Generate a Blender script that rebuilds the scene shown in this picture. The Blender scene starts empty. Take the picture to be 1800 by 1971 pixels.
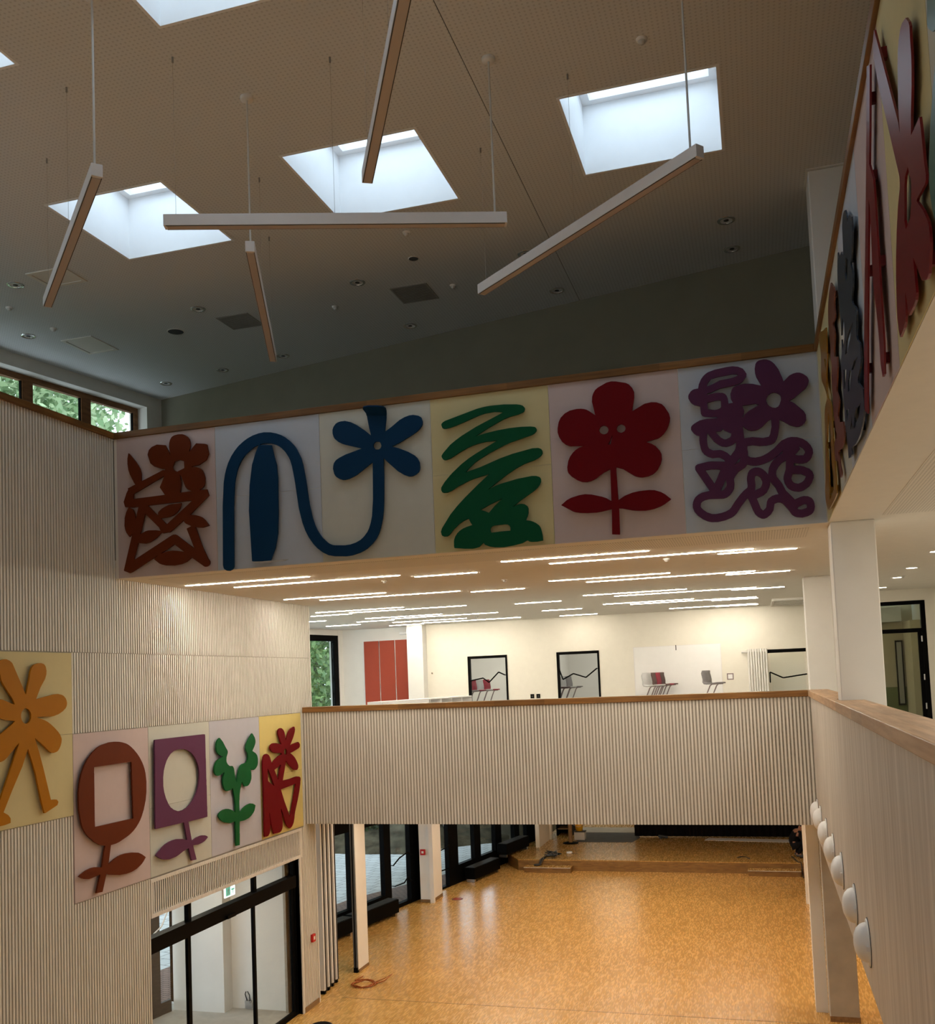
import bpy, bmesh, math, random
from mathutils import Vector, Matrix

scene = bpy.context.scene
COL = scene.collection
EYE = 5.85          # camera height above the hall floor (ground floor = z 0)

# ------------------------------------------------------------------ camera
cam_data = bpy.data.cameras.new('camera')
cam = bpy.data.objects.new('camera', cam_data)
COL.objects.link(cam)
scene.camera = cam
YAW, PITCH, ROLL = 0.28565177, 0.06365033, -0.04022322
cy_, sy_, cp_, sp_ = math.cos(YAW), math.sin(YAW), math.cos(PITCH), math.sin(PITCH)
fwd = Vector((-sy_ * cp_, cy_ * cp_, sp_))
r0 = Vector((cy_, sy_, 0)); u0 = r0.cross(fwd)
right = r0 * math.cos(ROLL) + u0 * math.sin(ROLL)
up = u0 * math.cos(ROLL) - r0 * math.sin(ROLL)
m = Matrix.Identity(4)
for i in range(3):
    m[i][0], m[i][1], m[i][2] = right[i], up[i], -fwd[i]
m.translation = (0, 0, EYE)
cam.matrix_world = m
cam_data.sensor_fit = 'HORIZONTAL'
cam_data.sensor_width = 36.0
cam_data.lens = 1895.3 / 1800 * 36
cam_data.shift_y = 205.1 / 1800
cam_data.clip_start = 0.05
cam_data.clip_end = 300

# ------------------------------------------------------------------ view and world
scene.view_settings.view_transform = 'Standard'
scene.view_settings.look = 'None'
scene.view_settings.gamma = 1.0
scene.view_settings.use_curve_mapping = False
scene.view_settings.exposure = 0.0
SKY = 3.6           # even white overcast sky
STRIP = 112.0        # warm LED strips on the middle storey
HALL_W = 34.0       # watts per hall lamp
world = bpy.data.worlds.new('overcast_sky')
scene.world = world
world.use_nodes = True
wn = world.node_tree.nodes['Background']
wn.inputs[0].default_value = (0.76, 0.89, 1.0, 1)
wn.inputs[1].default_value = SKY
scene.cycles.max_bounces = 10
scene.cycles.diffuse_bounces = 6
scene.cycles.glossy_bounces = 4
scene.cycles.transparent_max_bounces = 16
scene.cycles.sample_clamp_indirect = 4.0
scene.cycles.use_denoising = True
scene.cycles.caustics_reflective = False
scene.cycles.caustics_refractive = False

def area(name, loc, sx, sy, energy, color=(1, .8, .56), rot=(0, 0, 0), portal=False, spread=math.pi):
    d = bpy.data.lights.new(name, 'AREA')
    d.shape = 'RECTANGLE'; d.size = sx; d.size_y = sy
    d.energy = energy; d.color = color; d.spread = spread
    d.cycles.is_portal = portal
    o = bpy.data.objects.new(name, d)
    o.location = loc; o.rotation_euler = rot
    COL.objects.link(o)
    return o

ROOF = 11.35
SKYLIGHT_X = [(-7.34, -5.89), (-4.44, -2.99), (-1.52, -0.07)]
SKYLIGHT_Y = [(8.99, 10.48), (5.32, 6.82)]
for xa, xb in SKYLIGHT_X:
    for ya, yb in SKYLIGHT_Y:
        area('skylight_portal', ((xa + xb) / 2, (ya + yb) / 2, 12.30), 1.35, 1.4, 1, portal=True)

# ------------------------------------------------------------------ materials
def lin(c):
    return c
def mat(name, color, rough=0.6, spec=0.3, metal=0.0, noise=0.0, nscale=8.0, bump=0.0, bscale=60.0, emit=None, estr=0.0, coat=0.0):
    M = bpy.data.materials.new(name); M.use_nodes = True
    nt = M.node_tree; b = nt.nodes['Principled BSDF']
    b.inputs['Base Color'].default_value = (*color, 1)
    b.inputs['Roughness'].default_value = rough
    b.inputs['Specular IOR Level'].default_value = spec
    b.inputs['Metallic'].default_value = metal
    b.inputs['Coat Weight'].default_value = coat
    if emit:
        b.inputs['Emission Color'].default_value = (*emit, 1)
        b.inputs['Emission Strength'].default_value = estr
    if noise or bump:
        tc = nt.nodes.new('ShaderNodeTexCoord')
    if noise:
        n = nt.nodes.new('ShaderNodeTexNoise'); n.inputs['Scale'].default_value = nscale; n.inputs['Detail'].default_value = 4
        nt.links.new(tc.outputs['Object'], n.inputs['Vector'])
        r = nt.nodes.new('ShaderNodeValToRGB')
        r.color_ramp.elements[0].position = 0.3; r.color_ramp.elements[1].position = 0.7
        r.color_ramp.elements[0].color = (*[c * (1 - noise) for c in color], 1)
        r.color_ramp.elements[1].color = (*[min(1, c * (1 + noise)) for c in color], 1)
        nt.links.new(n.outputs['Fac'], r.inputs['Fac']); nt.links.new(r.outputs['Color'], b.inputs['Base Color'])
    if bump:
        n2 = nt.nodes.new('ShaderNodeTexNoise'); n2.inputs['Scale'].default_value = bscale; n2.inputs['Detail'].default_value = 3
        nt.links.new(tc.outputs['Object'], n2.inputs['Vector'])
        bp = nt.nodes.new('ShaderNodeBump'); bp.inputs['Strength'].default_value = bump; bp.inputs['Distance'].default_value = 0.01
        nt.links.new(n2.outputs['Fac'], bp.inputs['Height']); nt.links.new(bp.outputs['Normal'], b.inputs['Normal'])
    return M

def wood(name, c1, c2, axis='X', scale=1.0, rough=0.45, stretch=14.0, block=None):
    """grain drawn out along one axis; block = (length, height) adds glued lamellae of slightly different tone"""
    M = bpy.data.materials.new(name); M.use_nodes = True
    nt = M.node_tree; b = nt.nodes['Principled BSDF']; b.inputs['Roughness'].default_value = rough
    b.inputs['Specular IOR Level'].default_value = 0.3
    tc = nt.nodes.new('ShaderNodeTexCoord'); mp = nt.nodes.new('ShaderNodeMapping')
    s = [stretch * scale] * 3; s['XYZ'.index(axis)] = scale
    mp.inputs['Scale'].default_value = s
    nt.links.new(tc.outputs['Object'], mp.inputs['Vector'])
    n = nt.nodes.new('ShaderNodeTexNoise'); n.inputs['Scale'].default_value = 1.6; n.inputs['Detail'].default_value = 6
    nt.links.new(mp.outputs['Vector'], n.inputs['Vector'])
    r = nt.nodes.new('ShaderNodeValToRGB')
    r.color_ramp.elements[0].position = 0.32; r.color_ramp.elements[1].position = 0.68
    r.color_ramp.elements[0].color = (*c1, 1); r.color_ramp.elements[1].color = (*c2, 1)
    nt.links.new(n.outputs['Fac'], r.inputs['Fac'])
    col = r.outputs['Color']
    if block:
        mp2 = nt.nodes.new('ShaderNodeMapping')
        rot = {'X': (0, 0, 0), 'Y': (0, 0, -math.pi / 2)}[axis]
        mp2.inputs['Rotation'].default_value = rot
        nt.links.new(tc.outputs['Object'], mp2.inputs['Vector'])
        br = nt.nodes.new('ShaderNodeTexBrick')
        br.inputs['Color1'].default_value = (0.72, 0.70, 0.68, 1); br.inputs['Color2'].default_value = (1.1, 1.08, 1.05, 1)
        br.inputs['Mortar'].default_value = (0.8, 0.78, 0.75, 1); br.inputs['Mortar Size'].default_value = 0.0
        br.inputs['Scale'].default_value = 1.0
        br.inputs['Brick Width'].default_value = block[0]; br.inputs['Row Height'].default_value = block[1]
        nt.links.new(mp2.outputs['Vector'], br.inputs['Vector'])
        mx = nt.nodes.new('ShaderNodeMix'); mx.data_type = 'RGBA'; mx.blend_type = 'MULTIPLY'; mx.inputs['Factor'].default_value = 1.0
        nt.links.new(col, mx.inputs['A']); nt.links.new(br.outputs['Color'], mx.inputs['B'])
        col = mx.outputs['Result']
    nt.links.new(col, b.inputs['Base Color'])
    return M

def perforated(name, color, pitch, radius, dark=0.35):
    """acoustic board: white surface with a grid of small holes"""
    M = bpy.data.materials.new(name); M.use_nodes = True
    nt = M.node_tree; b = nt.nodes['Principled BSDF']; b.inputs['Roughness'].default_value = 0.85
    b.inputs['Specular IOR Level'].default_value = 0.1
    tc = nt.nodes.new('ShaderNodeTexCoord')
    vs = nt.nodes.new('ShaderNodeVectorMath'); vs.operation = 'SCALE'; vs.inputs['Scale'].default_value = 1 / pitch
    fr = nt.nodes.new('ShaderNodeVectorMath'); fr.operation = 'FRACTION'
    sb = nt.nodes.new('ShaderNodeVectorMath'); sb.operation = 'SUBTRACT'; sb.inputs[1].default_value = (0.5, 0.5, 0)
    ml = nt.nodes.new('ShaderNodeVectorMath'); ml.operation = 'MULTIPLY'; ml.inputs[1].default_value = (1, 1, 0)
    ln = nt.nodes.new('ShaderNodeVectorMath'); ln.operation = 'LENGTH'
    nt.links.new(tc.outputs['Object'], vs.inputs[0]); nt.links.new(vs.outputs[0], fr.inputs[0])
    nt.links.new(fr.outputs[0], sb.inputs[0]); nt.links.new(sb.outputs[0], ml.inputs[0]); nt.links.new(ml.outputs[0], ln.inputs[0])
    r = nt.nodes.new('ShaderNodeMapRange'); r.inputs['From Min'].default_value = radius / pitch - .06; r.inputs['From Max'].default_value = radius / pitch + .06
    nt.links.new(ln.outputs['Value'], r.inputs['Value'])
    mx = nt.nodes.new('ShaderNodeMix'); mx.data_type = 'RGBA'
    mx.inputs['A'].default_value = (*[c * dark for c in color], 1); mx.inputs['B'].default_value = (*color, 1)
    nt.links.new(r.outputs['Result'], mx.inputs['Factor']); nt.links.new(mx.outputs['Result'], b.inputs['Base Color'])
    return M

def parquet(name, c1, c2, length, width, rough=0.3, seed=(0, 0, 0), along='Y'):
    """edge-grain strip parquet: tiny staves of uneven tone"""
    M = bpy.data.materials.new(name); M.use_nodes = True
    nt = M.node_tree; b = nt.nodes['Principled BSDF']
    b.inputs['Specular IOR Level'].default_value = 0.5
    tc = nt.nodes.new('ShaderNodeTexCoord'); mp = nt.nodes.new('ShaderNodeMapping')
    mp.inputs['Rotation'].default_value = (math.pi / 2 if along == 'V' else 0, 0, math.pi / 2 if along == 'Y' else 0)
    mp.inputs['Location'].default_value = seed
    nt.links.new(tc.outputs['Object'], mp.inputs['Vector'])
    br = nt.nodes.new('ShaderNodeTexBrick'); br.offset = 0.37; br.squash = 1
    br.inputs['Color1'].default_value = (0, 0, 0, 1); br.inputs['Color2'].default_value = (1, 1, 1, 1); br.inputs['Mortar'].default_value = (.3, .3, .3, 1)
    br.inputs['Mortar Size'].default_value = 0.0; br.inputs['Scale'].default_value = 1
    br.inputs['Brick Width'].default_value = length; br.inputs['Row Height'].default_value = width
    nt.links.new(mp.outputs['Vector'], br.inputs['Vector'])
    n = nt.nodes.new('ShaderNodeTexNoise'); n.inputs['Scale'].default_value = 1.3; n.inputs['Detail'].default_value = 5
    nt.links.new(tc.outputs['Object'], n.inputs['Vector'])
    ad = nt.nodes.new('ShaderNodeMath'); ad.operation = 'MULTIPLY_ADD'; ad.inputs[1].default_value = 0.35
    sp = nt.nodes.new('ShaderNodeMath'); sp.operation = 'MULTIPLY'; sp.inputs[1].default_value = 0.8
    nt.links.new(br.outputs['Color'], sp.inputs[0])
    nt.links.new(n.outputs['Fac'], ad.inputs[0]); nt.links.new(sp.outputs[0], ad.inputs[2])
    r = nt.nodes.new('ShaderNodeValToRGB')
    r.color_ramp.elements[0].position = 0.1; r.color_ramp.elements[1].position = 0.95
    r.color_ramp.elements[0].color = (*c1, 1); r.color_ramp.elements[1].color = (*c2, 1)
    e = r.color_ramp.elements.new(0.5); e.color = (*[(a * .55 + d * .45) for a, d in zip(c1, c2)], 1)
    nt.links.new(ad.outputs[0], r.inputs['Fac']); nt.links.new(r.outputs['Color'], b.inputs['Base Color'])
    rr = nt.nodes.new('ShaderNodeMapRange'); rr.inputs['To Min'].default_value = rough - .05; rr.inputs['To Max'].default_value = rough + .08
    nt.links.new(br.outputs['Color'], rr.inputs['Value']); nt.links.new(rr.outputs['Result'], b.inputs['Roughness'])
    bp = nt.nodes.new('ShaderNodeBump'); bp.inputs['Strength'].default_value = 0.12; bp.inputs['Distance'].default_value = 0.004
    nt.links.new(br.outputs['Color'], bp.inputs['Height']); nt.links.new(bp.outputs['Normal'], b.inputs['Normal'])
    return M

def glass(name, tint=(0.97, 0.985, 0.98), refl=0.05):
    M = bpy.data.materials.new(name); M.use_nodes = True
    nt = M.node_tree; nt.nodes.clear()
    out = nt.nodes.new('ShaderNodeOutputMaterial')
    tr = nt.nodes.new('ShaderNodeBsdfTransparent'); tr.inputs['Color'].default_value = (*tint, 1)
    gl = nt.nodes.new('ShaderNodeBsdfGlossy'); gl.inputs['Roughness'].default_value = 0.02
    lw = nt.nodes.new('ShaderNodeLayerWeight'); pw = nt.nodes.new('ShaderNodeMath'); pw.operation = 'POWER'; pw.inputs[1].default_value = 5
    fr = nt.nodes.new('ShaderNodeMath'); fr.operation = 'MULTIPLY_ADD'; fr.inputs[1].default_value = .6; fr.inputs[2].default_value = refl / 2
    nt.links.new(lw.outputs['Facing'], pw.inputs[0]); nt.links.new(pw.outputs[0], fr.inputs[0])
    mx = nt.nodes.new('ShaderNodeMixShader')
    nt.links.new(fr.outputs[0], mx.inputs[0]); nt.links.new(tr.outputs[0], mx.inputs[1]); nt.links.new(gl.outputs[0], mx.inputs[2])
    nt.links.new(mx.outputs[0], out.inputs['Surface'])
    return M

def emitter(name, color, strength):
    M = bpy.data.materials.new(name); M.use_nodes = True
    nt = M.node_tree; b = nt.nodes['Principled BSDF']
    b.inputs['Base Color'].default_value = (.8, .8, .8, 1)
    b.inputs['Emission Color'].default_value = (*color, 1); b.inputs['Emission Strength'].default_value = strength
    return M

def leafmat(name, c1, c2):
    M = bpy.data.materials.new(name); M.use_nodes = True
    nt = M.node_tree; b = nt.nodes['Principled BSDF']; b.inputs['Roughness'].default_value = .5
    oi = nt.nodes.new('ShaderNodeNewGeometry')
    r = nt.nodes.new('ShaderNodeValToRGB')
    r.color_ramp.elements[0].color = (*c1, 1); r.color_ramp.elements[1].color = (*c2, 1)
    nt.links.new(oi.outputs['Random Per Island'], r.inputs['Fac']); nt.links.new(r.outputs['Color'], b.inputs['Base Color'])
    b.inputs['Subsurface Weight'].default_value = 0
    return M

MT = dict(
    white=mat('white_paint', (.80, .79, .76), .75, .2, noise=.02, nscale=3),
    white_cool=mat('white_lacquer', (.86, .87, .88), .4, .4, noise=.01),
    plaster=mat('plaster', (.79, .76, .68), .85, .15, bump=.06, bscale=90, noise=.015),
    soffit=mat('soffit_board', (.74, .71, .65), .85, .1, noise=.015),
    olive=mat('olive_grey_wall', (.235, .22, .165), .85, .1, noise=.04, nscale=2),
    batten=wood('whitewashed_batten', (.69, .665, .62), (.80, .775, .73), 'Z', 1.2, .6, 10),
    groove=mat('batten_backing', (.36, .335, .29), .9, .1, noise=.08, nscale=20),
    veneer=wood('whitewashed_veneer', (.46, .415, .37), (.63, .585, .53), 'Z', .55, .5, 16),
    trim=wood('oak_trim', (.150, .068, .020), (.27, .135, .042), 'X', 1.0, .4, 18, block=(.9, .05)),
    trim_y=wood('oak_trim_lengthwise', (.150, .068, .020), (.27, .135, .042), 'Y', 1.0, .4, 18, block=(.9, .05)),
    cap_y=wood('oak_cap_pale', (.38, .22, .11), (.55, .37, .22), 'Y', 1.0, .4, 14, block=(.9, .05)),
    frame_wood=wood('window_frame_wood', (.17, .07, .025), (.27, .12, .045), 'Y', 1.0, .45, 12),
    base_wood=wood('baseboard_wood', (.20, .115, .05), (.30, .18, .085), 'Y', 1.0, .5, 12),
    floor=parquet('hall_parquet', (.47, .25, .068), (.69, .405, .12), .12, .016, .24),
    stage=parquet('stage_parquet', (.37, .205, .058), (.56, .34, .105), .12, .016, .24, (1.3, .4, 0)),
    riser=parquet('riser_staves', (.16, .078, .02), (.30, .165, .05), .16, .022, .4, (0, 0, 0), 'V'),
    midfloor=mat('linoleum', (.52, .49, .44), .5, .3, noise=.05),
    concrete=mat('concrete', (.42, .40, .36), .8, .2, noise=.10, nscale=3.5, bump=.15, bscale=25),
    black=mat('black_frame', (.003, .0028, .0028), .5, .035, noise=.1),
    blackcloth=mat('black_curtain', (.008, .006, .006), .95, .05, noise=.2, nscale=12),
    dark=mat('dark_grey', (.05, .05, .05), .6, .3, noise=.05),
    steel=mat('brushed_steel', (.55, .55, .56), .3, .5, 1.0, noise=.04),
    chrome=mat('chrome', (.85, .85, .86), .08, .5, 1.0, noise=.02),
    alu=mat('aluminium_profile', (.74, .72, .72), .45, .5, .15, noise=.02),
    opal=mat('opal_diffuser', (.42, .36, .33), .35, .4, noise=.02),
    cable=mat('pale_cable', (.62, .61, .58), .5, .3, noise=.02),
    wire=mat('thin_wire', (.36, .33, .30), .5, .3, .2, noise=.02),
    cable_dark=mat('dark_cable', (.03, .03, .03), .5, .3, noise=.02),
    red_door=mat('red_laminate', (.33, .050, .022), .45, .35, noise=.02),
    red=mat('fire_red', (.50, .01, .01), .4, .4, noise=.02),
    glass=glass('clear_glass'),
    glass_dark=glass('tinted_glass', (.62, .66, .62)),
    glass_roof=glass('skylight_glass', (.95, .98, 1.0)),
    led=emitter('led_diffuser', (1.0, .90, .74), STRIP),
    led_spot=emitter('lit_downlight', (1.0, .88, .70), 30.0),
    led_white=emitter('vestibule_led', (1.0, .87, .68), 9.0),
    sign=emitter('exit_sign_lit', (.88, 1.0, .96), 2.2),
    sign_green=emitter('exit_sign_green', (.0, .42, .30), 1.0),
    perf=perforated('perforated_ceiling', (.68, .69, .69), .045, .010, .8),
    perf_warm=perforated('perforated_soffit', (.74, .71, .65), .03, .008, .6),
    paving=None,
    leaf=leafmat('leaves', (.05, .13, .03), (.22, .34, .12)),
    leaf_bright=leafmat('bright_leaves', (.10, .20, .07), (.42, .52, .30)),
    leaf_dark=leafmat('dark_leaves', (.02, .045, .015), (.09, .13, .05)),
    bark=mat('bark', (.09, .075, .055), .9, .1, noise=.2, bump=.3),
    skin=mat('skin', (.32, .16, .10), .5, .3, noise=.03),
    cloth_black=mat('black_clothes', (.008, .008, .010), .9, .1, noise=.2, nscale=25),
    yellow=mat('yellow_plastic', (.80, .43, .02), .4, .4, noise=.03),
    orange_cable=mat('orange_cable', (.36, .10, .02), .5, .3, noise=.05),
    mat_grey=mat('grey_sheet', (.10, .105, .11), .8, .1, noise=.12, nscale=5, bump=.2, bscale=8),
    paper=mat('white_sheet', (.82, .82, .82), .6, .2, noise=.01),
    seat_grey=mat('grey_seat', (.20, .19, .195), .5, .3, noise=.03),
    seat_light=mat('light_grey_seat', (.42, .42, .42), .5, .3, noise=.03),
    seat_red=mat('wine_red_seat', (.25, .012, .035), .5, .3, noise=.03),
    seat_brown=mat('dark_brown_seat', (.085, .05, .045), .5, .3, noise=.03),
    tube=mat('chair_tube', (.24, .19, .19), .4, .4, .3, noise=.02),
    green_wall=mat('green_wall_band', (.14, .17, .06), .7, .2, noise=.03),
    beige=mat('beige_wall', (.52, .44, .30), .8, .2, noise=.03),
)
def paving_mat(name, c1, c2, w, h, rot=0.2):
    M = bpy.data.materials.new(name); M.use_nodes = True
    nt = M.node_tree; b = nt.nodes['Principled BSDF']; b.inputs['Roughness'].default_value = .8
    tc = nt.nodes.new('ShaderNodeTexCoord'); mp = nt.nodes.new('ShaderNodeMapping'); mp.inputs['Rotation'].default_value = (0, 0, rot)
    br = nt.nodes.new('ShaderNodeTexBrick'); br.inputs['Scale'].default_value = 1
    br.inputs['Color1'].default_value = (*c1, 1); br.inputs['Color2'].default_value = (*c2, 1); br.inputs['Mortar'].default_value = (*[c * .35 for c in c1], 1)
    br.inputs['Mortar Size'].default_value = .012; br.inputs['Brick Width'].default_value = w; br.inputs['Row Height'].default_value = h
    nt.links.new(tc.outputs['Object'], mp.inputs['Vector']); nt.links.new(mp.outputs['Vector'], br.inputs['Vector'])
    nt.links.new(br.outputs['Color'], b.inputs['Base Color'])
    return M
MT['paving'] = paving_mat('grey_paving', (.52, .55, .56), (.62, .65, .66), .4, .4)
MT['brick_paving'] = paving_mat('red_brown_paving', (.20, .13, .11), (.26, .17, .14), .2, .1)

# ------------------------------------------------------------------ mesh helpers
class MB:
    def __init__(s):
        s.v, s.f, s.smooth = [], [], []
    def add(s, vs, fs, smooth=False):
        o = len(s.v); s.v += [tuple(v) for v in vs]
        for f in fs:
            s.f.append(tuple(i + o for i in f)); s.smooth.append(smooth)
        return s
    def box(s, x0, y0, z0, x1, y1, z1):
        x0, x1 = min(x0, x1), max(x0, x1); y0, y1 = min(y0, y1), max(y0, y1); z0, z1 = min(z0, z1), max(z0, z1)
        return s.add([(x0, y0, z0), (x1, y0, z0), (x1, y1, z0), (x0, y1, z0), (x0, y0, z1), (x1, y0, z1), (x1, y1, z1), (x0, y1, z1)],
                     [(0, 3, 2, 1), (4, 5, 6, 7), (0, 1, 5, 4), (1, 2, 6, 5), (2, 3, 7, 6), (3, 0, 4, 7)])
    def prism(s, poly, z0, z1):
        """vertical prism over a plan outline (counter-clockwise)"""
        a = sum(poly[i][0] * poly[(i + 1) % len(poly)][1] - poly[(i + 1) % len(poly)][0] * poly[i][1] for i in range(len(poly)))
        if a < 0: poly = poly[::-1]
        n = len(poly)
        vs = [(x, y, z0) for x, y in poly] + [(x, y, z1) for x, y in poly]
        fs = [tuple(range(n))[::-1], tuple(range(n, 2 * n))] + [(i, (i + 1) % n, (i + 1) % n + n, i + n) for i in range(n)]
        return s.add(vs, fs)
    def wallbox(s, p0, p1, z0, z1, t):
        """box standing on the plan line p0-p1, t thick towards its left-hand side"""
        d = Vector((p1[0] - p0[0], p1[1] - p0[1])).normalized(); n = Vector((-d.y, d.x)) * t
        return s.prism([p0, p1, (p1[0] + n.x, p1[1] + n.y), (p0[0] + n.x, p0[1] + n.y)], z0, z1)
    def cyl(s, p0, p1, r0, r1=None, n=12, caps=True):
        if r1 is None: r1 = r0
        p0, p1 = Vector(p0), Vector(p1); d = (p1 - p0)
        if d.length < 1e-6: return s
        d.normalize(); a = d.orthogonal().normalized(); b = d.cross(a)
        vs = [p0 + (a * math.cos(t) + b * math.sin(t)) * r0 for t in [2 * math.pi * i / n for i in range(n)]]
        vs += [p1 + (a * math.cos(t) + b * math.sin(t)) * r1 for t in [2 * math.pi * i / n for i in range(n)]]
        fs = [(i, (i + 1) % n, (i + 1) % n + n, i + n) for i in range(n)]
        s.add(vs, fs, n > 6)
        if caps: s.add(vs, [tuple(range(n))[::-1], tuple(range(n, 2 * n))])
        return s
    def tube(s, pts, r, n=6):
        pts = [Vector(p) for p in pts]; N = len(pts); vs = []; a = None
        for i, p in enumerate(pts):
            d = (pts[min(i + 1, N - 1)] - pts[max(i - 1, 0)]).normalized()
            a = d.orthogonal().normalized() if a is None else (a - d * a.dot(d)).normalized()
            b = d.cross(a)
            vs += [p + (a * math.cos(2 * math.pi * k / n) + b * math.sin(2 * math.pi * k / n)) * r for k in range(n)]
        fs = [(i * n + k, i * n + (k + 1) % n, (i + 1) * n + (k + 1) % n, (i + 1) * n + k) for i in range(N - 1) for k in range(n)]
        fs += [tuple(range(n))[::-1], tuple(range((N - 1) * n, N * n))]
        return s.add(vs, fs, True)
    def lathe(s, prof, c, axis=(0, 0, 1), n=24):
        """profile [(radius, height)] turned about an axis through c"""
        ax = Vector(axis).normalized(); a = ax.orthogonal().normalized(); b = ax.cross(a); c = Vector(c); vs = []
        for r, h in prof:
            vs += [c + ax * h + (a * math.cos(2 * math.pi * k / n) + b * math.sin(2 * math.pi * k / n)) * r for k in range(n)]
        fs = [(i * n + k, i * n + (k + 1) % n, (i + 1) * n + (k + 1) % n, (i + 1) * n + k) for i in range(len(prof) - 1) for k in range(n)]
        return s.add(vs, fs, True)
    def beam(s, p0, p1, w, h, upv=(0, 0, 1)):
        """rectangular bar between two points: w across, h along upv"""
        p0, p1 = Vector(p0), Vector(p1); d = (p1 - p0).normalized(); u = Vector(upv); u = (u - d * u.dot(d)).normalized(); r = d.cross(u)
        vs = [p + r * sx * w / 2 + u * sz * h / 2 for p in (p0, p1) for sx, sz in ((-1, -1), (1, -1), (1, 1), (-1, 1))]
        return s.add(vs, [(0, 1, 2, 3), (7, 6, 5, 4), (0, 4, 5, 1), (1, 5, 6, 2), (2, 6, 7, 3), (3, 7, 4, 0)])

ORIGIN = {}
def ob(name, mb, material, parent=None, label=None, cat=None, group=None, kind=None, bevel=0.0):
    me = bpy.data.meshes.new(name)
    off = ORIGIN.get(parent.name, Vector()) if parent else Vector()
    me.from_pydata([(v[0] - off.x, v[1] - off.y, v[2] - off.z) for v in mb.v], [], mb.f)
    me.polygons.foreach_set('use_smooth', mb.smooth)
    me.materials.append(material)
    me.update()
    o = bpy.data.objects.new(name, me); COL.objects.link(o)
    if parent: o.parent = parent
    ORIGIN[o.name] = off.copy()
    if label: o['label'] = label
    if cat: o['category'] = cat
    if group: o['group'] = group
    if kind: o['kind'] = kind
    if bevel:
        bv = o.modifiers.new('bevel', 'BEVEL'); bv.width = bevel; bv.segments = 2; bv.limit_method = 'ANGLE'
    return o
def thing(name, loc, label, cat, group=None, kind=None):
    o = bpy.data.objects.new(name, None); o.empty_display_size = .1; o.location = loc; COL.objects.link(o)
    ORIGIN[o.name] = Vector(loc)
    if label: o['label'] = label
    if cat: o['category'] = cat
    if group: o['group'] = group
    if kind: o['kind'] = kind
    return o
def struct(name, mb, material, parent=None, **k):
    if parent is None: k['kind'] = 'structure'
    return ob(name, mb, material, parent, **k)
def copy_tree(o, loc=None, label=None, parent=None):
    c = o.copy(); COL.objects.link(c)
    if parent: c.parent = parent
    if loc is not None: c.location = loc
    if label: c['label'] = label
    for ch in [x for x in bpy.data.objects if x.parent == o]:
        copy_tree(ch, parent=c)
    return c

def plane_shape(loops, axis, front, thick, sgn):
    """solid plate cut to an outline with holes, standing on the plane axis = front (axis 0: x, 1: y)"""
    from mathutils.geometry import delaunay_2d_cdt
    pts, edges, segs = [], [], []
    for l in loops:
        o = len(pts); n = len(l); pts += [Vector(p) for p in l]
        edges += [(o + i, o + (i + 1) % n) for i in range(n)]
        segs += [(l[i], l[(i + 1) % n]) for i in range(n)]
    def inside(x, y):
        c = False
        for (xa, ya), (xb, yb) in segs:
            if (ya > y) != (yb > y) and x < (xb - xa) * (y - ya) / (yb - ya) + xa: c = not c
        return c
    ov, oe, of = delaunay_2d_cdt(pts, edges, [], 0, 1e-5)[:3]
    tris = []
    for t in of:
        a, b, c = [ov[i] for i in t]
        if inside((a.x + b.x + c.x) / 3, (a.y + b.y + c.y) / 3):
            tris.append(t if (b - a).cross(c - a) > 0 else t[::-1])
    def put(u, w, d):                          # d = 0 at the front face
        return (u, front + d, w) if axis == 1 else (front - sgn * d, u, w)
    flip = (axis == 0 and sgn < 0)
    mb = MB(); e = .003
    mb.add([put(v.x, v.y, 0) for v in ov], [t[::-1] if flip else t for t in tris])
    mb.add([put(v.x, v.y, thick) for v in ov], [t if flip else t[::-1] for t in tris])
    for l in loops:
        n = len(l)
        vs = [put(u, w, 0) for u, w in l] + [put(u, w, thick) for u, w in l]
        mb.add(vs, [((i, i + n, (i + 1) % n + n, (i + 1) % n) if not flip else (i, (i + 1) % n, (i + 1) % n + n, i + n)) for i in range(n)])
    return mb

def ribs(p0, p1, z0, z1, pitch=.05, w=.026, proud=.013, nrm=None):
    """battens along the plan line p0-p1; nrm = unit plan normal they stand out along"""
    mb = MB(); p0, p1 = Vector(p0), Vector(p1); L = (p1 - p0).length; d = (p1 - p0) / L; nv = Vector(nrm)
    n = int(L / pitch); pitch = L / n
    for i in range(n):
        a = p0 + d * (i * pitch + (pitch - w) / 2); b = a + d * w
        q = [a, a + nv * proud, b + nv * proud, b]
        vs = [(t.x, t.y, z0) for t in q] + [(t.x, t.y, z1) for t in q]
        mb.add(vs, [(0, 1, 5, 4), (1, 2, 6, 5), (2, 3, 7, 6), (0, 3, 2, 1), (4, 5, 6, 7)])
    return mb

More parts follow.
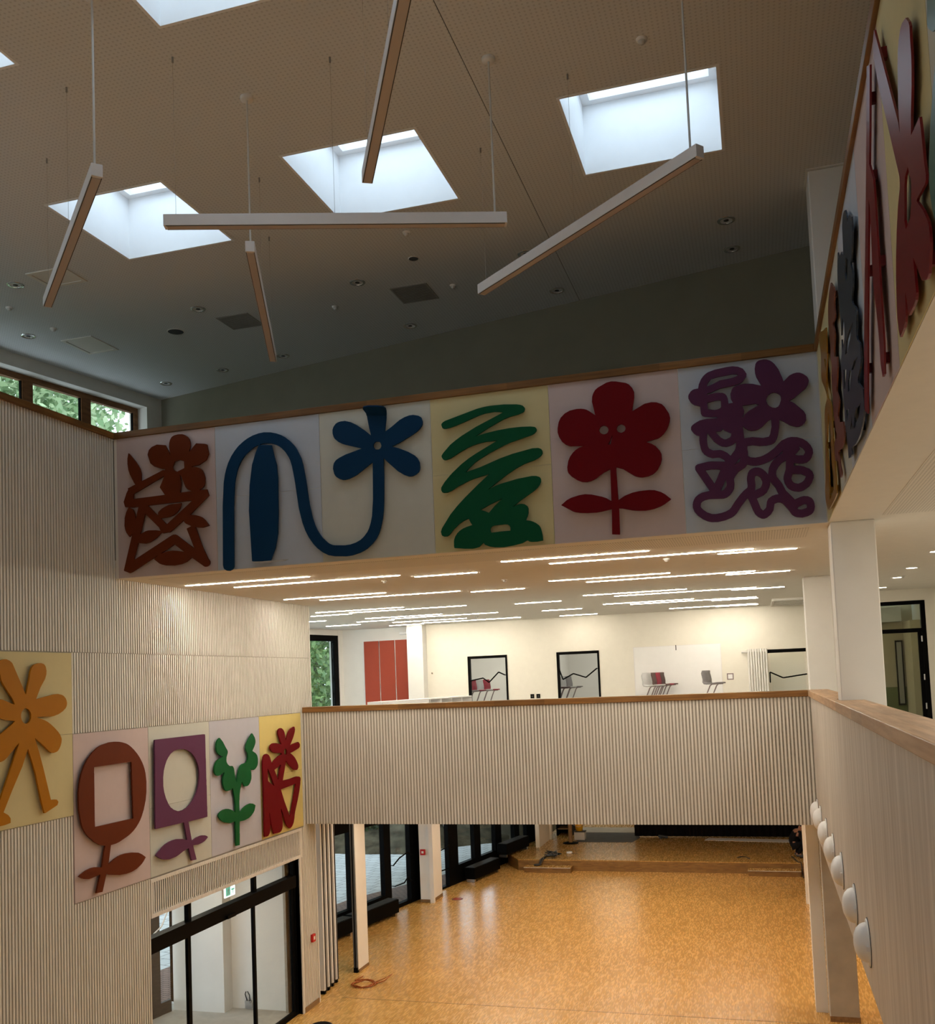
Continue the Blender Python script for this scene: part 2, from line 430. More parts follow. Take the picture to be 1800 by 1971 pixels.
# ------------------------------------------------------------------ outlines of the cut-out figures: metres on their own board (along the wall, height)
RELIEFS = {
'U1': [[(-7.167, 9.250), (-7.102, 9.245), (-7.068, 9.232), (-7.028, 9.203), (-7.002, 9.170), (-6.987, 9.118), (-6.988, 9.073), (-7.009, 9.005), (-7.007, 8.997), (-6.901, 9.101), (-6.767, 9.079), (-6.741, 9.069), (-6.719, 8.944), (-6.757, 8.867), (-6.862, 8.812), (-6.962, 8.802), (-6.972, 8.800), (-6.975, 8.795), (-6.909, 8.787), (-6.869, 8.773), (-6.835, 8.751), (-6.819, 8.732), (-6.799, 8.693), (-6.784, 8.645), (-6.781, 8.625), (-6.786, 8.567), (-6.800, 8.529), (-6.813, 8.513), (-6.867, 8.480), (-6.755, 8.478), (-6.729, 8.395), (-6.793, 8.350), (-7.010, 8.171), (-7.006, 8.166), (-6.925, 8.153), (-6.888, 8.141), (-6.839, 8.118), (-6.795, 8.080), (-6.738, 8.006), (-6.740, 8.000), (-6.830, 7.982), (-6.905, 7.988), (-6.933, 7.996), (-6.939, 7.992), (-6.844, 7.736), (-6.767, 7.576), (-6.742, 7.541), (-6.738, 7.527), (-6.743, 7.500), (-6.758, 7.482), (-6.779, 7.471), (-6.810, 7.468), (-6.822, 7.472), (-7.005, 7.604), (-7.085, 7.552), (-7.167, 7.527), (-7.271, 7.517), (-7.401, 7.529), (-7.448, 7.542), (-7.489, 7.559), (-7.568, 7.621), (-7.566, 7.627), (-7.506, 7.672), (-7.911, 7.475), (-7.945, 7.465), (-8.029, 7.499), (-8.033, 7.503), (-8.031, 7.517), (-7.894, 7.981), (-7.900, 7.985), (-7.932, 7.950), (-7.938, 7.950), (-7.984, 8.008), (-8.002, 8.052), (-8.012, 8.104), (-8.006, 8.209), (-7.981, 8.286), (-7.943, 8.346), (-7.998, 8.356), (-8.018, 8.426), (-7.972, 8.539), (-7.944, 8.585), (-7.950, 8.602), (-7.834, 8.645), (-7.849, 8.664), (-7.914, 8.786), (-7.937, 8.855), (-7.948, 8.933), (-7.947, 9.007), (-7.931, 9.077), (-7.924, 9.075), (-7.894, 9.042), (-7.829, 8.962), (-7.784, 8.896), (-7.756, 8.847), (-7.740, 8.781), (-7.742, 8.685), (-7.737, 8.678), (-7.406, 8.797), (-7.400, 8.798), (-7.384, 8.787), (-7.374, 8.804), (-7.377, 8.808), (-7.425, 8.814), (-7.536, 8.857), (-7.595, 8.906), (-7.634, 9.020), (-7.633, 9.035), (-7.613, 9.089), (-7.569, 9.124), (-7.491, 9.148), (-7.363, 9.126), (-7.308, 9.021), (-7.293, 8.980), (-7.291, 8.996), (-7.308, 9.096), (-7.303, 9.150), (-7.289, 9.190), (-7.269, 9.219), (-7.252, 9.232), (-7.223, 9.243)], [(-7.155, 8.906), (-7.225, 8.896), (-7.259, 8.826), (-7.247, 8.785), (-7.194, 8.753), (-7.088, 8.789), (-7.084, 8.795), (-7.086, 8.882)], [(-7.153, 8.713), (-7.142, 8.599), (-7.159, 8.472), (-6.986, 8.475), (-7.045, 8.505), (-7.073, 8.536), (-7.129, 8.673)], [(-7.392, 8.716), (-7.852, 8.525), (-7.860, 8.520), (-7.872, 8.453), (-7.386, 8.464), (-7.460, 8.570), (-7.391, 8.707)], [(-6.996, 8.351), (-7.625, 8.344), (-7.642, 8.339), (-7.494, 8.193), (-7.494, 8.230), (-7.483, 8.249), (-7.444, 8.280), (-7.389, 8.305), (-7.334, 8.323), (-7.286, 8.330), (-7.144, 8.333), (-7.147, 8.308), (-7.167, 8.260), (-7.195, 8.229), (-7.244, 8.194), (-7.268, 8.181), (-7.325, 8.164), (-7.454, 8.156), (-7.369, 8.071), (-7.356, 8.076), (-6.985, 8.344), (-6.983, 8.350)], [(-7.823, 8.341), (-7.884, 8.339), (-7.939, 8.345), (-7.888, 8.319), (-7.868, 8.296), (-7.850, 8.249), (-7.839, 8.182), (-7.835, 8.186), (-7.792, 8.329), (-7.793, 8.340)], [(-7.692, 8.240), (-7.772, 7.971), (-7.691, 8.005), (-7.642, 8.013), (-7.530, 8.006), (-7.461, 7.991), (-7.483, 8.038)], [(-7.115, 8.100), (-7.321, 7.962), (-7.423, 7.956), (-7.435, 7.958), (-7.448, 7.969), (-7.516, 7.910), (-7.565, 7.881), (-7.630, 7.852), (-7.694, 7.840), (-7.808, 7.856), (-7.878, 7.638), (-7.854, 7.644), (-7.296, 7.917), (-7.268, 7.926), (-7.239, 7.924), (-7.217, 7.913), (-6.965, 7.721), (-6.964, 7.728), (-7.069, 7.984), (-7.064, 7.991), (-7.006, 8.012), (-7.004, 8.017), (-7.079, 8.054), (-7.100, 8.074)], [(-7.261, 7.794), (-7.467, 7.691), (-7.361, 7.712), (-7.285, 7.716), (-7.219, 7.708), (-7.116, 7.687), (-7.245, 7.786)]],
'U2': [[(-4.494, 9.209), (-4.238, 9.180), (-4.237, 9.143), (-4.259, 8.988), (-4.259, 8.959), (-4.177, 9.007), (-4.063, 9.084), (-3.997, 9.112), (-3.935, 9.127), (-3.884, 9.128), (-3.819, 9.110), (-3.794, 9.095), (-3.782, 9.082), (-3.767, 9.034), (-3.769, 9.002), (-3.779, 8.979), (-3.812, 8.940), (-3.839, 8.918), (-3.897, 8.886), (-4.077, 8.803), (-4.177, 8.767), (-4.089, 8.737), (-3.965, 8.678), (-3.888, 8.628), (-3.853, 8.591), (-3.825, 8.534), (-3.821, 8.471), (-3.825, 8.448), (-3.839, 8.419), (-3.869, 8.394), (-3.913, 8.375), (-3.939, 8.371), (-3.970, 8.374), (-4.030, 8.399), (-4.106, 8.450), (-4.232, 8.572), (-4.284, 8.628), (-4.291, 8.627), (-4.294, 8.398), (-4.304, 8.119), (-4.316, 7.978), (-4.329, 7.886), (-4.360, 7.772), (-4.384, 7.711), (-4.418, 7.653), (-4.472, 7.590), (-4.547, 7.531), (-4.588, 7.510), (-4.645, 7.487), (-4.757, 7.462), (-4.836, 7.458), (-4.989, 7.470), (-5.067, 7.488), (-5.141, 7.527), (-5.216, 7.587), (-5.268, 7.645), (-5.328, 7.732), (-5.372, 7.819), (-5.409, 7.923), (-5.454, 8.116), (-5.502, 8.492), (-5.531, 8.656), (-5.553, 8.733), (-5.575, 8.782), (-5.620, 8.852), (-5.666, 8.901), (-5.707, 8.934), (-5.741, 8.954), (-5.788, 8.974), (-5.829, 8.986), (-5.908, 8.994), (-5.943, 8.992), (-5.978, 8.985), (-5.979, 8.982), (-5.974, 8.980), (-5.809, 8.960), (-5.777, 8.806), (-5.747, 8.700), (-5.736, 8.524), (-5.743, 8.073), (-5.757, 7.823), (-5.798, 7.637), (-5.872, 7.472), (-6.122, 7.489), (-6.130, 7.494), (-6.156, 8.147), (-6.137, 8.469), (-6.094, 8.735), (-6.036, 8.890), (-5.995, 8.971), (-5.993, 8.980), (-6.002, 8.980), (-6.047, 8.965), (-6.105, 8.935), (-6.184, 8.877), (-6.248, 8.802), (-6.292, 8.727), (-6.311, 8.681), (-6.339, 8.583), (-6.351, 8.521), (-6.367, 8.333), (-6.370, 8.235), (-6.374, 8.219), (-6.393, 7.438), (-6.401, 7.420), (-6.416, 7.404), (-6.455, 7.389), (-6.497, 7.395), (-6.530, 7.417), (-6.542, 7.436), (-6.549, 7.471), (-6.532, 8.237), (-6.509, 8.542), (-6.489, 8.645), (-6.468, 8.716), (-6.438, 8.792), (-6.390, 8.876), (-6.342, 8.938), (-6.285, 8.996), (-6.212, 9.049), (-6.145, 9.086), (-6.074, 9.113), (-5.987, 9.132), (-5.914, 9.137), (-5.815, 9.126), (-5.740, 9.104), (-5.672, 9.075), (-5.622, 9.044), (-5.553, 8.987), (-5.495, 8.923), (-5.458, 8.866), (-5.404, 8.752), (-5.382, 8.669), (-5.348, 8.467), (-5.308, 8.149), (-5.270, 7.973), (-5.243, 7.888), (-5.218, 7.831), (-5.177, 7.760), (-5.140, 7.711), (-5.082, 7.655), (-5.052, 7.633), (-5.007, 7.612), (-4.974, 7.605), (-4.841, 7.595), (-4.769, 7.599), (-4.694, 7.617), (-4.630, 7.646), (-4.587, 7.679), (-4.537, 7.735), (-4.513, 7.778), (-4.488, 7.846), (-4.468, 7.928), (-4.448, 8.132), (-4.435, 8.585), (-4.442, 8.595), (-4.647, 8.465), (-4.684, 8.448), (-4.759, 8.422), (-4.812, 8.414), (-4.845, 8.417), (-4.890, 8.434), (-4.925, 8.459), (-4.945, 8.483), (-4.957, 8.509), (-4.969, 8.569), (-4.964, 8.608), (-4.956, 8.635), (-4.936, 8.663), (-4.915, 8.680), (-4.874, 8.701), (-4.793, 8.731), (-4.572, 8.784), (-4.806, 8.861), (-4.839, 8.874), (-4.884, 8.900), (-4.932, 8.944), (-4.948, 8.972), (-4.960, 9.017), (-4.959, 9.063), (-4.943, 9.101), (-4.913, 9.135), (-4.885, 9.148), (-4.849, 9.156), (-4.786, 9.156), (-4.708, 9.131), (-4.632, 9.088), (-4.529, 9.009), (-4.449, 8.936), (-4.447, 8.945), (-4.466, 9.029)], [(-4.381, 8.850), (-4.403, 8.839), (-4.415, 8.823), (-4.420, 8.799), (-4.414, 8.780), (-4.401, 8.762), (-4.385, 8.752), (-4.353, 8.748), (-4.337, 8.753), (-4.323, 8.764), (-4.312, 8.787), (-4.318, 8.818), (-4.330, 8.836), (-4.346, 8.846)]],
'U4': [[(-2.742, 9.121), (-2.582, 9.103), (-2.532, 9.090), (-2.507, 9.077), (-2.489, 9.054), (-2.486, 9.039), (-2.497, 9.010), (-2.511, 8.999), (-2.571, 8.980), (-2.671, 8.966), (-2.748, 8.944), (-2.946, 8.858), (-3.111, 8.774), (-2.957, 8.802), (-2.833, 8.818), (-2.685, 8.828), (-2.543, 8.828), (-2.429, 8.819), (-2.377, 8.808), (-2.365, 8.799), (-2.357, 8.784), (-2.355, 8.765), (-2.360, 8.754), (-2.384, 8.731), (-2.415, 8.717), (-2.674, 8.657), (-2.758, 8.630), (-2.927, 8.562), (-3.073, 8.490), (-3.135, 8.452), (-3.201, 8.399), (-3.249, 8.351), (-3.055, 8.399), (-2.806, 8.480), (-2.656, 8.517), (-2.417, 8.557), (-2.344, 8.553), (-2.313, 8.539), (-2.300, 8.516), (-2.297, 8.487), (-2.314, 8.461), (-2.340, 8.442), (-2.395, 8.415), (-2.522, 8.382), (-2.629, 8.335), (-2.739, 8.274), (-2.982, 8.117), (-2.891, 8.152), (-2.817, 8.173), (-2.614, 8.212), (-2.438, 8.229), (-2.385, 8.224), (-2.347, 8.209), (-2.337, 8.197), (-2.332, 8.180), (-2.333, 8.150), (-2.347, 8.119), (-2.378, 8.082), (-2.410, 8.057), (-2.600, 7.943), (-2.684, 7.884), (-2.634, 7.902), (-2.582, 7.912), (-2.540, 7.903), (-2.509, 7.880), (-2.498, 7.851), (-2.499, 7.797), (-2.511, 7.756), (-2.533, 7.712), (-2.476, 7.700), (-2.448, 7.689), (-2.414, 7.670), (-2.378, 7.639), (-2.362, 7.611), (-2.352, 7.575), (-2.342, 7.518), (-2.340, 7.457), (-2.408, 7.449), (-2.477, 7.451), (-2.503, 7.457), (-2.521, 7.471), (-2.531, 7.473), (-2.585, 7.446), (-2.696, 7.426), (-2.818, 7.415), (-2.927, 7.422), (-2.990, 7.437), (-3.041, 7.459), (-3.061, 7.488), (-3.115, 7.441), (-3.170, 7.429), (-3.202, 7.427), (-3.296, 7.434), (-3.424, 7.452), (-3.428, 7.476), (-3.426, 7.533), (-3.421, 7.557), (-3.408, 7.589), (-3.380, 7.627), (-3.348, 7.654), (-3.307, 7.677), (-3.255, 7.695), (-3.189, 7.709), (-3.210, 7.743), (-3.229, 7.790), (-3.243, 7.789), (-3.295, 7.769), (-3.353, 7.736), (-3.422, 7.679), (-3.477, 7.618), (-3.507, 7.600), (-3.548, 7.601), (-3.567, 7.609), (-3.577, 7.621), (-3.585, 7.660), (-3.570, 7.702), (-3.457, 7.860), (-3.370, 7.953), (-3.264, 8.051), (-3.098, 8.190), (-2.949, 8.307), (-3.151, 8.264), (-3.203, 8.249), (-3.340, 8.195), (-3.434, 8.145), (-3.484, 8.129), (-3.533, 8.131), (-3.550, 8.140), (-3.562, 8.166), (-3.560, 8.197), (-3.515, 8.259), (-3.451, 8.326), (-3.409, 8.365), (-3.291, 8.459), (-3.201, 8.517), (-3.111, 8.565), (-2.838, 8.695), (-2.978, 8.697), (-3.056, 8.688), (-3.141, 8.671), (-3.214, 8.646), (-3.289, 8.613), (-3.422, 8.545), (-3.480, 8.529), (-3.506, 8.529), (-3.521, 8.537), (-3.539, 8.566), (-3.540, 8.585), (-3.518, 8.616), (-3.425, 8.707), (-3.353, 8.756), (-3.271, 8.804), (-3.091, 8.891), (-2.750, 9.026), (-2.804, 9.039), (-2.860, 9.046), (-2.978, 9.040), (-3.052, 9.024), (-3.344, 8.933), (-3.417, 8.917), (-3.475, 8.910), (-3.503, 8.914), (-3.517, 8.924), (-3.528, 8.959), (-3.525, 8.975), (-3.504, 8.994), (-3.476, 9.007), (-3.074, 9.107), (-2.995, 9.119), (-2.909, 9.125)], [(-2.811, 7.994), (-2.967, 7.934), (-3.081, 7.883), (-3.022, 7.862), (-2.977, 7.839), (-2.904, 7.914), (-2.812, 7.988), (-2.807, 7.994)], [(-2.793, 7.686), (-2.924, 7.682), (-2.949, 7.673), (-2.962, 7.658), (-2.970, 7.638), (-2.963, 7.603), (-2.948, 7.599), (-2.844, 7.604), (-2.725, 7.604), (-2.720, 7.638), (-2.730, 7.660), (-2.756, 7.681)]],
'U5': [[(-1.454, 9.238), (-1.399, 9.230), (-1.289, 9.199), (-1.252, 9.176), (-1.217, 9.131), (-1.198, 9.084), (-1.200, 9.021), (-1.232, 8.860), (-1.088, 8.931), (-1.009, 8.940), (-0.951, 8.931), (-0.894, 8.904), (-0.864, 8.869), (-0.820, 8.788), (-0.810, 8.739), (-0.816, 8.696), (-0.831, 8.651), (-0.854, 8.606), (-0.889, 8.562), (-0.919, 8.536), (-0.955, 8.516), (-1.094, 8.490), (-1.032, 8.461), (-0.986, 8.428), (-0.943, 8.372), (-0.927, 8.334), (-0.926, 8.272), (-0.941, 8.221), (-0.977, 8.159), (-1.013, 8.125), (-1.038, 8.109), (-1.090, 8.092), (-1.153, 8.087), (-1.190, 8.093), (-1.227, 8.105), (-1.252, 8.120), (-1.369, 8.205), (-1.443, 8.232), (-1.447, 8.212), (-1.438, 7.851), (-1.364, 7.894), (-1.276, 7.922), (-1.196, 7.933), (-1.087, 7.935), (-1.024, 7.927), (-0.956, 7.900), (-0.910, 7.869), (-0.850, 7.813), (-0.848, 7.806), (-0.924, 7.757), (-0.968, 7.737), (-1.045, 7.714), (-1.088, 7.708), (-1.141, 7.704), (-1.216, 7.709), (-1.290, 7.721), (-1.397, 7.751), (-1.436, 7.755), (-1.440, 7.473), (-1.441, 7.457), (-1.446, 7.454), (-1.530, 7.464), (-1.519, 7.754), (-1.644, 7.735), (-1.698, 7.731), (-1.805, 7.734), (-1.890, 7.744), (-1.944, 7.757), (-1.974, 7.770), (-2.104, 7.852), (-2.038, 7.903), (-1.985, 7.927), (-1.890, 7.949), (-1.819, 7.955), (-1.744, 7.944), (-1.625, 7.908), (-1.572, 7.885), (-1.526, 7.852), (-1.519, 7.851), (-1.514, 8.217), (-1.594, 8.183), (-1.676, 8.129), (-1.706, 8.116), (-1.741, 8.103), (-1.788, 8.095), (-1.846, 8.102), (-1.896, 8.124), (-1.968, 8.178), (-2.000, 8.216), (-2.010, 8.244), (-2.012, 8.291), (-1.996, 8.364), (-1.973, 8.411), (-1.936, 8.456), (-1.900, 8.485), (-1.859, 8.506), (-1.797, 8.521), (-1.969, 8.534), (-2.021, 8.561), (-2.059, 8.597), (-2.091, 8.654), (-2.106, 8.709), (-2.105, 8.758), (-2.089, 8.831), (-2.062, 8.882), (-2.012, 8.926), (-1.949, 8.954), (-1.868, 8.963), (-1.815, 8.959), (-1.781, 8.951), (-1.755, 8.941), (-1.727, 8.923), (-1.657, 8.865), (-1.687, 9.027), (-1.682, 9.084), (-1.667, 9.124), (-1.644, 9.159), (-1.611, 9.184), (-1.509, 9.230)], [(-1.374, 8.725), (-1.405, 8.711), (-1.417, 8.689), (-1.418, 8.675), (-1.412, 8.656), (-1.403, 8.642), (-1.379, 8.628), (-1.360, 8.625), (-1.329, 8.640), (-1.317, 8.662), (-1.316, 8.676), (-1.322, 8.695), (-1.331, 8.708), (-1.355, 8.723)], [(-1.573, 8.732), (-1.593, 8.726), (-1.608, 8.713), (-1.617, 8.695), (-1.619, 8.679), (-1.611, 8.658), (-1.597, 8.642), (-1.576, 8.631), (-1.558, 8.629), (-1.537, 8.635), (-1.522, 8.647), (-1.513, 8.665), (-1.512, 8.682), (-1.519, 8.703), (-1.533, 8.719), (-1.555, 8.730)], [(-1.470, 8.611), (-1.517, 8.515), (-1.520, 8.503), (-1.492, 8.507)]],
'U6': [[(0.236, 9.271), (0.264, 9.267), (0.301, 9.251), (0.327, 9.230), (0.349, 9.204), (0.386, 9.142), (0.421, 9.042), (0.432, 8.998), (0.495, 9.056), (0.535, 9.073), (0.573, 9.079), (0.608, 9.073), (0.641, 9.055), (0.674, 9.025), (0.686, 9.007), (0.695, 8.976), (0.691, 8.956), (0.681, 8.928), (0.659, 8.895), (0.533, 8.803), (0.478, 8.775), (0.501, 8.764), (0.534, 8.740), (0.623, 8.643), (0.642, 8.602), (0.642, 8.544), (0.624, 8.513), (0.598, 8.492), (0.567, 8.479), (0.535, 8.480), (0.469, 8.506), (0.402, 8.558), (0.365, 8.577), (0.359, 8.499), (0.343, 8.418), (0.328, 8.375), (0.308, 8.342), (0.291, 8.327), (0.265, 8.315), (0.214, 8.308), (0.142, 8.311), (0.066, 8.328), (0.013, 8.326), (0.008, 8.292), (0.014, 8.262), (0.012, 8.211), (0.039, 8.194), (0.089, 8.185), (0.139, 8.191), (0.174, 8.201), (0.222, 8.223), (0.289, 8.267), (0.372, 8.345), (0.436, 8.369), (0.475, 8.374), (0.537, 8.365), (0.592, 8.342), (0.637, 8.307), (0.671, 8.262), (0.689, 8.217), (0.691, 8.174), (0.672, 8.125), (0.655, 8.102), (0.622, 8.077), (0.583, 8.071), (0.526, 8.076), (0.490, 8.086), (0.484, 8.055), (0.549, 8.047), (0.585, 8.037), (0.642, 8.005), (0.672, 7.972), (0.684, 7.929), (0.681, 7.901), (0.660, 7.851), (0.631, 7.814), (0.574, 7.777), (0.543, 7.768), (0.516, 7.766), (0.474, 7.774), (0.448, 7.785), (0.420, 7.804), (0.400, 7.827), (0.378, 7.872), (0.369, 7.922), (0.372, 7.948), (0.398, 8.027), (0.407, 8.122), (0.364, 8.101), (0.326, 8.064), (0.302, 8.022), (0.295, 7.982), (0.301, 7.951), (0.350, 7.877), (0.387, 7.791), (0.474, 7.684), (0.535, 7.707), (0.566, 7.713), (0.611, 7.706), (0.645, 7.686), (0.664, 7.658), (0.673, 7.621), (0.675, 7.586), (0.667, 7.547), (0.654, 7.525), (0.636, 7.508), (0.597, 7.490), (0.541, 7.480), (0.486, 7.489), (0.462, 7.499), (0.436, 7.520), (0.399, 7.581), (0.347, 7.650), (0.324, 7.664), (0.293, 7.668), (0.261, 7.656), (0.246, 7.586), (0.216, 7.543), (0.171, 7.509), (0.146, 7.502), (0.119, 7.504), (0.080, 7.526), (0.050, 7.560), (0.031, 7.603), (-0.010, 7.730), (-0.022, 7.741), (-0.087, 7.665), (-0.142, 7.587), (-0.172, 7.560), (-0.198, 7.544), (-0.269, 7.519), (-0.349, 7.507), (-0.417, 7.511), (-0.458, 7.523), (-0.509, 7.550), (-0.563, 7.596), (-0.599, 7.644), (-0.613, 7.687), (-0.613, 7.725), (-0.608, 7.751), (-0.597, 7.778), (-0.580, 7.804), (-0.550, 7.828), (-0.505, 7.849), (-0.421, 7.863), (-0.564, 8.115), (-0.564, 8.147), (-0.556, 8.161), (-0.536, 8.174), (-0.420, 8.192), (-0.382, 8.192), (-0.234, 8.174), (-0.249, 8.198), (-0.286, 8.223), (-0.312, 8.229), (-0.370, 8.229), (-0.419, 8.249), (-0.457, 8.279), (-0.480, 8.314), (-0.492, 8.351), (-0.500, 8.407), (-0.502, 8.447), (-0.498, 8.492), (-0.534, 8.507), (-0.559, 8.530), (-0.586, 8.574), (-0.584, 8.603), (-0.573, 8.619), (-0.542, 8.641), (-0.485, 8.668), (-0.412, 8.677), (-0.295, 8.672), (-0.289, 8.683), (-0.371, 8.694), (-0.430, 8.707), (-0.453, 8.717), (-0.469, 8.746), (-0.473, 8.829), (-0.534, 8.850), (-0.560, 8.871), (-0.577, 8.891), (-0.596, 8.932), (-0.596, 8.960), (-0.591, 8.976), (-0.567, 9.009), (-0.545, 9.024), (-0.526, 9.030), (-0.484, 9.033), (-0.473, 9.080), (-0.448, 9.132), (-0.420, 9.167), (-0.394, 9.189), (-0.367, 9.204), (-0.293, 9.224), (-0.164, 9.237), (-0.100, 9.238), (-0.040, 9.225), (0.009, 9.198), (0.029, 9.170), (0.047, 9.134), (0.043, 9.105), (0.002, 9.053), (-0.032, 9.034), (-0.073, 9.023), (-0.249, 9.004), (-0.360, 8.968), (-0.386, 8.964), (-0.396, 8.948), (-0.302, 8.958), (-0.262, 8.958), (-0.220, 8.950), (-0.196, 8.936), (-0.178, 8.911), (-0.168, 8.878), (-0.163, 8.823), (-0.115, 8.825), (-0.137, 8.874), (-0.138, 8.929), (-0.119, 8.977), (-0.101, 8.998), (-0.079, 9.010), (-0.037, 9.021), (0.023, 9.025), (0.105, 9.012), (0.198, 8.979), (0.148, 9.085), (0.138, 9.132), (0.137, 9.180), (0.148, 9.231), (0.162, 9.252), (0.186, 9.266)], [(-0.105, 9.149), (-0.262, 9.138), (-0.337, 9.124), (-0.376, 9.080), (-0.388, 9.054), (-0.382, 9.046), (-0.376, 9.046), (-0.318, 9.064), (-0.244, 9.096), (-0.118, 9.106), (-0.071, 9.115), (-0.051, 9.124), (-0.045, 9.131), (-0.047, 9.134), (-0.062, 9.142)], [(0.325, 8.889), (0.296, 8.886), (0.264, 8.867), (0.243, 8.830), (0.239, 8.802), (0.251, 8.763), (0.271, 8.740), (0.299, 8.722), (0.332, 8.715), (0.358, 8.725), (0.376, 8.748), (0.392, 8.792), (0.394, 8.826), (0.389, 8.848), (0.376, 8.864), (0.349, 8.882)], [(-0.266, 8.874), (-0.311, 8.873), (-0.392, 8.859), (-0.390, 8.785), (-0.318, 8.769), (-0.288, 8.770), (-0.255, 8.781), (-0.246, 8.793), (-0.244, 8.856), (-0.248, 8.871)], [(0.125, 8.787), (-0.019, 8.781), (-0.001, 8.722), (-0.006, 8.692), (-0.022, 8.652), (-0.020, 8.645), (0.010, 8.684), (0.049, 8.715), (0.165, 8.771), (0.137, 8.776), (0.133, 8.785)], [(0.279, 8.597), (0.247, 8.581), (0.181, 8.521), (0.132, 8.495), (0.107, 8.488), (0.060, 8.490), (0.029, 8.502), (0.002, 8.523), (-0.026, 8.553), (-0.016, 8.414), (0.069, 8.417), (0.182, 8.396), (0.243, 8.403), (0.258, 8.428), (0.277, 8.510)], [(-0.238, 8.545), (-0.262, 8.523), (-0.318, 8.521), (-0.304, 8.494), (-0.268, 8.450), (-0.233, 8.425), (-0.211, 8.423), (-0.170, 8.440), (-0.159, 8.453), (-0.152, 8.484), (-0.222, 8.522)], [(-0.410, 8.515), (-0.418, 8.465), (-0.418, 8.421), (-0.413, 8.370), (-0.401, 8.339), (-0.359, 8.313), (-0.285, 8.311), (-0.256, 8.301), (-0.208, 8.271), (-0.176, 8.236), (-0.171, 8.236), (-0.129, 8.288), (-0.118, 8.309), (-0.110, 8.337), (-0.108, 8.381), (-0.151, 8.354), (-0.184, 8.343), (-0.214, 8.339), (-0.263, 8.349), (-0.296, 8.369), (-0.342, 8.412)], [(0.549, 8.267), (0.561, 8.233), (0.505, 8.173), (0.537, 8.163), (0.590, 8.160), (0.607, 8.183), (0.609, 8.203), (0.586, 8.241)], [(0.378, 8.230), (0.345, 8.199), (0.279, 8.154), (0.241, 8.133), (0.181, 8.110), (0.130, 8.099), (0.092, 8.096), (0.055, 8.100), (-0.003, 8.117), (-0.024, 8.089), (-0.098, 8.046), (-0.138, 8.000), (-0.152, 7.970), (-0.149, 7.918), (-0.156, 7.863), (-0.172, 7.834), (-0.204, 7.796), (-0.239, 7.773), (-0.273, 7.763), (-0.431, 7.771), (-0.477, 7.763), (-0.505, 7.750), (-0.521, 7.735), (-0.528, 7.700), (-0.522, 7.682), (-0.499, 7.655), (-0.461, 7.623), (-0.408, 7.599), (-0.366, 7.596), (-0.304, 7.603), (-0.258, 7.616), (-0.219, 7.635), (-0.200, 7.654), (-0.153, 7.722), (-0.094, 7.793), (-0.056, 7.830), (-0.015, 7.860), (-0.011, 7.882), (-0.015, 7.953), (-0.011, 7.981), (-0.001, 8.020), (0.016, 8.047), (0.036, 8.062), (0.060, 8.072), (0.081, 8.076), (0.112, 8.073), (0.139, 8.062), (0.164, 8.044), (0.191, 8.016), (0.211, 7.986), (0.224, 8.057), (0.248, 8.104), (0.277, 8.140), (0.313, 8.173), (0.374, 8.207)], [(-0.077, 8.200), (-0.138, 8.127), (-0.081, 8.157), (-0.073, 8.186), (-0.073, 8.199)], [(-0.389, 8.102), (-0.445, 8.098), (-0.452, 8.094), (-0.363, 7.939), (-0.339, 7.982), (-0.291, 8.088), (-0.331, 8.097)], [(0.491, 7.965), (0.468, 7.965), (0.451, 7.920), (0.459, 7.888), (0.472, 7.871), (0.489, 7.861), (0.519, 7.853), (0.554, 7.865), (0.579, 7.883), (0.599, 7.917), (0.601, 7.927), (0.597, 7.934), (0.552, 7.958)], [(0.086, 7.987), (0.075, 7.979), (0.069, 7.949), (0.073, 7.881), (0.065, 7.822), (0.121, 7.844), (0.136, 7.868), (0.144, 7.890), (0.145, 7.919), (0.129, 7.958), (0.103, 7.983)], [(-0.240, 7.973), (-0.300, 7.854), (-0.284, 7.852), (-0.265, 7.861), (-0.236, 7.898), (-0.234, 7.922)], [(0.229, 7.905), (0.227, 7.874), (0.216, 7.838), (0.187, 7.788), (0.151, 7.760), (0.078, 7.731), (0.115, 7.616), (0.136, 7.591), (0.160, 7.609), (0.171, 7.625), (0.182, 7.686), (0.199, 7.718), (0.242, 7.746), (0.279, 7.755), (0.310, 7.756), (0.280, 7.832)], [(0.568, 7.625), (0.506, 7.600), (0.493, 7.582), (0.508, 7.572), (0.538, 7.567), (0.581, 7.577), (0.590, 7.582), (0.594, 7.592), (0.591, 7.618), (0.587, 7.623)]],
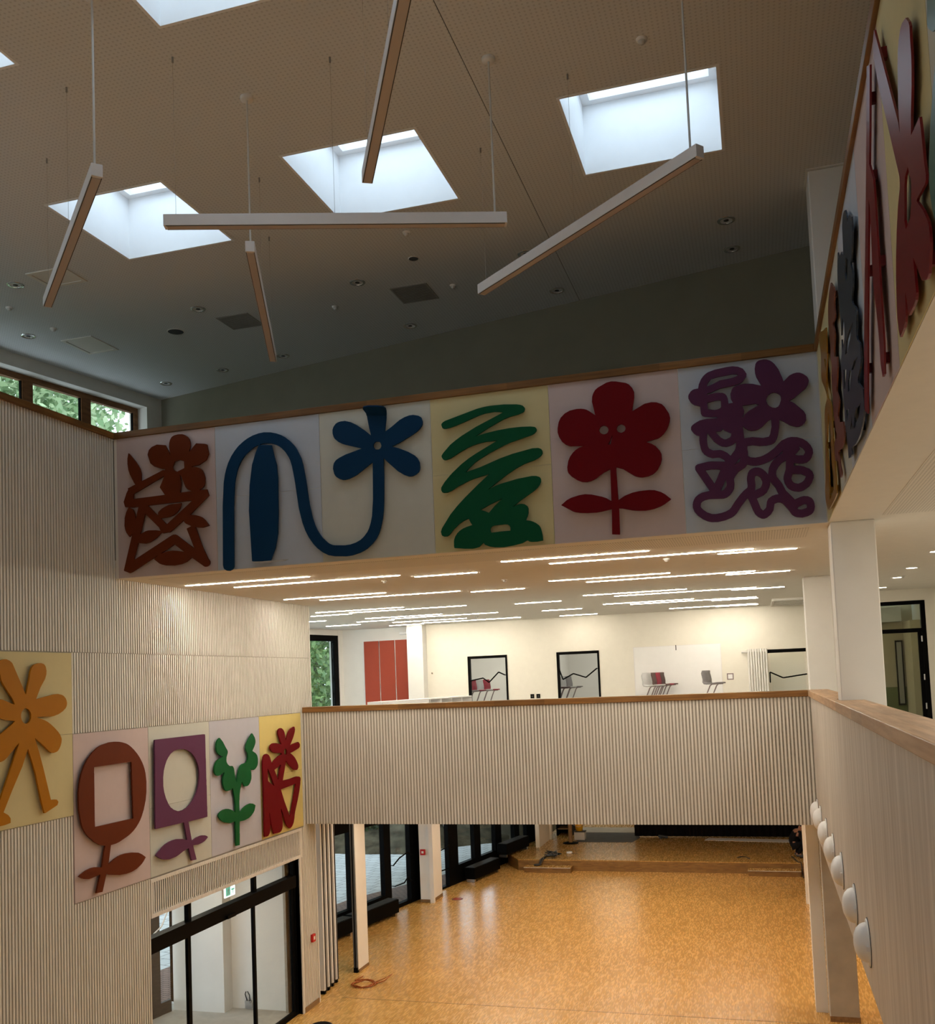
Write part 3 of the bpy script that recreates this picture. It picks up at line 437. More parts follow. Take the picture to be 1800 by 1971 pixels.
'L1': [[(9.168, 6.309), (9.195, 6.308), (9.242, 6.293), (9.276, 6.272), (9.290, 6.257), (9.495, 5.900), (9.506, 5.924), (9.559, 6.099), (9.573, 6.165), (9.595, 6.212), (9.627, 6.241), (9.657, 6.255), (9.708, 6.267), (9.753, 6.269), (9.798, 6.258), (9.814, 6.247), (9.831, 6.226), (9.844, 6.178), (9.840, 6.135), (9.818, 6.081), (9.738, 5.981), (9.660, 5.843), (9.969, 5.894), (10.039, 5.897), (10.103, 5.886), (10.141, 5.871), (10.175, 5.842), (10.188, 5.821), (10.198, 5.788), (10.198, 5.770), (10.190, 5.744), (10.172, 5.720), (10.123, 5.686), (10.044, 5.653), (9.960, 5.634), (9.911, 5.629), (9.729, 5.637), (9.667, 5.634), (9.793, 5.596), (9.854, 5.570), (9.909, 5.538), (9.977, 5.489), (10.037, 5.438), (10.067, 5.406), (10.090, 5.363), (10.094, 5.347), (10.089, 5.310), (10.074, 5.273), (10.050, 5.238), (10.030, 5.219), (10.006, 5.205), (9.952, 5.195), (9.919, 5.198), (9.885, 5.213), (9.797, 5.283), (9.642, 5.391), (9.634, 5.391), (9.703, 5.223), (9.770, 5.031), (9.890, 4.650), (9.898, 4.646), (9.957, 4.643), (9.994, 4.636), (10.021, 4.607), (10.002, 4.570), (9.792, 4.503), (9.782, 4.505), (9.729, 4.653), (9.639, 4.986), (9.526, 5.272), (9.519, 5.277), (9.425, 5.083), (9.259, 4.827), (9.126, 4.604), (9.198, 4.564), (9.229, 4.528), (9.233, 4.519), (9.232, 4.473), (9.149, 4.462), (9.066, 4.459), (8.956, 4.481), (8.968, 4.561), (9.073, 4.740), (9.204, 4.994), (9.380, 5.354), (9.377, 5.356), (9.367, 5.348), (9.186, 5.202), (9.142, 5.176), (9.096, 5.164), (9.053, 5.161), (9.010, 5.165), (8.957, 5.182), (8.907, 5.218), (8.880, 5.257), (8.869, 5.285), (8.866, 5.312), (8.872, 5.328), (8.889, 5.352), (8.921, 5.379), (8.988, 5.424), (9.107, 5.479), (9.231, 5.545), (9.319, 5.605), (9.168, 5.627), (8.986, 5.665), (8.953, 5.684), (8.938, 5.705), (8.927, 5.739), (8.916, 5.829), (8.985, 5.854), (9.036, 5.864), (9.079, 5.865), (9.122, 5.857), (9.274, 5.804), (9.315, 5.795), (9.301, 5.830), (9.275, 5.869), (9.139, 6.032), (9.116, 6.066), (9.107, 6.090), (9.085, 6.209), (9.083, 6.260), (9.090, 6.279), (9.105, 6.295), (9.134, 6.305)], [(9.481, 5.744), (9.450, 5.731), (9.424, 5.704), (9.414, 5.678), (9.414, 5.639), (9.423, 5.613), (9.447, 5.584), (9.478, 5.568), (9.508, 5.567), (9.540, 5.579), (9.565, 5.606), (9.576, 5.632), (9.577, 5.671), (9.567, 5.698), (9.542, 5.728), (9.511, 5.743)]],
'L2': [[(11.123, 5.248), (11.206, 5.241), (11.276, 5.228), (11.355, 5.208), (11.406, 5.187), (11.462, 5.156), (11.524, 5.113), (11.598, 5.051), (11.647, 5.001), (11.702, 4.930), (11.727, 4.889), (11.755, 4.832), (11.775, 4.772), (11.793, 4.660), (11.788, 4.517), (11.768, 4.412), (11.721, 4.288), (11.672, 4.203), (11.637, 4.158), (11.599, 4.120), (11.548, 4.078), (11.479, 4.035), (11.403, 4.002), (11.339, 3.981), (11.173, 3.939), (11.099, 3.930), (11.001, 3.928), (10.945, 3.691), (11.075, 3.739), (11.148, 3.758), (11.218, 3.767), (11.321, 3.767), (11.456, 3.755), (11.582, 3.730), (11.659, 3.696), (11.746, 3.641), (11.690, 3.592), (11.646, 3.564), (11.544, 3.526), (11.469, 3.510), (11.412, 3.504), (11.309, 3.503), (11.172, 3.515), (10.979, 3.555), (10.901, 3.581), (10.819, 3.373), (10.702, 3.380), (10.699, 3.383), (10.701, 3.391), (10.774, 3.578), (10.777, 3.598), (10.611, 3.585), (10.558, 3.586), (10.488, 3.600), (10.436, 3.618), (10.389, 3.643), (10.374, 3.655), (10.508, 3.699), (10.610, 3.711), (10.685, 3.709), (10.812, 3.681), (10.887, 3.938), (10.779, 3.969), (10.671, 4.027), (10.558, 4.112), (10.511, 4.158), (10.464, 4.220), (10.447, 4.251), (10.427, 4.309), (10.395, 4.453), (10.388, 4.574), (10.390, 4.666), (10.406, 4.771), (10.425, 4.837), (10.448, 4.893), (10.506, 4.990), (10.575, 5.069), (10.661, 5.138), (10.755, 5.190), (10.811, 5.211), (10.866, 5.226), (11.006, 5.247)], [(11.452, 4.957), (10.691, 4.957), (10.688, 4.888), (10.691, 4.876), (10.687, 4.287), (10.691, 4.206), (11.486, 4.200), (11.489, 4.226), (11.483, 4.308), (11.485, 4.364), (11.481, 4.377), (11.483, 4.433), (11.479, 4.446), (11.481, 4.502), (11.477, 4.514), (11.479, 4.571), (11.475, 4.583), (11.477, 4.640), (11.473, 4.652), (11.475, 4.709), (11.471, 4.721), (11.473, 4.778), (11.469, 4.790), (11.471, 4.847), (11.467, 4.859), (11.469, 4.916), (11.466, 4.953)]],
'L3': [[(13.268, 5.210), (13.306, 5.207), (13.311, 5.164), (13.310, 4.850), (13.314, 4.838), (13.314, 4.528), (13.318, 4.515), (13.315, 4.447), (13.319, 4.434), (13.319, 4.125), (13.323, 4.112), (13.320, 4.044), (13.324, 4.032), (13.321, 3.961), (12.802, 3.965), (12.876, 3.697), (12.890, 3.668), (13.010, 3.701), (13.127, 3.710), (13.175, 3.708), (13.241, 3.697), (13.289, 3.680), (13.325, 3.657), (13.275, 3.632), (13.222, 3.612), (13.149, 3.598), (13.049, 3.591), (12.915, 3.603), (12.919, 3.581), (12.995, 3.388), (12.988, 3.381), (12.866, 3.389), (12.798, 3.582), (12.653, 3.562), (12.535, 3.530), (12.462, 3.516), (12.311, 3.510), (12.196, 3.526), (12.124, 3.546), (12.046, 3.580), (11.985, 3.615), (11.982, 3.620), (11.987, 3.624), (12.135, 3.702), (12.219, 3.735), (12.309, 3.754), (12.395, 3.762), (12.503, 3.761), (12.631, 3.742), (12.753, 3.708), (12.760, 3.713), (12.698, 3.944), (12.691, 3.966), (12.685, 3.970), (11.992, 3.981), (11.983, 3.985), (12.002, 4.999), (11.999, 5.010), (12.006, 5.207), (12.026, 5.211)], [(12.636, 5.034), (12.543, 5.032), (12.466, 5.020), (12.387, 4.987), (12.328, 4.945), (12.283, 4.900), (12.242, 4.837), (12.207, 4.760), (12.189, 4.671), (12.188, 4.549), (12.208, 4.461), (12.245, 4.375), (12.307, 4.282), (12.357, 4.232), (12.435, 4.187), (12.526, 4.156), (12.594, 4.147), (12.674, 4.148), (12.772, 4.168), (12.867, 4.207), (12.940, 4.256), (13.011, 4.322), (13.057, 4.382), (13.100, 4.468), (13.121, 4.553), (13.125, 4.633), (13.122, 4.668), (13.103, 4.748), (13.070, 4.814), (13.017, 4.882), (12.956, 4.934), (12.904, 4.967), (12.834, 5.000), (12.743, 5.024)]],
'L4': [[(14.754, 5.130), (14.762, 5.131), (14.773, 5.124), (14.839, 5.061), (14.858, 5.023), (14.863, 5.000), (14.861, 4.973), (14.848, 4.945), (14.811, 4.901), (14.749, 4.842), (14.854, 4.798), (14.898, 4.765), (14.913, 4.743), (14.927, 4.708), (14.931, 4.685), (14.928, 4.629), (14.910, 4.591), (14.883, 4.567), (14.853, 4.547), (14.810, 4.531), (14.779, 4.525), (14.745, 4.528), (14.682, 4.552), (14.671, 4.553), (14.695, 4.478), (14.694, 4.454), (14.698, 4.443), (14.690, 4.389), (14.672, 4.359), (14.646, 4.328), (14.597, 4.295), (14.570, 4.288), (14.531, 4.285), (14.459, 4.289), (14.392, 4.372), (14.382, 4.376), (14.321, 4.252), (14.299, 4.177), (14.289, 4.093), (14.284, 4.082), (14.281, 3.934), (14.285, 3.924), (14.285, 3.896), (14.291, 3.892), (14.396, 3.945), (14.471, 3.969), (14.539, 3.983), (14.642, 3.992), (14.720, 3.979), (14.803, 3.944), (14.805, 3.934), (14.782, 3.883), (14.765, 3.857), (14.723, 3.824), (14.641, 3.783), (14.576, 3.764), (14.474, 3.750), (14.416, 3.747), (14.279, 3.751), (14.268, 3.570), (14.272, 3.557), (14.262, 3.379), (14.154, 3.384), (14.147, 3.389), (14.148, 3.419), (14.144, 3.429), (14.146, 3.654), (14.142, 3.666), (14.146, 3.733), (14.141, 3.775), (14.008, 3.769), (13.958, 3.772), (13.838, 3.797), (13.768, 3.823), (13.719, 3.849), (13.653, 3.901), (13.636, 3.929), (13.642, 3.948), (13.660, 3.964), (13.728, 3.992), (13.799, 4.004), (13.884, 4.005), (13.937, 3.998), (14.022, 3.974), (14.068, 3.956), (14.152, 3.909), (14.161, 4.044), (14.151, 4.129), (14.098, 4.302), (14.089, 4.306), (14.030, 4.286), (13.982, 4.279), (13.910, 4.278), (13.888, 4.284), (13.860, 4.299), (13.823, 4.340), (13.798, 4.396), (13.796, 4.455), (13.807, 4.505), (13.849, 4.583), (13.749, 4.551), (13.657, 4.542), (13.606, 4.556), (13.575, 4.576), (13.559, 4.598), (13.551, 4.640), (13.567, 4.695), (13.596, 4.740), (13.623, 4.765), (13.673, 4.791), (13.822, 4.828), (13.763, 4.839), (13.724, 4.854), (13.675, 4.881), (13.647, 4.906), (13.630, 4.937), (13.623, 4.983), (13.634, 5.044), (13.654, 5.079), (13.673, 5.096), (13.716, 5.121), (13.732, 5.124), (13.818, 5.061), (13.914, 4.952), (13.942, 4.927), (13.963, 4.897), (13.963, 4.876), (13.920, 4.808), (13.913, 4.762), (13.922, 4.729), (13.952, 4.695), (13.992, 4.671), (14.023, 4.660), (14.092, 4.656), (14.120, 4.638), (14.142, 4.603), (14.162, 4.512), (14.212, 4.394), (14.222, 4.386), (14.252, 4.470), (14.289, 4.549), (14.306, 4.581), (14.331, 4.611), (14.367, 4.640), (14.404, 4.655), (14.536, 4.665), (14.562, 4.679), (14.588, 4.703), (14.605, 4.747), (14.602, 4.755), (14.603, 4.781), (14.589, 4.821), (14.550, 4.870), (14.536, 4.897), (14.543, 4.931), (14.560, 4.963), (14.612, 5.022)]],
'L5': [[(16.300, 5.159), (16.307, 5.158), (16.318, 5.145), (16.334, 5.110), (16.326, 5.078), (16.314, 5.052), (16.276, 4.995), (16.234, 4.946), (16.111, 4.827), (16.244, 4.852), (16.449, 4.872), (16.484, 4.854), (16.509, 4.832), (16.515, 4.819), (16.514, 4.797), (16.494, 4.771), (16.460, 4.756), (16.191, 4.705), (16.118, 4.697), (16.194, 4.662), (16.264, 4.623), (16.321, 4.579), (16.377, 4.520), (16.418, 4.462), (16.424, 4.449), (16.422, 4.412), (16.396, 4.384), (16.373, 4.376), (16.334, 4.374), (16.279, 4.380), (16.247, 4.388), (16.210, 4.404), (16.087, 4.473), (16.037, 4.506), (15.957, 4.573), (15.949, 4.568), (15.804, 4.245), (15.832, 4.241), (16.070, 4.240), (16.266, 4.255), (16.348, 4.257), (16.447, 4.244), (16.488, 4.227), (16.502, 4.210), (16.502, 4.178), (16.489, 4.145), (16.486, 4.115), (16.439, 3.987), (16.368, 3.845), (16.245, 3.638), (16.219, 3.568), (16.211, 3.530), (16.178, 3.460), (16.154, 3.432), (16.109, 3.397), (16.059, 3.380), (16.026, 3.378), (16.000, 3.384), (15.941, 3.413), (15.912, 3.437), (15.873, 3.483), (15.810, 3.616), (15.720, 3.755), (15.705, 3.770), (15.701, 3.752), (15.735, 3.636), (15.755, 3.534), (15.750, 3.449), (15.730, 3.409), (15.691, 3.377), (15.640, 3.366), (15.416, 3.374), (15.407, 3.387), (15.338, 3.565), (15.296, 3.705), (15.288, 3.748), (15.282, 3.752), (15.279, 3.738), (15.297, 3.645), (15.308, 3.560), (15.303, 3.475), (15.285, 3.429), (15.273, 3.408), (15.221, 3.371), (15.172, 3.368), (15.091, 3.375), (15.092, 3.441), (15.088, 3.453), (15.095, 3.591), (15.091, 3.603), (15.101, 3.854), (15.096, 3.866), (15.101, 3.950), (15.097, 3.962), (15.101, 4.033), (15.097, 4.045), (15.101, 4.115), (15.097, 4.127), (15.101, 4.203), (15.097, 4.215), (15.102, 4.313), (15.098, 4.325), (15.098, 4.408), (15.085, 4.515), (15.091, 4.630), (15.121, 4.708), (15.156, 4.739), (15.192, 4.751), (15.241, 4.754), (15.289, 4.739), (15.324, 4.719), (15.361, 4.680), (15.399, 4.602), (15.441, 4.544), (15.446, 4.567), (15.458, 4.585), (15.505, 4.616), (15.545, 4.636), (15.665, 4.676), (15.789, 4.699), (15.784, 4.716), (15.773, 4.725), (15.554, 4.743), (15.494, 4.754), (15.449, 4.767), (15.408, 4.789), (15.386, 4.807), (15.367, 4.839), (15.368, 4.858), (15.375, 4.869), (15.406, 4.897), (15.446, 4.913), (15.483, 4.918), (15.589, 4.914), (15.793, 4.874), (15.682, 5.052), (15.674, 5.086), (15.675, 5.112), (15.694, 5.140), (15.747, 5.159), (15.789, 5.162), (15.832, 5.151), (15.872, 5.129), (15.896, 5.109), (15.921, 5.073), (15.936, 5.038), (15.953, 4.964), (15.962, 4.937), (15.969, 4.933), (16.026, 5.016), (16.061, 5.057), (16.101, 5.094), (16.147, 5.121), (16.174, 5.133)], [(15.934, 4.789), (15.906, 4.779), (15.889, 4.763), (15.882, 4.749), (15.880, 4.723), (15.895, 4.698), (15.972, 4.682), (15.994, 4.702), (16.000, 4.713), (16.002, 4.740), (15.991, 4.763), (15.978, 4.776), (15.955, 4.788)], [(15.745, 4.526), (15.677, 4.500), (15.507, 4.456), (15.632, 4.272), (15.640, 4.274), (15.717, 4.447), (15.747, 4.516)], [(15.261, 4.504), (15.258, 4.489), (15.262, 4.477), (15.259, 4.433), (15.264, 4.423), (15.261, 4.377), (15.265, 4.368), (15.263, 4.321), (15.268, 4.288), (15.485, 4.182), (15.377, 4.365), (15.276, 4.492)], [(16.296, 4.131), (15.724, 4.094), (15.845, 3.872), (16.044, 3.573), (16.049, 3.572), (16.058, 3.581), (16.308, 4.115), (16.313, 4.129)]],
'R1': [[(9.462, 8.959), (9.445, 8.951), (9.452, 8.943), (9.449, 8.928), (9.455, 8.922), (9.451, 8.917), (9.461, 8.888), (9.456, 8.884), (9.464, 8.876), (9.459, 8.872), (9.471, 8.852), (9.466, 8.847), (9.485, 8.818), (9.481, 8.814), (9.499, 8.796), (9.494, 8.791), (9.538, 8.736), (9.484, 8.721), (9.498, 8.715), (9.518, 8.694), (9.711, 8.605), (9.779, 8.545), (9.774, 8.540), (9.788, 8.526), (9.783, 8.522), (9.796, 8.508), (9.791, 8.504), (9.796, 8.498), (9.780, 8.440), (9.702, 8.364), (9.495, 8.269), (9.449, 8.236), (9.430, 8.214), (9.434, 7.966), (9.430, 7.963), (9.438, 7.935), (9.435, 7.922), (9.441, 7.914), (9.437, 7.901), (9.443, 7.894), (9.439, 7.891), (9.444, 7.884), (9.440, 7.881), (9.446, 7.873), (9.441, 7.871), (9.446, 7.864), (9.442, 7.861), (9.447, 7.855), (9.442, 7.851), (9.447, 7.845), (9.443, 7.842), (9.448, 7.826), (9.443, 7.824), (9.448, 7.817), (9.444, 7.814), (9.446, 7.793), (9.430, 7.759), (9.430, 7.414), (9.553, 7.406), (9.752, 7.405), (10.461, 7.423), (10.697, 7.498), (10.725, 7.511), (10.807, 7.571), (10.832, 7.617), (10.827, 7.623), (10.833, 7.627), (10.824, 7.637), (10.830, 7.641), (10.820, 7.650), (10.826, 7.654), (10.760, 7.721), (10.749, 7.722), (10.732, 7.740), (10.720, 7.741), (10.658, 7.784), (10.647, 7.785), (10.629, 7.803), (10.618, 7.804), (10.559, 7.864), (10.565, 7.868), (10.519, 7.924), (10.525, 7.929), (10.491, 7.963), (10.497, 7.967), (10.413, 8.062), (10.418, 8.066), (10.363, 8.122), (10.369, 8.126), (10.323, 8.173), (10.328, 8.177), (10.308, 8.197), (10.313, 8.202), (10.297, 8.228), (10.303, 8.232), (10.294, 8.241), (10.299, 8.245), (10.286, 8.268), (10.292, 8.273), (10.281, 8.283), (10.287, 8.287), (10.274, 8.301), (10.279, 8.305), (10.222, 8.362), (10.212, 8.363), (10.200, 8.374), (10.112, 8.394), (9.868, 8.388), (9.838, 8.390), (9.820, 8.400), (9.828, 8.419), (9.899, 8.471), (10.046, 8.560), (10.291, 8.693), (10.315, 8.712), (10.351, 8.757), (10.352, 8.778), (10.360, 8.789), (10.352, 8.797), (10.357, 8.802), (10.347, 8.811), (10.352, 8.816), (10.210, 8.941), (10.215, 8.946), (10.207, 8.955), (10.217, 8.985), (10.341, 9.115), (10.359, 9.148), (10.340, 9.166), (10.344, 9.169), (10.277, 9.172), (10.146, 9.148), (9.821, 9.048)], [(9.857, 8.789), (9.871, 8.789), (9.796, 8.657), (9.788, 8.652), (9.776, 8.650), (9.622, 8.715)], [(9.796, 8.261), (9.811, 8.259), (9.822, 8.247), (9.832, 8.247), (9.843, 8.235), (9.853, 8.234), (9.865, 8.222), (9.874, 8.221), (9.886, 8.209), (9.895, 8.208), (9.907, 8.196), (9.917, 8.195), (9.928, 8.183), (9.938, 8.182), (9.950, 8.170), (9.960, 8.169), (9.972, 8.157), (9.981, 8.156), (9.993, 8.144), (10.003, 8.143), (10.015, 8.131), (10.025, 8.130), (10.037, 8.117), (10.047, 8.117), (10.059, 8.104), (10.069, 8.103), (10.168, 8.039), (10.163, 8.035), (10.167, 8.029), (10.160, 8.009), (10.164, 8.003), (10.157, 7.983), (10.162, 7.977), (10.156, 7.974), (10.161, 7.968), (10.154, 7.957), (10.158, 7.943), (10.152, 7.940), (10.156, 7.925), (10.149, 7.914), (10.153, 7.899), (10.147, 7.888), (10.150, 7.873), (10.144, 7.862), (10.148, 7.856), (10.142, 7.845), (10.146, 7.830), (10.139, 7.819), (10.143, 7.805), (10.136, 7.793), (10.140, 7.779), (10.134, 7.767), (10.157, 7.733), (10.152, 7.729), (10.166, 7.713), (10.161, 7.709), (10.175, 7.694), (10.170, 7.690), (10.184, 7.675), (10.179, 7.671), (10.193, 7.655), (10.188, 7.651), (10.202, 7.636), (10.197, 7.632), (10.211, 7.617), (10.206, 7.613), (10.220, 7.597), (10.215, 7.593), (10.230, 7.578), (10.224, 7.574), (10.239, 7.558), (10.234, 7.554), (10.248, 7.539), (10.243, 7.535), (10.257, 7.519), (10.252, 7.515), (10.266, 7.500), (10.261, 7.492), (9.645, 7.505), (9.756, 7.781), (9.749, 7.789), (9.754, 7.792), (9.748, 7.800), (9.753, 7.802), (9.747, 7.810), (9.752, 7.813), (9.746, 7.821), (9.750, 7.834), (9.743, 7.842), (9.748, 7.845), (9.742, 7.852), (9.747, 7.855), (9.741, 7.863), (9.746, 7.866), (9.740, 7.873), (9.745, 7.876), (9.739, 7.884), (9.744, 7.887), (9.736, 7.905), (9.741, 7.908), (9.735, 7.915), (9.740, 7.918), (9.734, 7.926), (9.739, 7.929), (9.733, 7.936), (9.738, 7.939), (9.730, 7.958), (9.735, 7.961), (9.729, 7.968), (9.734, 7.971), (9.728, 7.978), (9.733, 7.981), (9.727, 7.988), (9.731, 7.992), (9.725, 7.999), (9.730, 8.002), (9.724, 8.009), (9.729, 8.013), (9.723, 8.020), (9.728, 8.024), (9.722, 8.031), (9.726, 8.034), (9.721, 8.041), (9.725, 8.044), (9.719, 8.051), (9.724, 8.055), (9.718, 8.062), (9.723, 8.065), (9.717, 8.073), (9.722, 8.076), (9.716, 8.083), (9.720, 8.087), (9.714, 8.094), (9.719, 8.097), (9.714, 8.113), (9.783, 8.252)]],
'R2': [[(8.681, 9.080), (8.476, 8.967), (8.436, 8.929), (8.426, 8.909), (8.428, 8.892), (8.441, 8.876), (8.480, 8.856), (8.506, 8.834), (8.502, 8.830), (8.511, 8.812), (8.480, 8.736), (8.496, 8.717), (8.557, 8.714), (8.722, 8.751), (8.755, 8.750), (8.733, 8.723), (8.632, 8.650), (8.622, 8.637), (8.622, 8.621), (8.647, 8.592), (8.752, 8.545), (8.784, 8.510), (8.780, 8.506), (8.796, 8.479), (8.553, 8.401), (8.568, 8.335), (8.561, 8.319), (8.578, 8.315), (8.699, 8.238), (8.777, 8.212), (8.795, 8.190), (8.784, 8.170), (8.761, 8.153), (8.634, 8.071), (8.626, 8.056), (8.632, 8.049), (8.628, 8.045), (8.674, 8.023), (8.792, 7.995), (8.820, 7.970), (8.805, 7.947), (8.756, 7.903), (8.394, 7.820), (8.374, 7.734), (8.389, 7.699), (8.412, 7.686), (8.479, 7.663), (8.537, 7.656), (8.690, 7.662), (8.923, 7.702), (8.992, 7.698), (9.002, 7.687), (8.993, 7.672), (8.944, 7.623), (8.929, 7.590), (8.835, 7.516), (8.807, 7.485), (8.813, 7.469), (8.834, 7.461), (8.902, 7.460), (8.976, 7.471), (8.989, 7.475), (9.110, 7.644), (9.400, 7.706), (9.396, 7.779), (9.400, 7.782), (9.390, 7.794), (9.394, 7.798), (9.362, 7.835), (9.322, 7.853), (9.184, 7.860), (9.164, 7.854), (9.012, 7.869), (9.125, 7.906), (9.184, 7.985), (9.204, 8.066), (9.208, 8.201), (9.228, 8.326), (9.223, 8.332), (9.227, 8.353), (9.222, 8.360), (9.226, 8.364), (9.221, 8.370), (9.225, 8.374), (9.213, 8.396), (9.217, 8.400), (9.192, 8.428), (9.126, 8.466), (9.100, 8.494), (9.104, 8.498), (9.097, 8.506), (9.102, 8.527), (9.145, 8.565), (9.155, 8.589), (9.144, 8.610), (9.148, 8.614), (9.111, 8.654), (9.116, 8.658), (9.105, 8.679), (9.117, 8.735), (9.157, 8.821), (9.169, 8.861), (9.166, 8.866), (9.172, 8.876), (9.167, 8.882), (9.171, 8.886), (9.165, 8.893), (9.170, 8.896), (9.156, 8.919), (9.160, 8.924), (9.146, 8.939), (9.150, 8.943), (9.086, 9.010), (9.078, 9.010), (9.066, 9.023), (9.034, 9.040), (8.961, 9.065), (8.853, 9.077)]],
'R3': [[(7.256, 9.054), (7.187, 8.984), (7.180, 8.960), (7.185, 8.922), (7.040, 8.924), (6.905, 8.846), (6.905, 8.748), (6.926, 8.724), (7.038, 8.648), (7.064, 8.638), (7.127, 8.630), (7.140, 8.619), (7.132, 8.603), (7.068, 8.540), (7.060, 8.519), (7.062, 8.496), (7.102, 8.433), (7.186, 8.402), (7.203, 8.386), (7.203, 8.379), (7.191, 8.361), (7.154, 8.333), (7.014, 8.267), (6.988, 8.245), (6.975, 8.224), (6.982, 8.202), (7.023, 8.174), (7.034, 8.152), (7.074, 8.120), (7.080, 8.091), (7.040, 8.049), (6.905, 7.982), (6.905, 7.877), (6.961, 7.842), (7.134, 7.825), (7.156, 7.817), (7.170, 7.804), (7.158, 7.787), (7.142, 7.778), (6.905, 7.673), (6.905, 7.536), (6.971, 7.503), (7.100, 7.466), (7.254, 7.445), (7.381, 7.444), (7.550, 7.452), (7.682, 7.466), (7.833, 7.492), (7.880, 7.487), (7.883, 7.475), (7.870, 7.443), (7.887, 7.436), (7.974, 7.441), (8.158, 7.469), (8.149, 7.537), (8.153, 7.591), (8.215, 7.699), (8.235, 7.779), (8.239, 7.967), (8.278, 8.226), (8.252, 8.259), (8.165, 8.312), (8.124, 8.363), (8.127, 8.366), (8.105, 8.400), (8.097, 8.398), (8.101, 8.316), (8.094, 8.305), (7.845, 8.335), (7.822, 8.437), (7.915, 8.516), (8.081, 8.432), (8.099, 8.431), (8.085, 8.473), (8.076, 8.560), (8.104, 8.760), (8.106, 8.819), (8.093, 8.888), (8.071, 8.930), (8.074, 8.934), (8.028, 8.988), (7.957, 9.040), (7.882, 8.964), (7.690, 8.934), (7.562, 8.854), (7.530, 8.972), (7.525, 9.035), (7.504, 9.061), (7.454, 9.088), (7.412, 9.092), (7.342, 9.082)], [(7.417, 8.783), (7.506, 8.749), (7.538, 8.722), (7.542, 8.710), (7.533, 8.686), (7.481, 8.624), (7.396, 8.642), (7.358, 8.664), (7.334, 8.688), (7.336, 8.713), (7.346, 8.729)], [(7.220, 8.240), (7.503, 8.274), (7.737, 8.271), (7.898, 8.214), (7.760, 8.184), (7.477, 8.202)], [(7.089, 7.952), (7.316, 7.992), (7.528, 7.985), (7.352, 7.939)], [(7.903, 8.102), (8.090, 8.154), (8.139, 8.017), (8.071, 7.997), (8.060, 7.999), (7.876, 8.090), (7.874, 8.094)], [(7.649, 8.020), (7.810, 7.994), (7.869, 7.915), (7.742, 7.899), (7.535, 7.983)], [(7.084, 7.629), (7.374, 7.672), (7.564, 7.643), (7.620, 7.578), (7.271, 7.572)], [(7.906, 7.798), (8.072, 7.833), (8.107, 7.734), (8.098, 7.732), (7.907, 7.792), (7.899, 7.795)], [(7.706, 7.701), (7.876, 7.630), (7.729, 7.632), (7.703, 7.688), (7.701, 7.699)]],
'R4': [[(5.604, 9.110), (5.600, 9.107), (5.781, 8.824), (5.886, 8.692), (5.764, 8.543), (5.759, 8.431), (5.769, 8.236), (5.770, 8.048), (5.795, 7.628), (5.850, 7.466), (5.930, 7.472), (5.978, 7.563), (5.969, 7.713), (6.003, 7.874), (6.053, 8.022), (6.046, 8.171), (5.979, 8.477), (5.997, 8.534), (6.004, 8.539), (6.175, 8.315), (6.445, 7.941), (6.744, 7.466), (6.875, 7.518), (6.875, 7.575), (6.630, 7.984), (6.047, 8.707), (5.730, 9.164), (5.720, 9.170)]],
'R5': [[(4.464, 8.621), (4.404, 8.563), (4.387, 8.534), (4.394, 8.487), (4.395, 8.414), (4.408, 8.362), (4.439, 8.296), (4.500, 8.204), (4.531, 8.134), (4.315, 8.096), (4.300, 8.033), (4.282, 7.889), (4.264, 7.826), (4.273, 7.807), (4.297, 7.802), (4.487, 7.831), (4.508, 7.828), (4.376, 7.726), (4.290, 7.640), (4.276, 7.611), (4.272, 7.584), (4.276, 7.548), (4.288, 7.520), (4.349, 7.447), (4.400, 7.444), (4.451, 7.459), (4.513, 7.481), (4.688, 7.654), (4.677, 7.490), (4.685, 7.475), (4.700, 7.465), (4.768, 7.460), (4.909, 7.467), (4.938, 7.557), (4.960, 7.603), (4.998, 7.499), (5.022, 7.476), (5.069, 7.464), (5.204, 7.462), (5.242, 7.516), (5.254, 7.579), (5.235, 7.689), (5.205, 7.771), (5.162, 7.852), (5.100, 7.937), (5.001, 8.034), (4.911, 8.084), (4.904, 8.093), (4.901, 8.134), (5.365, 8.871), (5.443, 9.053), (5.432, 9.132), (5.369, 9.153), (5.363, 9.150), (4.825, 8.350), (4.808, 8.291), (4.802, 8.315), (4.800, 8.394), (4.789, 8.442), (4.740, 8.577), (4.704, 8.627), (4.669, 8.650), (4.608, 8.665), (4.557, 8.658)], [(4.660, 8.058), (4.749, 8.057), (4.784, 8.028), (4.848, 7.896), (4.827, 7.844), (4.690, 7.839), (4.646, 7.875), (4.606, 7.960)]],
'R6': [[(3.482, 8.214), (3.289, 7.998), (3.249, 7.943), (3.232, 7.903), (3.373, 7.493), (3.444, 7.449), (3.489, 7.436), (3.790, 7.391), (4.067, 7.528), (4.152, 7.591), (4.183, 7.639), (4.210, 7.725), (4.208, 7.776), (4.187, 7.839), (4.103, 7.948), (4.008, 8.039), (3.915, 8.111), (3.888, 8.156), (3.893, 8.199), (3.935, 8.216), (4.006, 8.274), (4.029, 8.307), (4.025, 8.328), (4.005, 8.351), (3.995, 8.422), (3.984, 8.442), (3.969, 8.451), (3.943, 8.453), (3.862, 8.426)]]}

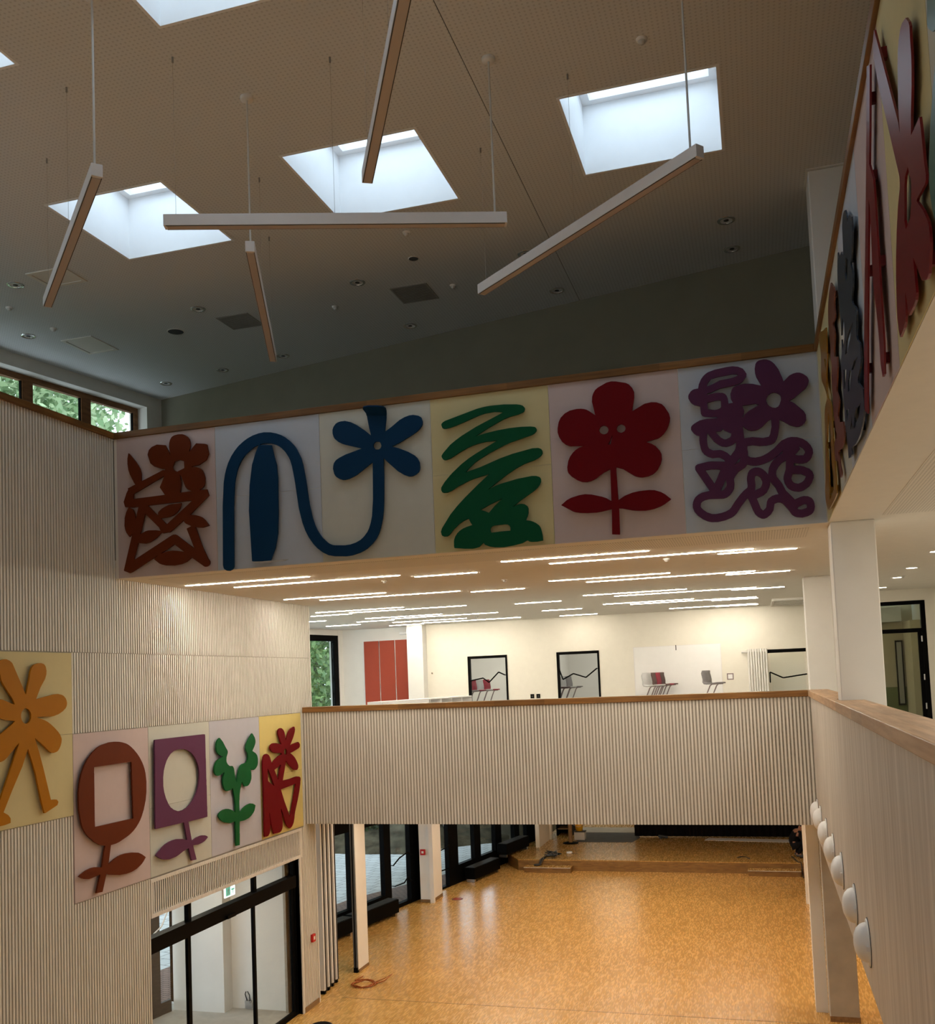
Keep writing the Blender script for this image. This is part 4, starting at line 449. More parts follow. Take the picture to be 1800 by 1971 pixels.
# ------------------------------------------------------------------ levels (metres above the hall floor)
XL, XR = -8.203, .76            # cladding face of the side wall, face of the gallery parapet
YU, YB = 11.28, 16.80           # upper gallery front, middle gallery front
ZB, ZC0, ZC1 = 3.34, 5.39, 5.49 # underside / cap of the middle gallery front
ZM = 4.40                       # middle storey floor
CEIL = 7.41                     # middle storey ceiling
ZU0, ZU1 = 9.305, 9.39          # cap of the upper gallery
ZUF = 8.30                      # upper storey floor
def facade(y): return -8.95 + .2 * (y - 26.8)      # skewed outer wall
def clere(y): return -10.48 + .193 * (y - 15.87)
YN = -4.0                       # back of the room, behind the camera

# ------------------------------------------------------------------ floors
fl = struct('floor', MB().box(XL - .16, YN, -.2, 3.6, 16.76, 0).prism([(facade(16.76) - .1, 16.76), (3.6, 16.76), (3.6, 37), (facade(30) - .1, 37), (facade(30) - .1, 30)], -.2, 0), MT['floor'])
struct('floor_vestibule', MB().box(-11.4, 11.4, -.2, XL - .165, 16.6, .003), MT['concrete'])
struct('trim_1', MB().box(XL + .3, 17.46, .0005, .75, 17.475, .003), MT['base_wood'])   # expansion joint in the parquet

# middle storey slab and its ceiling below
struct('floor_middle', MB().box(-11.6, YB + .3, 3.75, 3.6, 31.5, ZM).box(XR + .3, YN, 3.75, 3.6, YB + .3, ZM), MT['midfloor'])
struct('ceiling_hall', MB().box(-10.2, YB + .02, ZB, .80, 37.5, 3.62), MT['plaster'])
struct('ceiling_passage', MB().box(.82, YN, 3.12, 3.6, 37.5, 3.62), MT['plaster'])
# bridge front
wf = struct('wall_bridge', MB().box(XL, YB, ZB, XR, YB + .28, ZC0), MT['groove'])
ob('batten_cladding', ribs((XL + .01, YB), (XR - .01, YB), ZB, ZC0, pitch=.056, w=.03, nrm=(0, -1)), MT['batten'], wf, kind='stuff')
struct('trim_2', MB().box(XL, YB - .035, ZC0, XR - .035, YB + .30, ZC1), MT['trim'], bevel=.006)
# long gallery parapet
wg = struct('wall_gallery', MB().box(XR, YN, 3.09, XR + .24, YB + .28, ZC0), MT['veneer'])
cap = struct('trim_3', MB().box(XR - .035, YN, ZC0, XR + .29, 11.20, ZC1).box(XR - .035, 11.20, ZC0, XR + .05, 11.76, ZC1).box(XR - .035, 11.76, ZC0, XR + .29, YB + .30, ZC1), MT['cap_y'], bevel=.006)

# middle storey ceiling: strip along the edge plus perforated field
cm = struct('ceiling_middle', MB().box(-11.9, YU + .006, CEIL, 3.6, 25.6, CEIL + .25).box(.806, YN, CEIL, 3.6, YU + .006, CEIL + .25), MT['soffit'])
ob('perforated_field', MB().box(-7.9, YU + .28, CEIL - .004, .62, 12.35, CEIL + .002), MT['perf_warm'], cm)
gal = ob('perforated_field', MB().box(1.32, YN + .3, CEIL - .004, 3.4, 11.0, CEIL + .002), MT['perf_warm'], cm)
struct('floor_upper', MB().box(-11.9, YU + .3, CEIL + .26, 3.6, 16.6, ZUF).box(1.05, YN, CEIL + .26, 3.6, YU + .3, ZUF).box(-11.9, YN, CEIL + .26, -8.5, YU + .3, ZUF), MT['midfloor'])
# upper gallery front and side
struct('wall_upper_front', MB().box(XL, YU + .006, CEIL + .252, .80, YU + .28, ZU0), MT['soffit'])
struct('trim_4', MB().box(XL - .02, YU - .03, ZU0, .77, YU + .32, ZU1), MT['trim'], bevel=.006)
struct('wall_upper_gallery', MB().box(.806, YN, CEIL + .252, 1.05, 11.24, ZU0).box(.80, 11.24, CEIL + .252, .818, YU + .28, ZU0), MT['soffit'])
struct('trim_5', MB().box(.77, YN, ZU0, 1.09, 11.24, ZU1).box(.77, 11.24, ZU0, .818, YU + .32, ZU1), MT['trim_y'], bevel=.006)

# ------------------------------------------------------------------ ribbed side wall
DY0, DY1, DZ = 11.93, 16.47, 2.77      # glazed entrance
LZ = 3.30                              # top of the louvre above it
wl = struct('wall_left', MB().box(XL - .35, YN, 0, XL - .016, DY0, ZU0).box(XL - .35, DY0, LZ, XL - .016, 17.15, CEIL).box(XL - .35, DY0, CEIL, XL - .016, YU + .3, ZU0)
            .box(XL - .35, DY1, 0, XL - .016, 17.15, LZ), MT['groove'])
for (a, b, za, zb) in ((YN, YU, 6.415, ZU0), (YU, 17.13, 6.415, CEIL), (YN, 8.80, 0, 6.405), (8.80, 10.36, 0, 4.39), (10.36, 16.70, 5.40, 6.405), (10.36, DY0, 0, 3.31), (16.70, 17.13, .09, 6.405), (DY1 + .06, 16.70, .09, 3.30)):
    ob('batten_cladding', ribs((XL - .016, a), (XL - .016, b), za, zb, nrm=(1, 0)), MT['batten'], wl, kind='stuff')
struct('trim_6', MB().box(XL - .36, YN, ZU0, XL + .03, YU - .03, ZU1), MT['trim_y'], bevel=.006)
struct('trim_7', MB().box(XL - .30, DY1 + .0, 0, XL + .004, DY1 + .06, DZ).box(XL - .02, 17.13, 0, XL + .01, 17.165, CEIL), MT['batten'])   # post and corner bead
struct('baseboard_left', MB().box(XL - .02, DY1 + .06, 0, XL + .012, 17.12, .09), MT['base_wood'])

# louvre over the entrance: frame and one slat after another
lv = thing('ventilation_grille', (XL, (DY0 + 16.60) / 2, DZ), 'long whitewashed slatted ventilation grille above the glazed entrance', 'grille')
ob('frame', MB().box(XL - .06, DY0, DZ, XL + .005, 16.58, DZ + .055).box(XL - .06, DY0, LZ - .05, XL + .005, 16.58, LZ).box(XL - .06, DY0, DZ + .055, XL + .005, DY0 + .04, LZ - .05).box(XL - .06, 16.53, DZ + .055, XL + .005, 16.58, LZ - .05), MT['batten'], lv)
ob('backing', MB().box(XL - .12, DY0, DZ, XL - .065, 16.58, LZ), MT['dark'], lv)
n = 88; p = (16.53 - DY0 - .04) / n
s0 = ob('slat', MB().box(XL - .010, DY0 + .04 + p * .48, DZ + .056, XL - .003, DY0 + .04 + p, LZ - .051), MT['batten'], lv)
for i in range(1, n):
    c = s0.copy(); COL.objects.link(c); c.location = (s0.location.x, s0.location.y + i * p, s0.location.z)

# glazed entrance
en = thing('entrance_glazing', (XL - .13, (DY0 + DY1) / 2, 0), 'black framed glazed entrance with sliding leaf under the slatted grille', 'entrance')
xe0, xe1 = XL - .16, XL - .09
fr = MB()
fr.box(xe0, DY0, 0, xe1, DY0 + .05, DZ).box(xe0, DY1 - .07, 0, xe1, DY1 - .005, DZ).box(xe0, DY0, DZ - .03, xe1, DY1 - .005, DZ)
fr.box(xe0, 12.98, 2.48, xe1, 13.06, DZ - .03).box(xe0, 14.96, 2.48, xe1, 15.04, DZ - .03)
fr.box(xe0 + .01, DY0 + .05, 0, xe1, DY1 - .07, .04)
ob('frame', fr, MT['black'], en)
tr = ob('transom', MB().box(xe0 - .03, DY0 + .05, 2.27, xe1 + .05, DY1 - .07, 2.48), MT['black'], en)
ob('sensor', MB().box(xe1 + .05, 13.95, 2.28, xe1 + .09, 14.2, 2.33), MT['black'], tr)
for a, b in ((DY0 + .05, 12.98), (13.06, 14.96), (15.04, DY1 - .07)):
    ob('fanlight_pane', MB().box(XL - .13, a, 2.48, XL - .12, b, DZ - .03), MT['glass'], en)
for (a, b) in ((DY0 + .05, 13.05), (14.93, 16.40)):
    lf = ob('door_leaf', MB().box(xe0 + .01, a, .04, xe1 - .01, a + .06, 2.27).box(xe0 + .01, b - .08, .04, xe1 - .01, b, 2.27).box(xe0 + .01, a + .06, .04, xe1 - .01, b - .08, .09), MT['black'], en)
    ob('pane', MB().box(XL - .13, a + .06, .09, XL - .12, b - .08, 2.27), MT['glass'], lf)

# vestibule behind it
struct('wall_vestibule', MB().box(-9.69, 16.57, 0, XL - .30, 16.75, 3.1).box(-10.75, 16.28, 0, -9.69, 16.75, 3.1).box(-11.2, 11.2, 0, XL - .36, 11.4, 3.1), MT['white'])
struct('ceiling_vestibule', MB().box(-11.4, 11.2, 3.05, XL - .36, 16.75, 3.2), MT['white'])
od = thing('outer_door', (-10.7, 14.3, 0), 'dark framed outer glass door seen through the glazed entrance', 'door')
f = MB()
for y in (11.6, 12.9, 14.1): f.box(facade(y) - .0 + .26, y, 0, facade(y) + .34, y + .14, 3.05)
f.wallbox((facade(11.5) + .33, 11.5), (facade(16.2) + .33, 16.2), 0, .22, .07).wallbox((facade(11.5) + .33, 11.5), (facade(16.2) + .33, 16.2), 2.3, 2.5, .07)
f.wallbox((facade(15.58) + .34, 15.58), (facade(15.93) + .34, 15.93), 0, 3.04, .09)
ob('frame', f, MT['dark'], od)
ob('pane', MB().wallbox((facade(11.5) + .30, 11.5), (facade(15.6) + .30, 15.6), .22, 3.05, .01), MT['glass'], od)
br = thing('floor_grating', (-10.2, 14.5, 0), 'striped dirt-trapping floor grating inside the glazed entrance', 'doormat')
ob('backing', MB().box(-10.45, 12.6, .003, -9.0, 15.5, .012), MT['dark'], br)
for i in range(14): ob('strip', MB().box(-10.45, 12.65 + i * .2, .0125, -9.0, 12.73 + i * .2, .02), MT['steel'], br)
vl = thing('vestibule_lamp', (-9.6, 14.6, 3.03), 'flat bright ceiling panel lamp inside the glazed entrance', 'lamp')
ob('diffuser', MB().box(-9.9, 13.6, 3.0, -9.3, 15.4, 3.015), MT['led_white'], vl)
ob('housing', MB().box(-9.93, 13.57, 3.0155, -9.27, 15.43, 3.0495), MT['white'], vl)
es = thing('exit_sign', (-8.75, 14.92, 2.46), 'lit green and white exit sign behind the fanlight of the entrance', 'sign')
ob('panel', MB().box(-8.76, 14.78, 2.41, -8.735, 15.10, 2.60), MT['sign'], es)
run = MB(); X = -8.7335
run.add([(X, 14.80, 2.43), (X, 14.95, 2.43), (X, 14.95, 2.585), (X, 14.80, 2.585)], [(0, 1, 2, 3)])
ob('green_field', run, MT['sign_green'], es)
pic = MB(); X = -8.7325
def qd(pts): pic.add([(X, 14.80 + u * .15, 2.43 + v * .155) for u, v in pts], [tuple(range(len(pts)))])
qd([(.45, .35), (.6, .38), (.66, .7), (.5, .72)]); qd([(.58, .74), (.7, .76), (.7, .88), (.58, .86)]); qd([(.45, .38), (.55, .36), (.35, .1), (.25, .14)]); qd([(.55, .4), (.62, .38), (.8, .2), (.72, .12)]); qd([(.5, .7), (.5, .6), (.3, .5), (.28, .58)]); qd([(.65, .66), (.66, .58), (.86, .5), (.86, .58)])
ob('running_figure', pic, MT['paper'], es)
arr = MB(); X = -8.733
arr.add([(X, 14.97, 2.50), (X, 15.08, 2.50), (X, 15.08, 2.53), (X, 14.97, 2.53)], [(0, 1, 2, 3)])
arr.add([(X, 15.015, 2.445), (X, 15.04, 2.445), (X, 15.04, 2.5), (X, 15.015, 2.5)], [(0, 1, 2, 3)])
ob('arrow', arr, MT['sign_green'], es)
ob('housing', MB().box(-8.79, 14.76, 2.60, -8.72, 15.12, 2.64).cyl((-8.755, 14.94, 2.64), (-8.755, 14.94, 3.05), .008), MT['dark'], es)
so = thing('junction_box', (-9.35, 16.52, .35), 'unfinished wall socket with loose wires in the vestibule', 'socket')
ob('plate', MB().box(-9.42, 16.545, .02, -9.28, 16.57, .12).box(-9.40, 16.50, .12, -9.30, 16.57, .16), MT['steel'], so)
ob('loose_wire', MB().tube([(-9.38, 16.55, .16), (-9.40, 16.52, .28), (-9.37, 16.5, .33)], .01).tube([(-9.32, 16.55, .16), (-9.30, 16.5, .27), (-9.34, 16.5, .34)], .01), MT['cable_dark'], so)
lw = ob('loose_cable', MB().tube([(-10.3, 15.6, 3.0), (-10.2, 15.55, 2.3), (-10.25, 15.2, 1.8), (-10.45, 14.8, 1.5)], .012), MT['cable'])
lw['label'] = 'loose pale cable hanging down inside the vestibule'; lw['category'] = 'cable'

# fire alarm call points
def callpoint(loc, nx, ny, label):
    t = thing('fire_alarm_button', loc, label, 'fire alarm')
    x, y, z = loc
    if nx: ob('housing', MB().box(x, y - .06, z - .07, x + .045 * nx, y + .06, z + .07), MT['red'], t, bevel=.006); ob('push_field', MB().box(x + .0455 * nx, y - .028, z - .03, x + .048 * nx, y + .028, z + .03), MT['paper'], t)
    else: ob('housing', MB().box(x - .07, y, z - .075, x + .07, y - .045, z + .075), MT['red'], t, bevel=.006); ob('push_field', MB().box(x - .03, y - .0455, z - .03, x + .03, y - .048, z + .03), MT['paper'], t)
callpoint((XL + .003, 16.90, 1.24), 1, 0, 'red fire alarm button on the ribbed post beside the glazed entrance')

# ------------------------------------------------------------------ clerestory with timber windows
cw = MB()
y0, y1 = 4.0, 15.87
for (za, zb, off, t) in ((11.13, ROOF + .05, 0, .3),): cw.wallbox((clere(y0) - off, y0), (clere(y1) - off, y1), za, zb, .45)
cw.wallbox((clere(15.51), 15.51), (clere(15.90), 15.90), ZUF, 11.13, .45).wallbox((clere(y0), y0), (clere(15.51), 15.51), ZUF, 9.9, .45)
cw.wallbox((clere(YN), YN), (clere(4.0), 4.0), ZUF, ROOF + .05, .45)
struct('wall_clerestory', cw, MT['soffit'])
u = Vector((.193, 1)).normalized(); nn = Vector((-u.y, u.x))
def cpt(y, off):   # point on the clerestory line pushed outwards
    return (clere(y) + nn.x * off, y + nn.y * off)
ys = [15.50 - 1.17 * k for k in range(10)]
for k in range(9):
    b, a = ys[k], ys[k + 1]
    w = struct('window_%d' % (k + 1), MB().wallbox(cpt(a + .10, .22), cpt(b - .10, .22), 11.03, 11.13, .08).wallbox(cpt(a + .10, .22), cpt(b - .10, .22), 9.9, 10.02, .08)
               .wallbox(cpt(a, .22), cpt(a + .10, .22), 9.9, 11.13, .08).wallbox(cpt(b - .10, .22), cpt(b, .22), 9.9, 11.13, .08), MT['frame_wood'])
    ob('gasket', MB().wallbox(cpt(b - .115, .235), cpt(b - .10, .235), 10.02, 11.03, .05), MT['black'], w)
    ob('pane', MB().wallbox(cpt(a + .10, .26), cpt(b - .10, .26), 10.02, 11.03, .012), MT['glass'], w)
# upper back wall and closing walls
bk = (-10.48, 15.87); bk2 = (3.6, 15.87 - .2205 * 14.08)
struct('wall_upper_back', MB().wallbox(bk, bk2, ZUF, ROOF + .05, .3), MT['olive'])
struct('floor_near', MB().box(XL, YN, 3.75, XR, -.75, ZM).box(XL, -.75, 3.6, XR, -.55, ZC0), MT['midfloor'])
struct('ceiling_near', MB().box(XL, YN, CEIL, .80, -.75, CEIL + .25).box(XL, -.75, CEIL, .80, -.55, ZU0), MT['soffit'])
for x in (-6.5, -3.7, -.9): area('near_gallery_fill', (x, -2.2, CEIL - .03), 2.2, .3, 72, (1, .97, .92))  # unseen fill lights added behind the camera to brighten the atrium
struct('wall_right', MB().box(3.6, YN, ZUF, 3.9, 15, ROOF + .05).box(3.6, YN, ZM, 3.9, 26, CEIL).box(3.6, YN, 0, 3.9, 37.5, 3.12), MT['plaster'])
struct('wall_back', MB().box(-11.9, YN - .3, 0, 3.9, YN, ROOF + .05), MT['plaster'])

# ------------------------------------------------------------------ roof ceiling with skylight wells
ysl = sorted(SKYLIGHT_Y); yy = [YN - .3] + [v for p in ysl for v in (p[0] - .028, p[1] + .028)] + [16.9]
def holes(mb, xlo, xhi, seam=None):
    for j in range(len(yy) - 1):
        if xlo is None:                       # field along the skewed outer wall
            e0, e1 = clere(yy[j]) - .46, clere(yy[j + 1]) - .46
            mb.prism([(e0, yy[j]), (xhi, yy[j]), (xhi, yy[j + 1]), (e1, yy[j + 1])], ROOF, ROOF + .12)
        elif j % 2 == 0:
            mb.box(xlo, yy[j], ROOF, xhi, yy[j + 1], ROOF + .12)
        else:
            cur = xlo
            for a, b in SKYLIGHT_X:
                if a >= xlo and b <= xhi:
                    mb.box(cur, yy[j], ROOF, a - .028, yy[j + 1], ROOF + .12); cur = b + .028
            mb.box(cur, yy[j], ROOF, xhi, yy[j + 1], ROOF + .12)
    return mb
SEAM = -2.22
XF = SKYLIGHT_X[0][0] - .03
ce = struct('ceiling', holes(holes(MB(), None, XF), XF, SEAM - .004), MT['perf'])
ob('ceiling_board', holes(MB(), SEAM + .004, 3.9), MT['perf'], ce)
ob('joint', MB().box(SEAM - .004, YN, ROOF + .006, SEAM + .004, 16.5, ROOF + .06), MT['mat_grey'], ce)
ob('roof_slab', MB().prism([(clere(YN) - .45, YN - .3), (-7.5, YN - .3), (-7.5, 16.9), (clere(16.9) - .45, 16.9)], ROOF + .13, ROOF + .2).box(-.0, YN - .3, ROOF + .13, 3.9, 16.9, ROOF + .2), MT['dark'], ce)
k = 10
for j, (ya, yb) in enumerate(SKYLIGHT_Y):
    for i, (xa, xb) in enumerate(SKYLIGHT_X):
        zt = 12.12; t = .03
        w = struct('window_%d' % k, MB().box(xa - t, ya - t, ROOF - .004, xa, yb + t, zt).box(xb, ya - t, ROOF - .004, xb + t, yb + t, zt).box(xa, ya - t, ROOF - .004, xb, ya, zt).box(xa, yb, ROOF - .004, xb, yb + t, zt), MT['white_cool'])
        e = .09
        ob('frame', MB().box(xa - .05, ya - .05, zt, xa + e, yb + .05, zt + .11).box(xb - e, ya - .05, zt, xb + .05, yb + .05, zt + .11).box(xa + e, ya - .05, zt, xb - e, ya + e, zt + .11).box(xa + e, yb - e, zt, xb - e, yb + .05, zt + .11), MT['white_cool'], w)
        ob('pane', MB().box(xa - .05, ya - .05, zt + .115, xb + .05, yb + .05, zt + .13), MT['glass_roof'], w)
        k += 1
NEXT_WINDOW = k

# ------------------------------------------------------------------ columns
struct('column', MB().box(.822, 11.26, ZM, 1.27, 11.71, CEIL), MT['white'], bevel=.012)
struct('column', MB().box(.822, 11.26, ZUF, 1.27, 11.71, ROOF - .02), MT['white'], bevel=.012)
struct('trim_8', MB().box(.80, 11.24, ROOF - .018, 1.29, 11.73, ROOF - .001), MT['soffit'])
struct('column', MB().box(.806, 17.80, ZM, 1.25, 18.2, CEIL), MT['white'], bevel=.012)
c1 = struct('column', MB().box(.805, 17.62, 0, 1.262, 18.05, 3.12), MT['concrete'], bevel=.012)
ob('baseboard', MB().box(.797, 17.612, 0, 1.27, 17.62, .09), MT['base_wood'], c1)
struct('column', MB().box(.60, 18.06, 0, .80, 18.40, ZB), MT['white'])
struct('trim_9', MB().box(.79, 26.15, 0, 1.05, 26.4, ZB), MT['white'])
# ------------------------------------------------------------------ art panels with cut-out reliefs
PAST = dict(pink=mat('pale_pink_board', (0.554, 0.458, 0.454), .8, .15, noise=.015), blue=mat('pale_blue_board', (0.479, 0.527, 0.605), .8, .15, noise=.015), ivory=mat('ivory_board', (0.554, 0.562, 0.508), .8, .15, noise=.015),
            yellow=mat('pale_yellow_board', (0.605, 0.537, 0.303), .8, .15, noise=.015), lilac=mat('pale_lilac_board', (0.504, 0.502, 0.57), .8, .15, noise=.015), gold=mat('light_yellow_board', (0.689, 0.562, 0.214), .8, .15, noise=.015))
PAINT = dict(rust=mat('rust_lacquer', (0.1179, 0.02134, 0.004493), .6, .12, noise=.02), blue=mat('deep_blue_lacquer', (0.001728, 0.03168, 0.08928), .6, .12, noise=.02), green=mat('deep_green_lacquer', (0.00216, 0.0756, 0.03024), .6, .12, noise=.02),
             red=mat('dark_red_lacquer', (0.1408, 0.001224, 0.004896), .6, .12, noise=.02), purple=mat('plum_lacquer', (0.09, 0.02736, 0.0756), .6, .12, noise=.02), orange=mat('orange_lacquer', (0.396, 0.1548, 0.00432), .6, .12, noise=.02),
             brown=mat('brick_brown_lacquer', (0.1872, 0.0648, 0.0432), .33, .4, noise=.02), slate=mat('slate_blue_lacquer', (0.0396, 0.054, 0.0792), .33, .4, noise=.02), wine=mat('wine_red_lacquer', (0.18, 0.00864, 0.0144), .33, .4, noise=.02),
             leaf=mat('leaf_green_lacquer', (0.00576, 0.0936, 0.0252), .6, .12, noise=.02), plum=mat('violet_lacquer', (0.1116, 0.03456, 0.0828), .6, .12, noise=.02), gold=mat('ochre_lacquer', (0.3024, 0.1584, 0.0216), .33, .4, noise=.02), teal=mat('sea_green_lacquer', (0.0648, 0.1728, 0.144), .33, .4, noise=.02))

def art_panel(key, axis, a, b, z0, z1, board, paint, label, sgn=1, joint=True, keys=None, seam=None):
    """a pastel board (two halves with a joint) and one cut-out figure held off it by spacers"""
    mid = seam or (z0 + z1) / 2
    face = {'U': YU - .001, 'L': XL + .004, 'R': .80}[key[0]]
    loc = ((a + b) / 2, face, z0) if axis == 1 else (face, (a + b) / 2, z0)
    t = thing('art_panel', loc, label, 'wall art', 'cut-out flower panels around the hall')
    g = .0035
    parts = ((z0, mid - .002), (mid + .002, z1)) if joint else ((z0, z1),)
    for za, zb in parts:
        m_ = MB()
        if axis == 1: m_.box(a + g, face, za, b - g, face + .005, zb)
        elif sgn > 0: m_.box(face - .022, a + g, za, face, b - g, zb)
        else: m_.box(face, a + g, za, face + .005, b - g, zb)
        ob('board', m_, PAST[board], t)
    for kk in (keys or [key]):
        loops = RELIEFS[kk]
        thick = .011 if kk[0] == 'R' else .022
        front = {'U': YU - .06, 'L': XL + .06, 'R': .76}[kk[0]]
        rel = plane_shape(loops, axis, front, thick, sgn)
        r = ob('relief', rel, PAINT[paint], t)
        # spacers behind the plate, set inside the outline
        L0 = max(loops, key=lambda l: len(l)); placed = 0
        def inside(p):
            c = False
            for l in loops:
                j = len(l) - 1
                for i in range(len(l)):
                    (xi, yi), (xj, yj) = l[i], l[j]
                    if (yi > p[1]) != (yj > p[1]) and p[0] < (xj - xi) * (p[1] - yi) / (yj - yi) + xi: c = not c
                    j = i
            return c
        us = [q[0] for q in L0]; vs = [q[1] for q in L0]; rnd = random.Random(len(us)); spots = []
        for _ in range(900):
            p = (rnd.uniform(min(us), max(us)), rnd.uniform(min(vs), max(vs)))
            if all(inside((p[0] + dx, p[1] + dy)) for dx, dy in ((-.035, 0), (.035, 0), (0, .05), (0, -.05))) and all(math.hypot(p[0] - q[0], p[1] - q[1]) > .4 for q in spots):
                spots.append(p)
            if len(spots) >= 6: break
        for (pu, pv) in spots:
            m_ = MB()
            if axis == 1: m_.box(pu - .015, front + thick, pv - .03, pu + .015, face, pv + .03)
            elif sgn > 0: m_.box(face, pu - .015, pv - .03, front - thick, pu + .015, pv + .03)
            else: m_.box(front + thick, pu - .015, pv - .03, face, pu + .015, pv + .03)
            ob('spacer', m_, MT['alu'] if kk[0] != 'R' else PAINT[paint], t)
    return t

ux = [XL + .045, -6.655, -5.165, -3.682, -2.208, -.703, .795]
uz0, uz1 = CEIL + .004, ZU0 - .002
art_panel('U1', 1, ux[0], ux[1], uz0, uz1, 'pink', 'rust', 'pale pink panel with rust-brown flower and jagged leafy stems, above the ledge', seam=None, joint=False)
art_panel('U2', 1, ux[1], ux[3], uz0, uz1, 'blue', 'blue', 'double panel with a navy blue flower on a long looping stem, above the ledge', joint=True)
art_panel('U4', 1, ux[3], ux[4], uz0, uz1, 'yellow', 'green', 'pale yellow panel with dark green zigzag scribble, above the ledge')
art_panel('U5', 1, ux[4], ux[5], uz0, uz1, 'pink', 'red', 'pale pink panel with big red flower that has two round eyes, above the ledge', joint=False)
art_panel('U6', 1, ux[5], ux[6], uz0, uz1, 'blue', 'purple', 'pale blue panel with plum flower and tangled loops, in the corner above the ledge')
ly = [8.81, 10.362, 11.93, 13.513, 15.10, 16.68]
art_panel('L1', 0, ly[0], ly[1], 4.40, 6.40, 'yellow', 'orange', 'pale yellow panel with an orange flower walking on two legs, ribbed wall')
art_panel('L2', 0, ly[1], ly[2], 3.325, 5.39, 'pink', 'rust', 'pale pink panel with rust-brown oval flower around a square opening, ribbed wall', joint=False)
art_panel('L3', 0, ly[2], ly[3], 3.325, 5.39, 'ivory', 'plum', 'ivory panel with purple square flower around an oval opening, ribbed wall', seam=4.27)
art_panel('L4', 0, ly[3], ly[4], 3.325, 5.39, 'lilac', 'leaf', 'pale lilac panel with green forked plant and rounded leaves, ribbed wall', joint=False)
art_panel('L5', 0, ly[4], ly[5], 3.325, 5.39, 'gold', 'red', 'bright yellow panel with red flower over angular red legs, beside the bridge')
rz0, rz1 = CEIL + .004, ZU0 - .002
art_panel('R1', 0, 9.415, 11.235, rz0, rz1, 'yellow', 'gold', 'pale yellow side panel with thin ochre figure, in the corner by the column', -1, False)
art_panel('R2', 0, 8.33, 9.415, rz0, rz1, 'ivory', 'brown', 'ivory side panel with narrow brick-brown figure, next to the corner', -1, False)
art_panel('R3', 0, 6.89, 8.33, rz0, rz1, 'blue', 'slate', 'pale blue side panel with slate blue leafy figure on the high gallery', -1, False)
art_panel('R4', 0, 5.56, 6.89, rz0, rz1, 'pink', 'wine', 'pale pink side panel with two long thin wine-red bars on the high gallery', -1, False)
art_panel('R5', 0, 4.245, 5.56, rz0, rz1, 'yellow', 'wine', 'cream side panel with broad wine-red petals on the high gallery', -1, False)
art_panel('R6', 0, 2.90, 4.245, rz0, rz1, 'ivory', 'teal', 'side panel with a sea-green shape cut off by the top corner', -1, False)
# the second half of the wide blue-flower board is ivory
for o in list(bpy.data.objects):
    if o.name.startswith('board') and o.parent and 'double panel' in o.parent.get('label', ''):
        bpy.data.objects.remove(o)
tU = [o for o in bpy.data.objects if 'double panel' in o.get('label', '')][0]
zm = (uz0 + uz1) / 2
for za, zb in ((uz0, zm - .002), (zm + .002, uz1)):
    ob('board', MB().box(ux[1] + .0035, YU - .001, za, ux[2] - .0035, YU + .004, zb), PAST['blue'], tU)
ob('board', MB().box(ux[2] + .0035, YU - .001, uz0, ux[3] - .0035, YU + .004, uz1), PAST['ivory'], tU, label='ivory half of the board')
# the uppermost petal of the blue flower curls out of the plane
cp = MB()
rows = [(-4.496, 9.190, -4.234, 9.160, .061), (-4.500, 9.215, -4.233, 9.185, .075), (-4.519, 9.243, -4.232, 9.209, .10), (-4.544, 9.277, -4.239, 9.24, .14), (-4.536, 9.296, -4.27, 9.264, .18), (-4.473, 9.299, -4.353, 9.284, .20)]
vs = []
for xa, za, xb, zb, o_ in rows:               # the sheet leans further out of the panel row by row
    q = (YU - o_) / (YU - .06)
    for i in range(5): vs.append(((xa + (xb - xa) * i / 4) * q, YU - o_, EYE + (za + (zb - za) * i / 4 - EYE) * q))
fs = [(r * 5 + i, r * 5 + i + 1, r * 5 + i + 6, r * 5 + i + 5) for r in range(5) for i in range(4)]
cp.add(vs, fs, True)
pe = ob('curled_petal', cp, PAINT['blue'], tU)
sm = pe.modifiers.new('thickness', 'SOLIDIFY'); sm.thickness = .02
rest = ob('thin_rod', MB().cyl((-6.12, YU - .07, 7.47), (-5.62, YU - .07, 7.475), .006).cyl((-6.0, YU - .09, 7.455), (-5.64, YU - .09, 7.46), .006), MT['steel'], tU)

MT['grille_grey'] = mat('grille_grey', (.30, .29, .27), .7, .2, noise=.03)
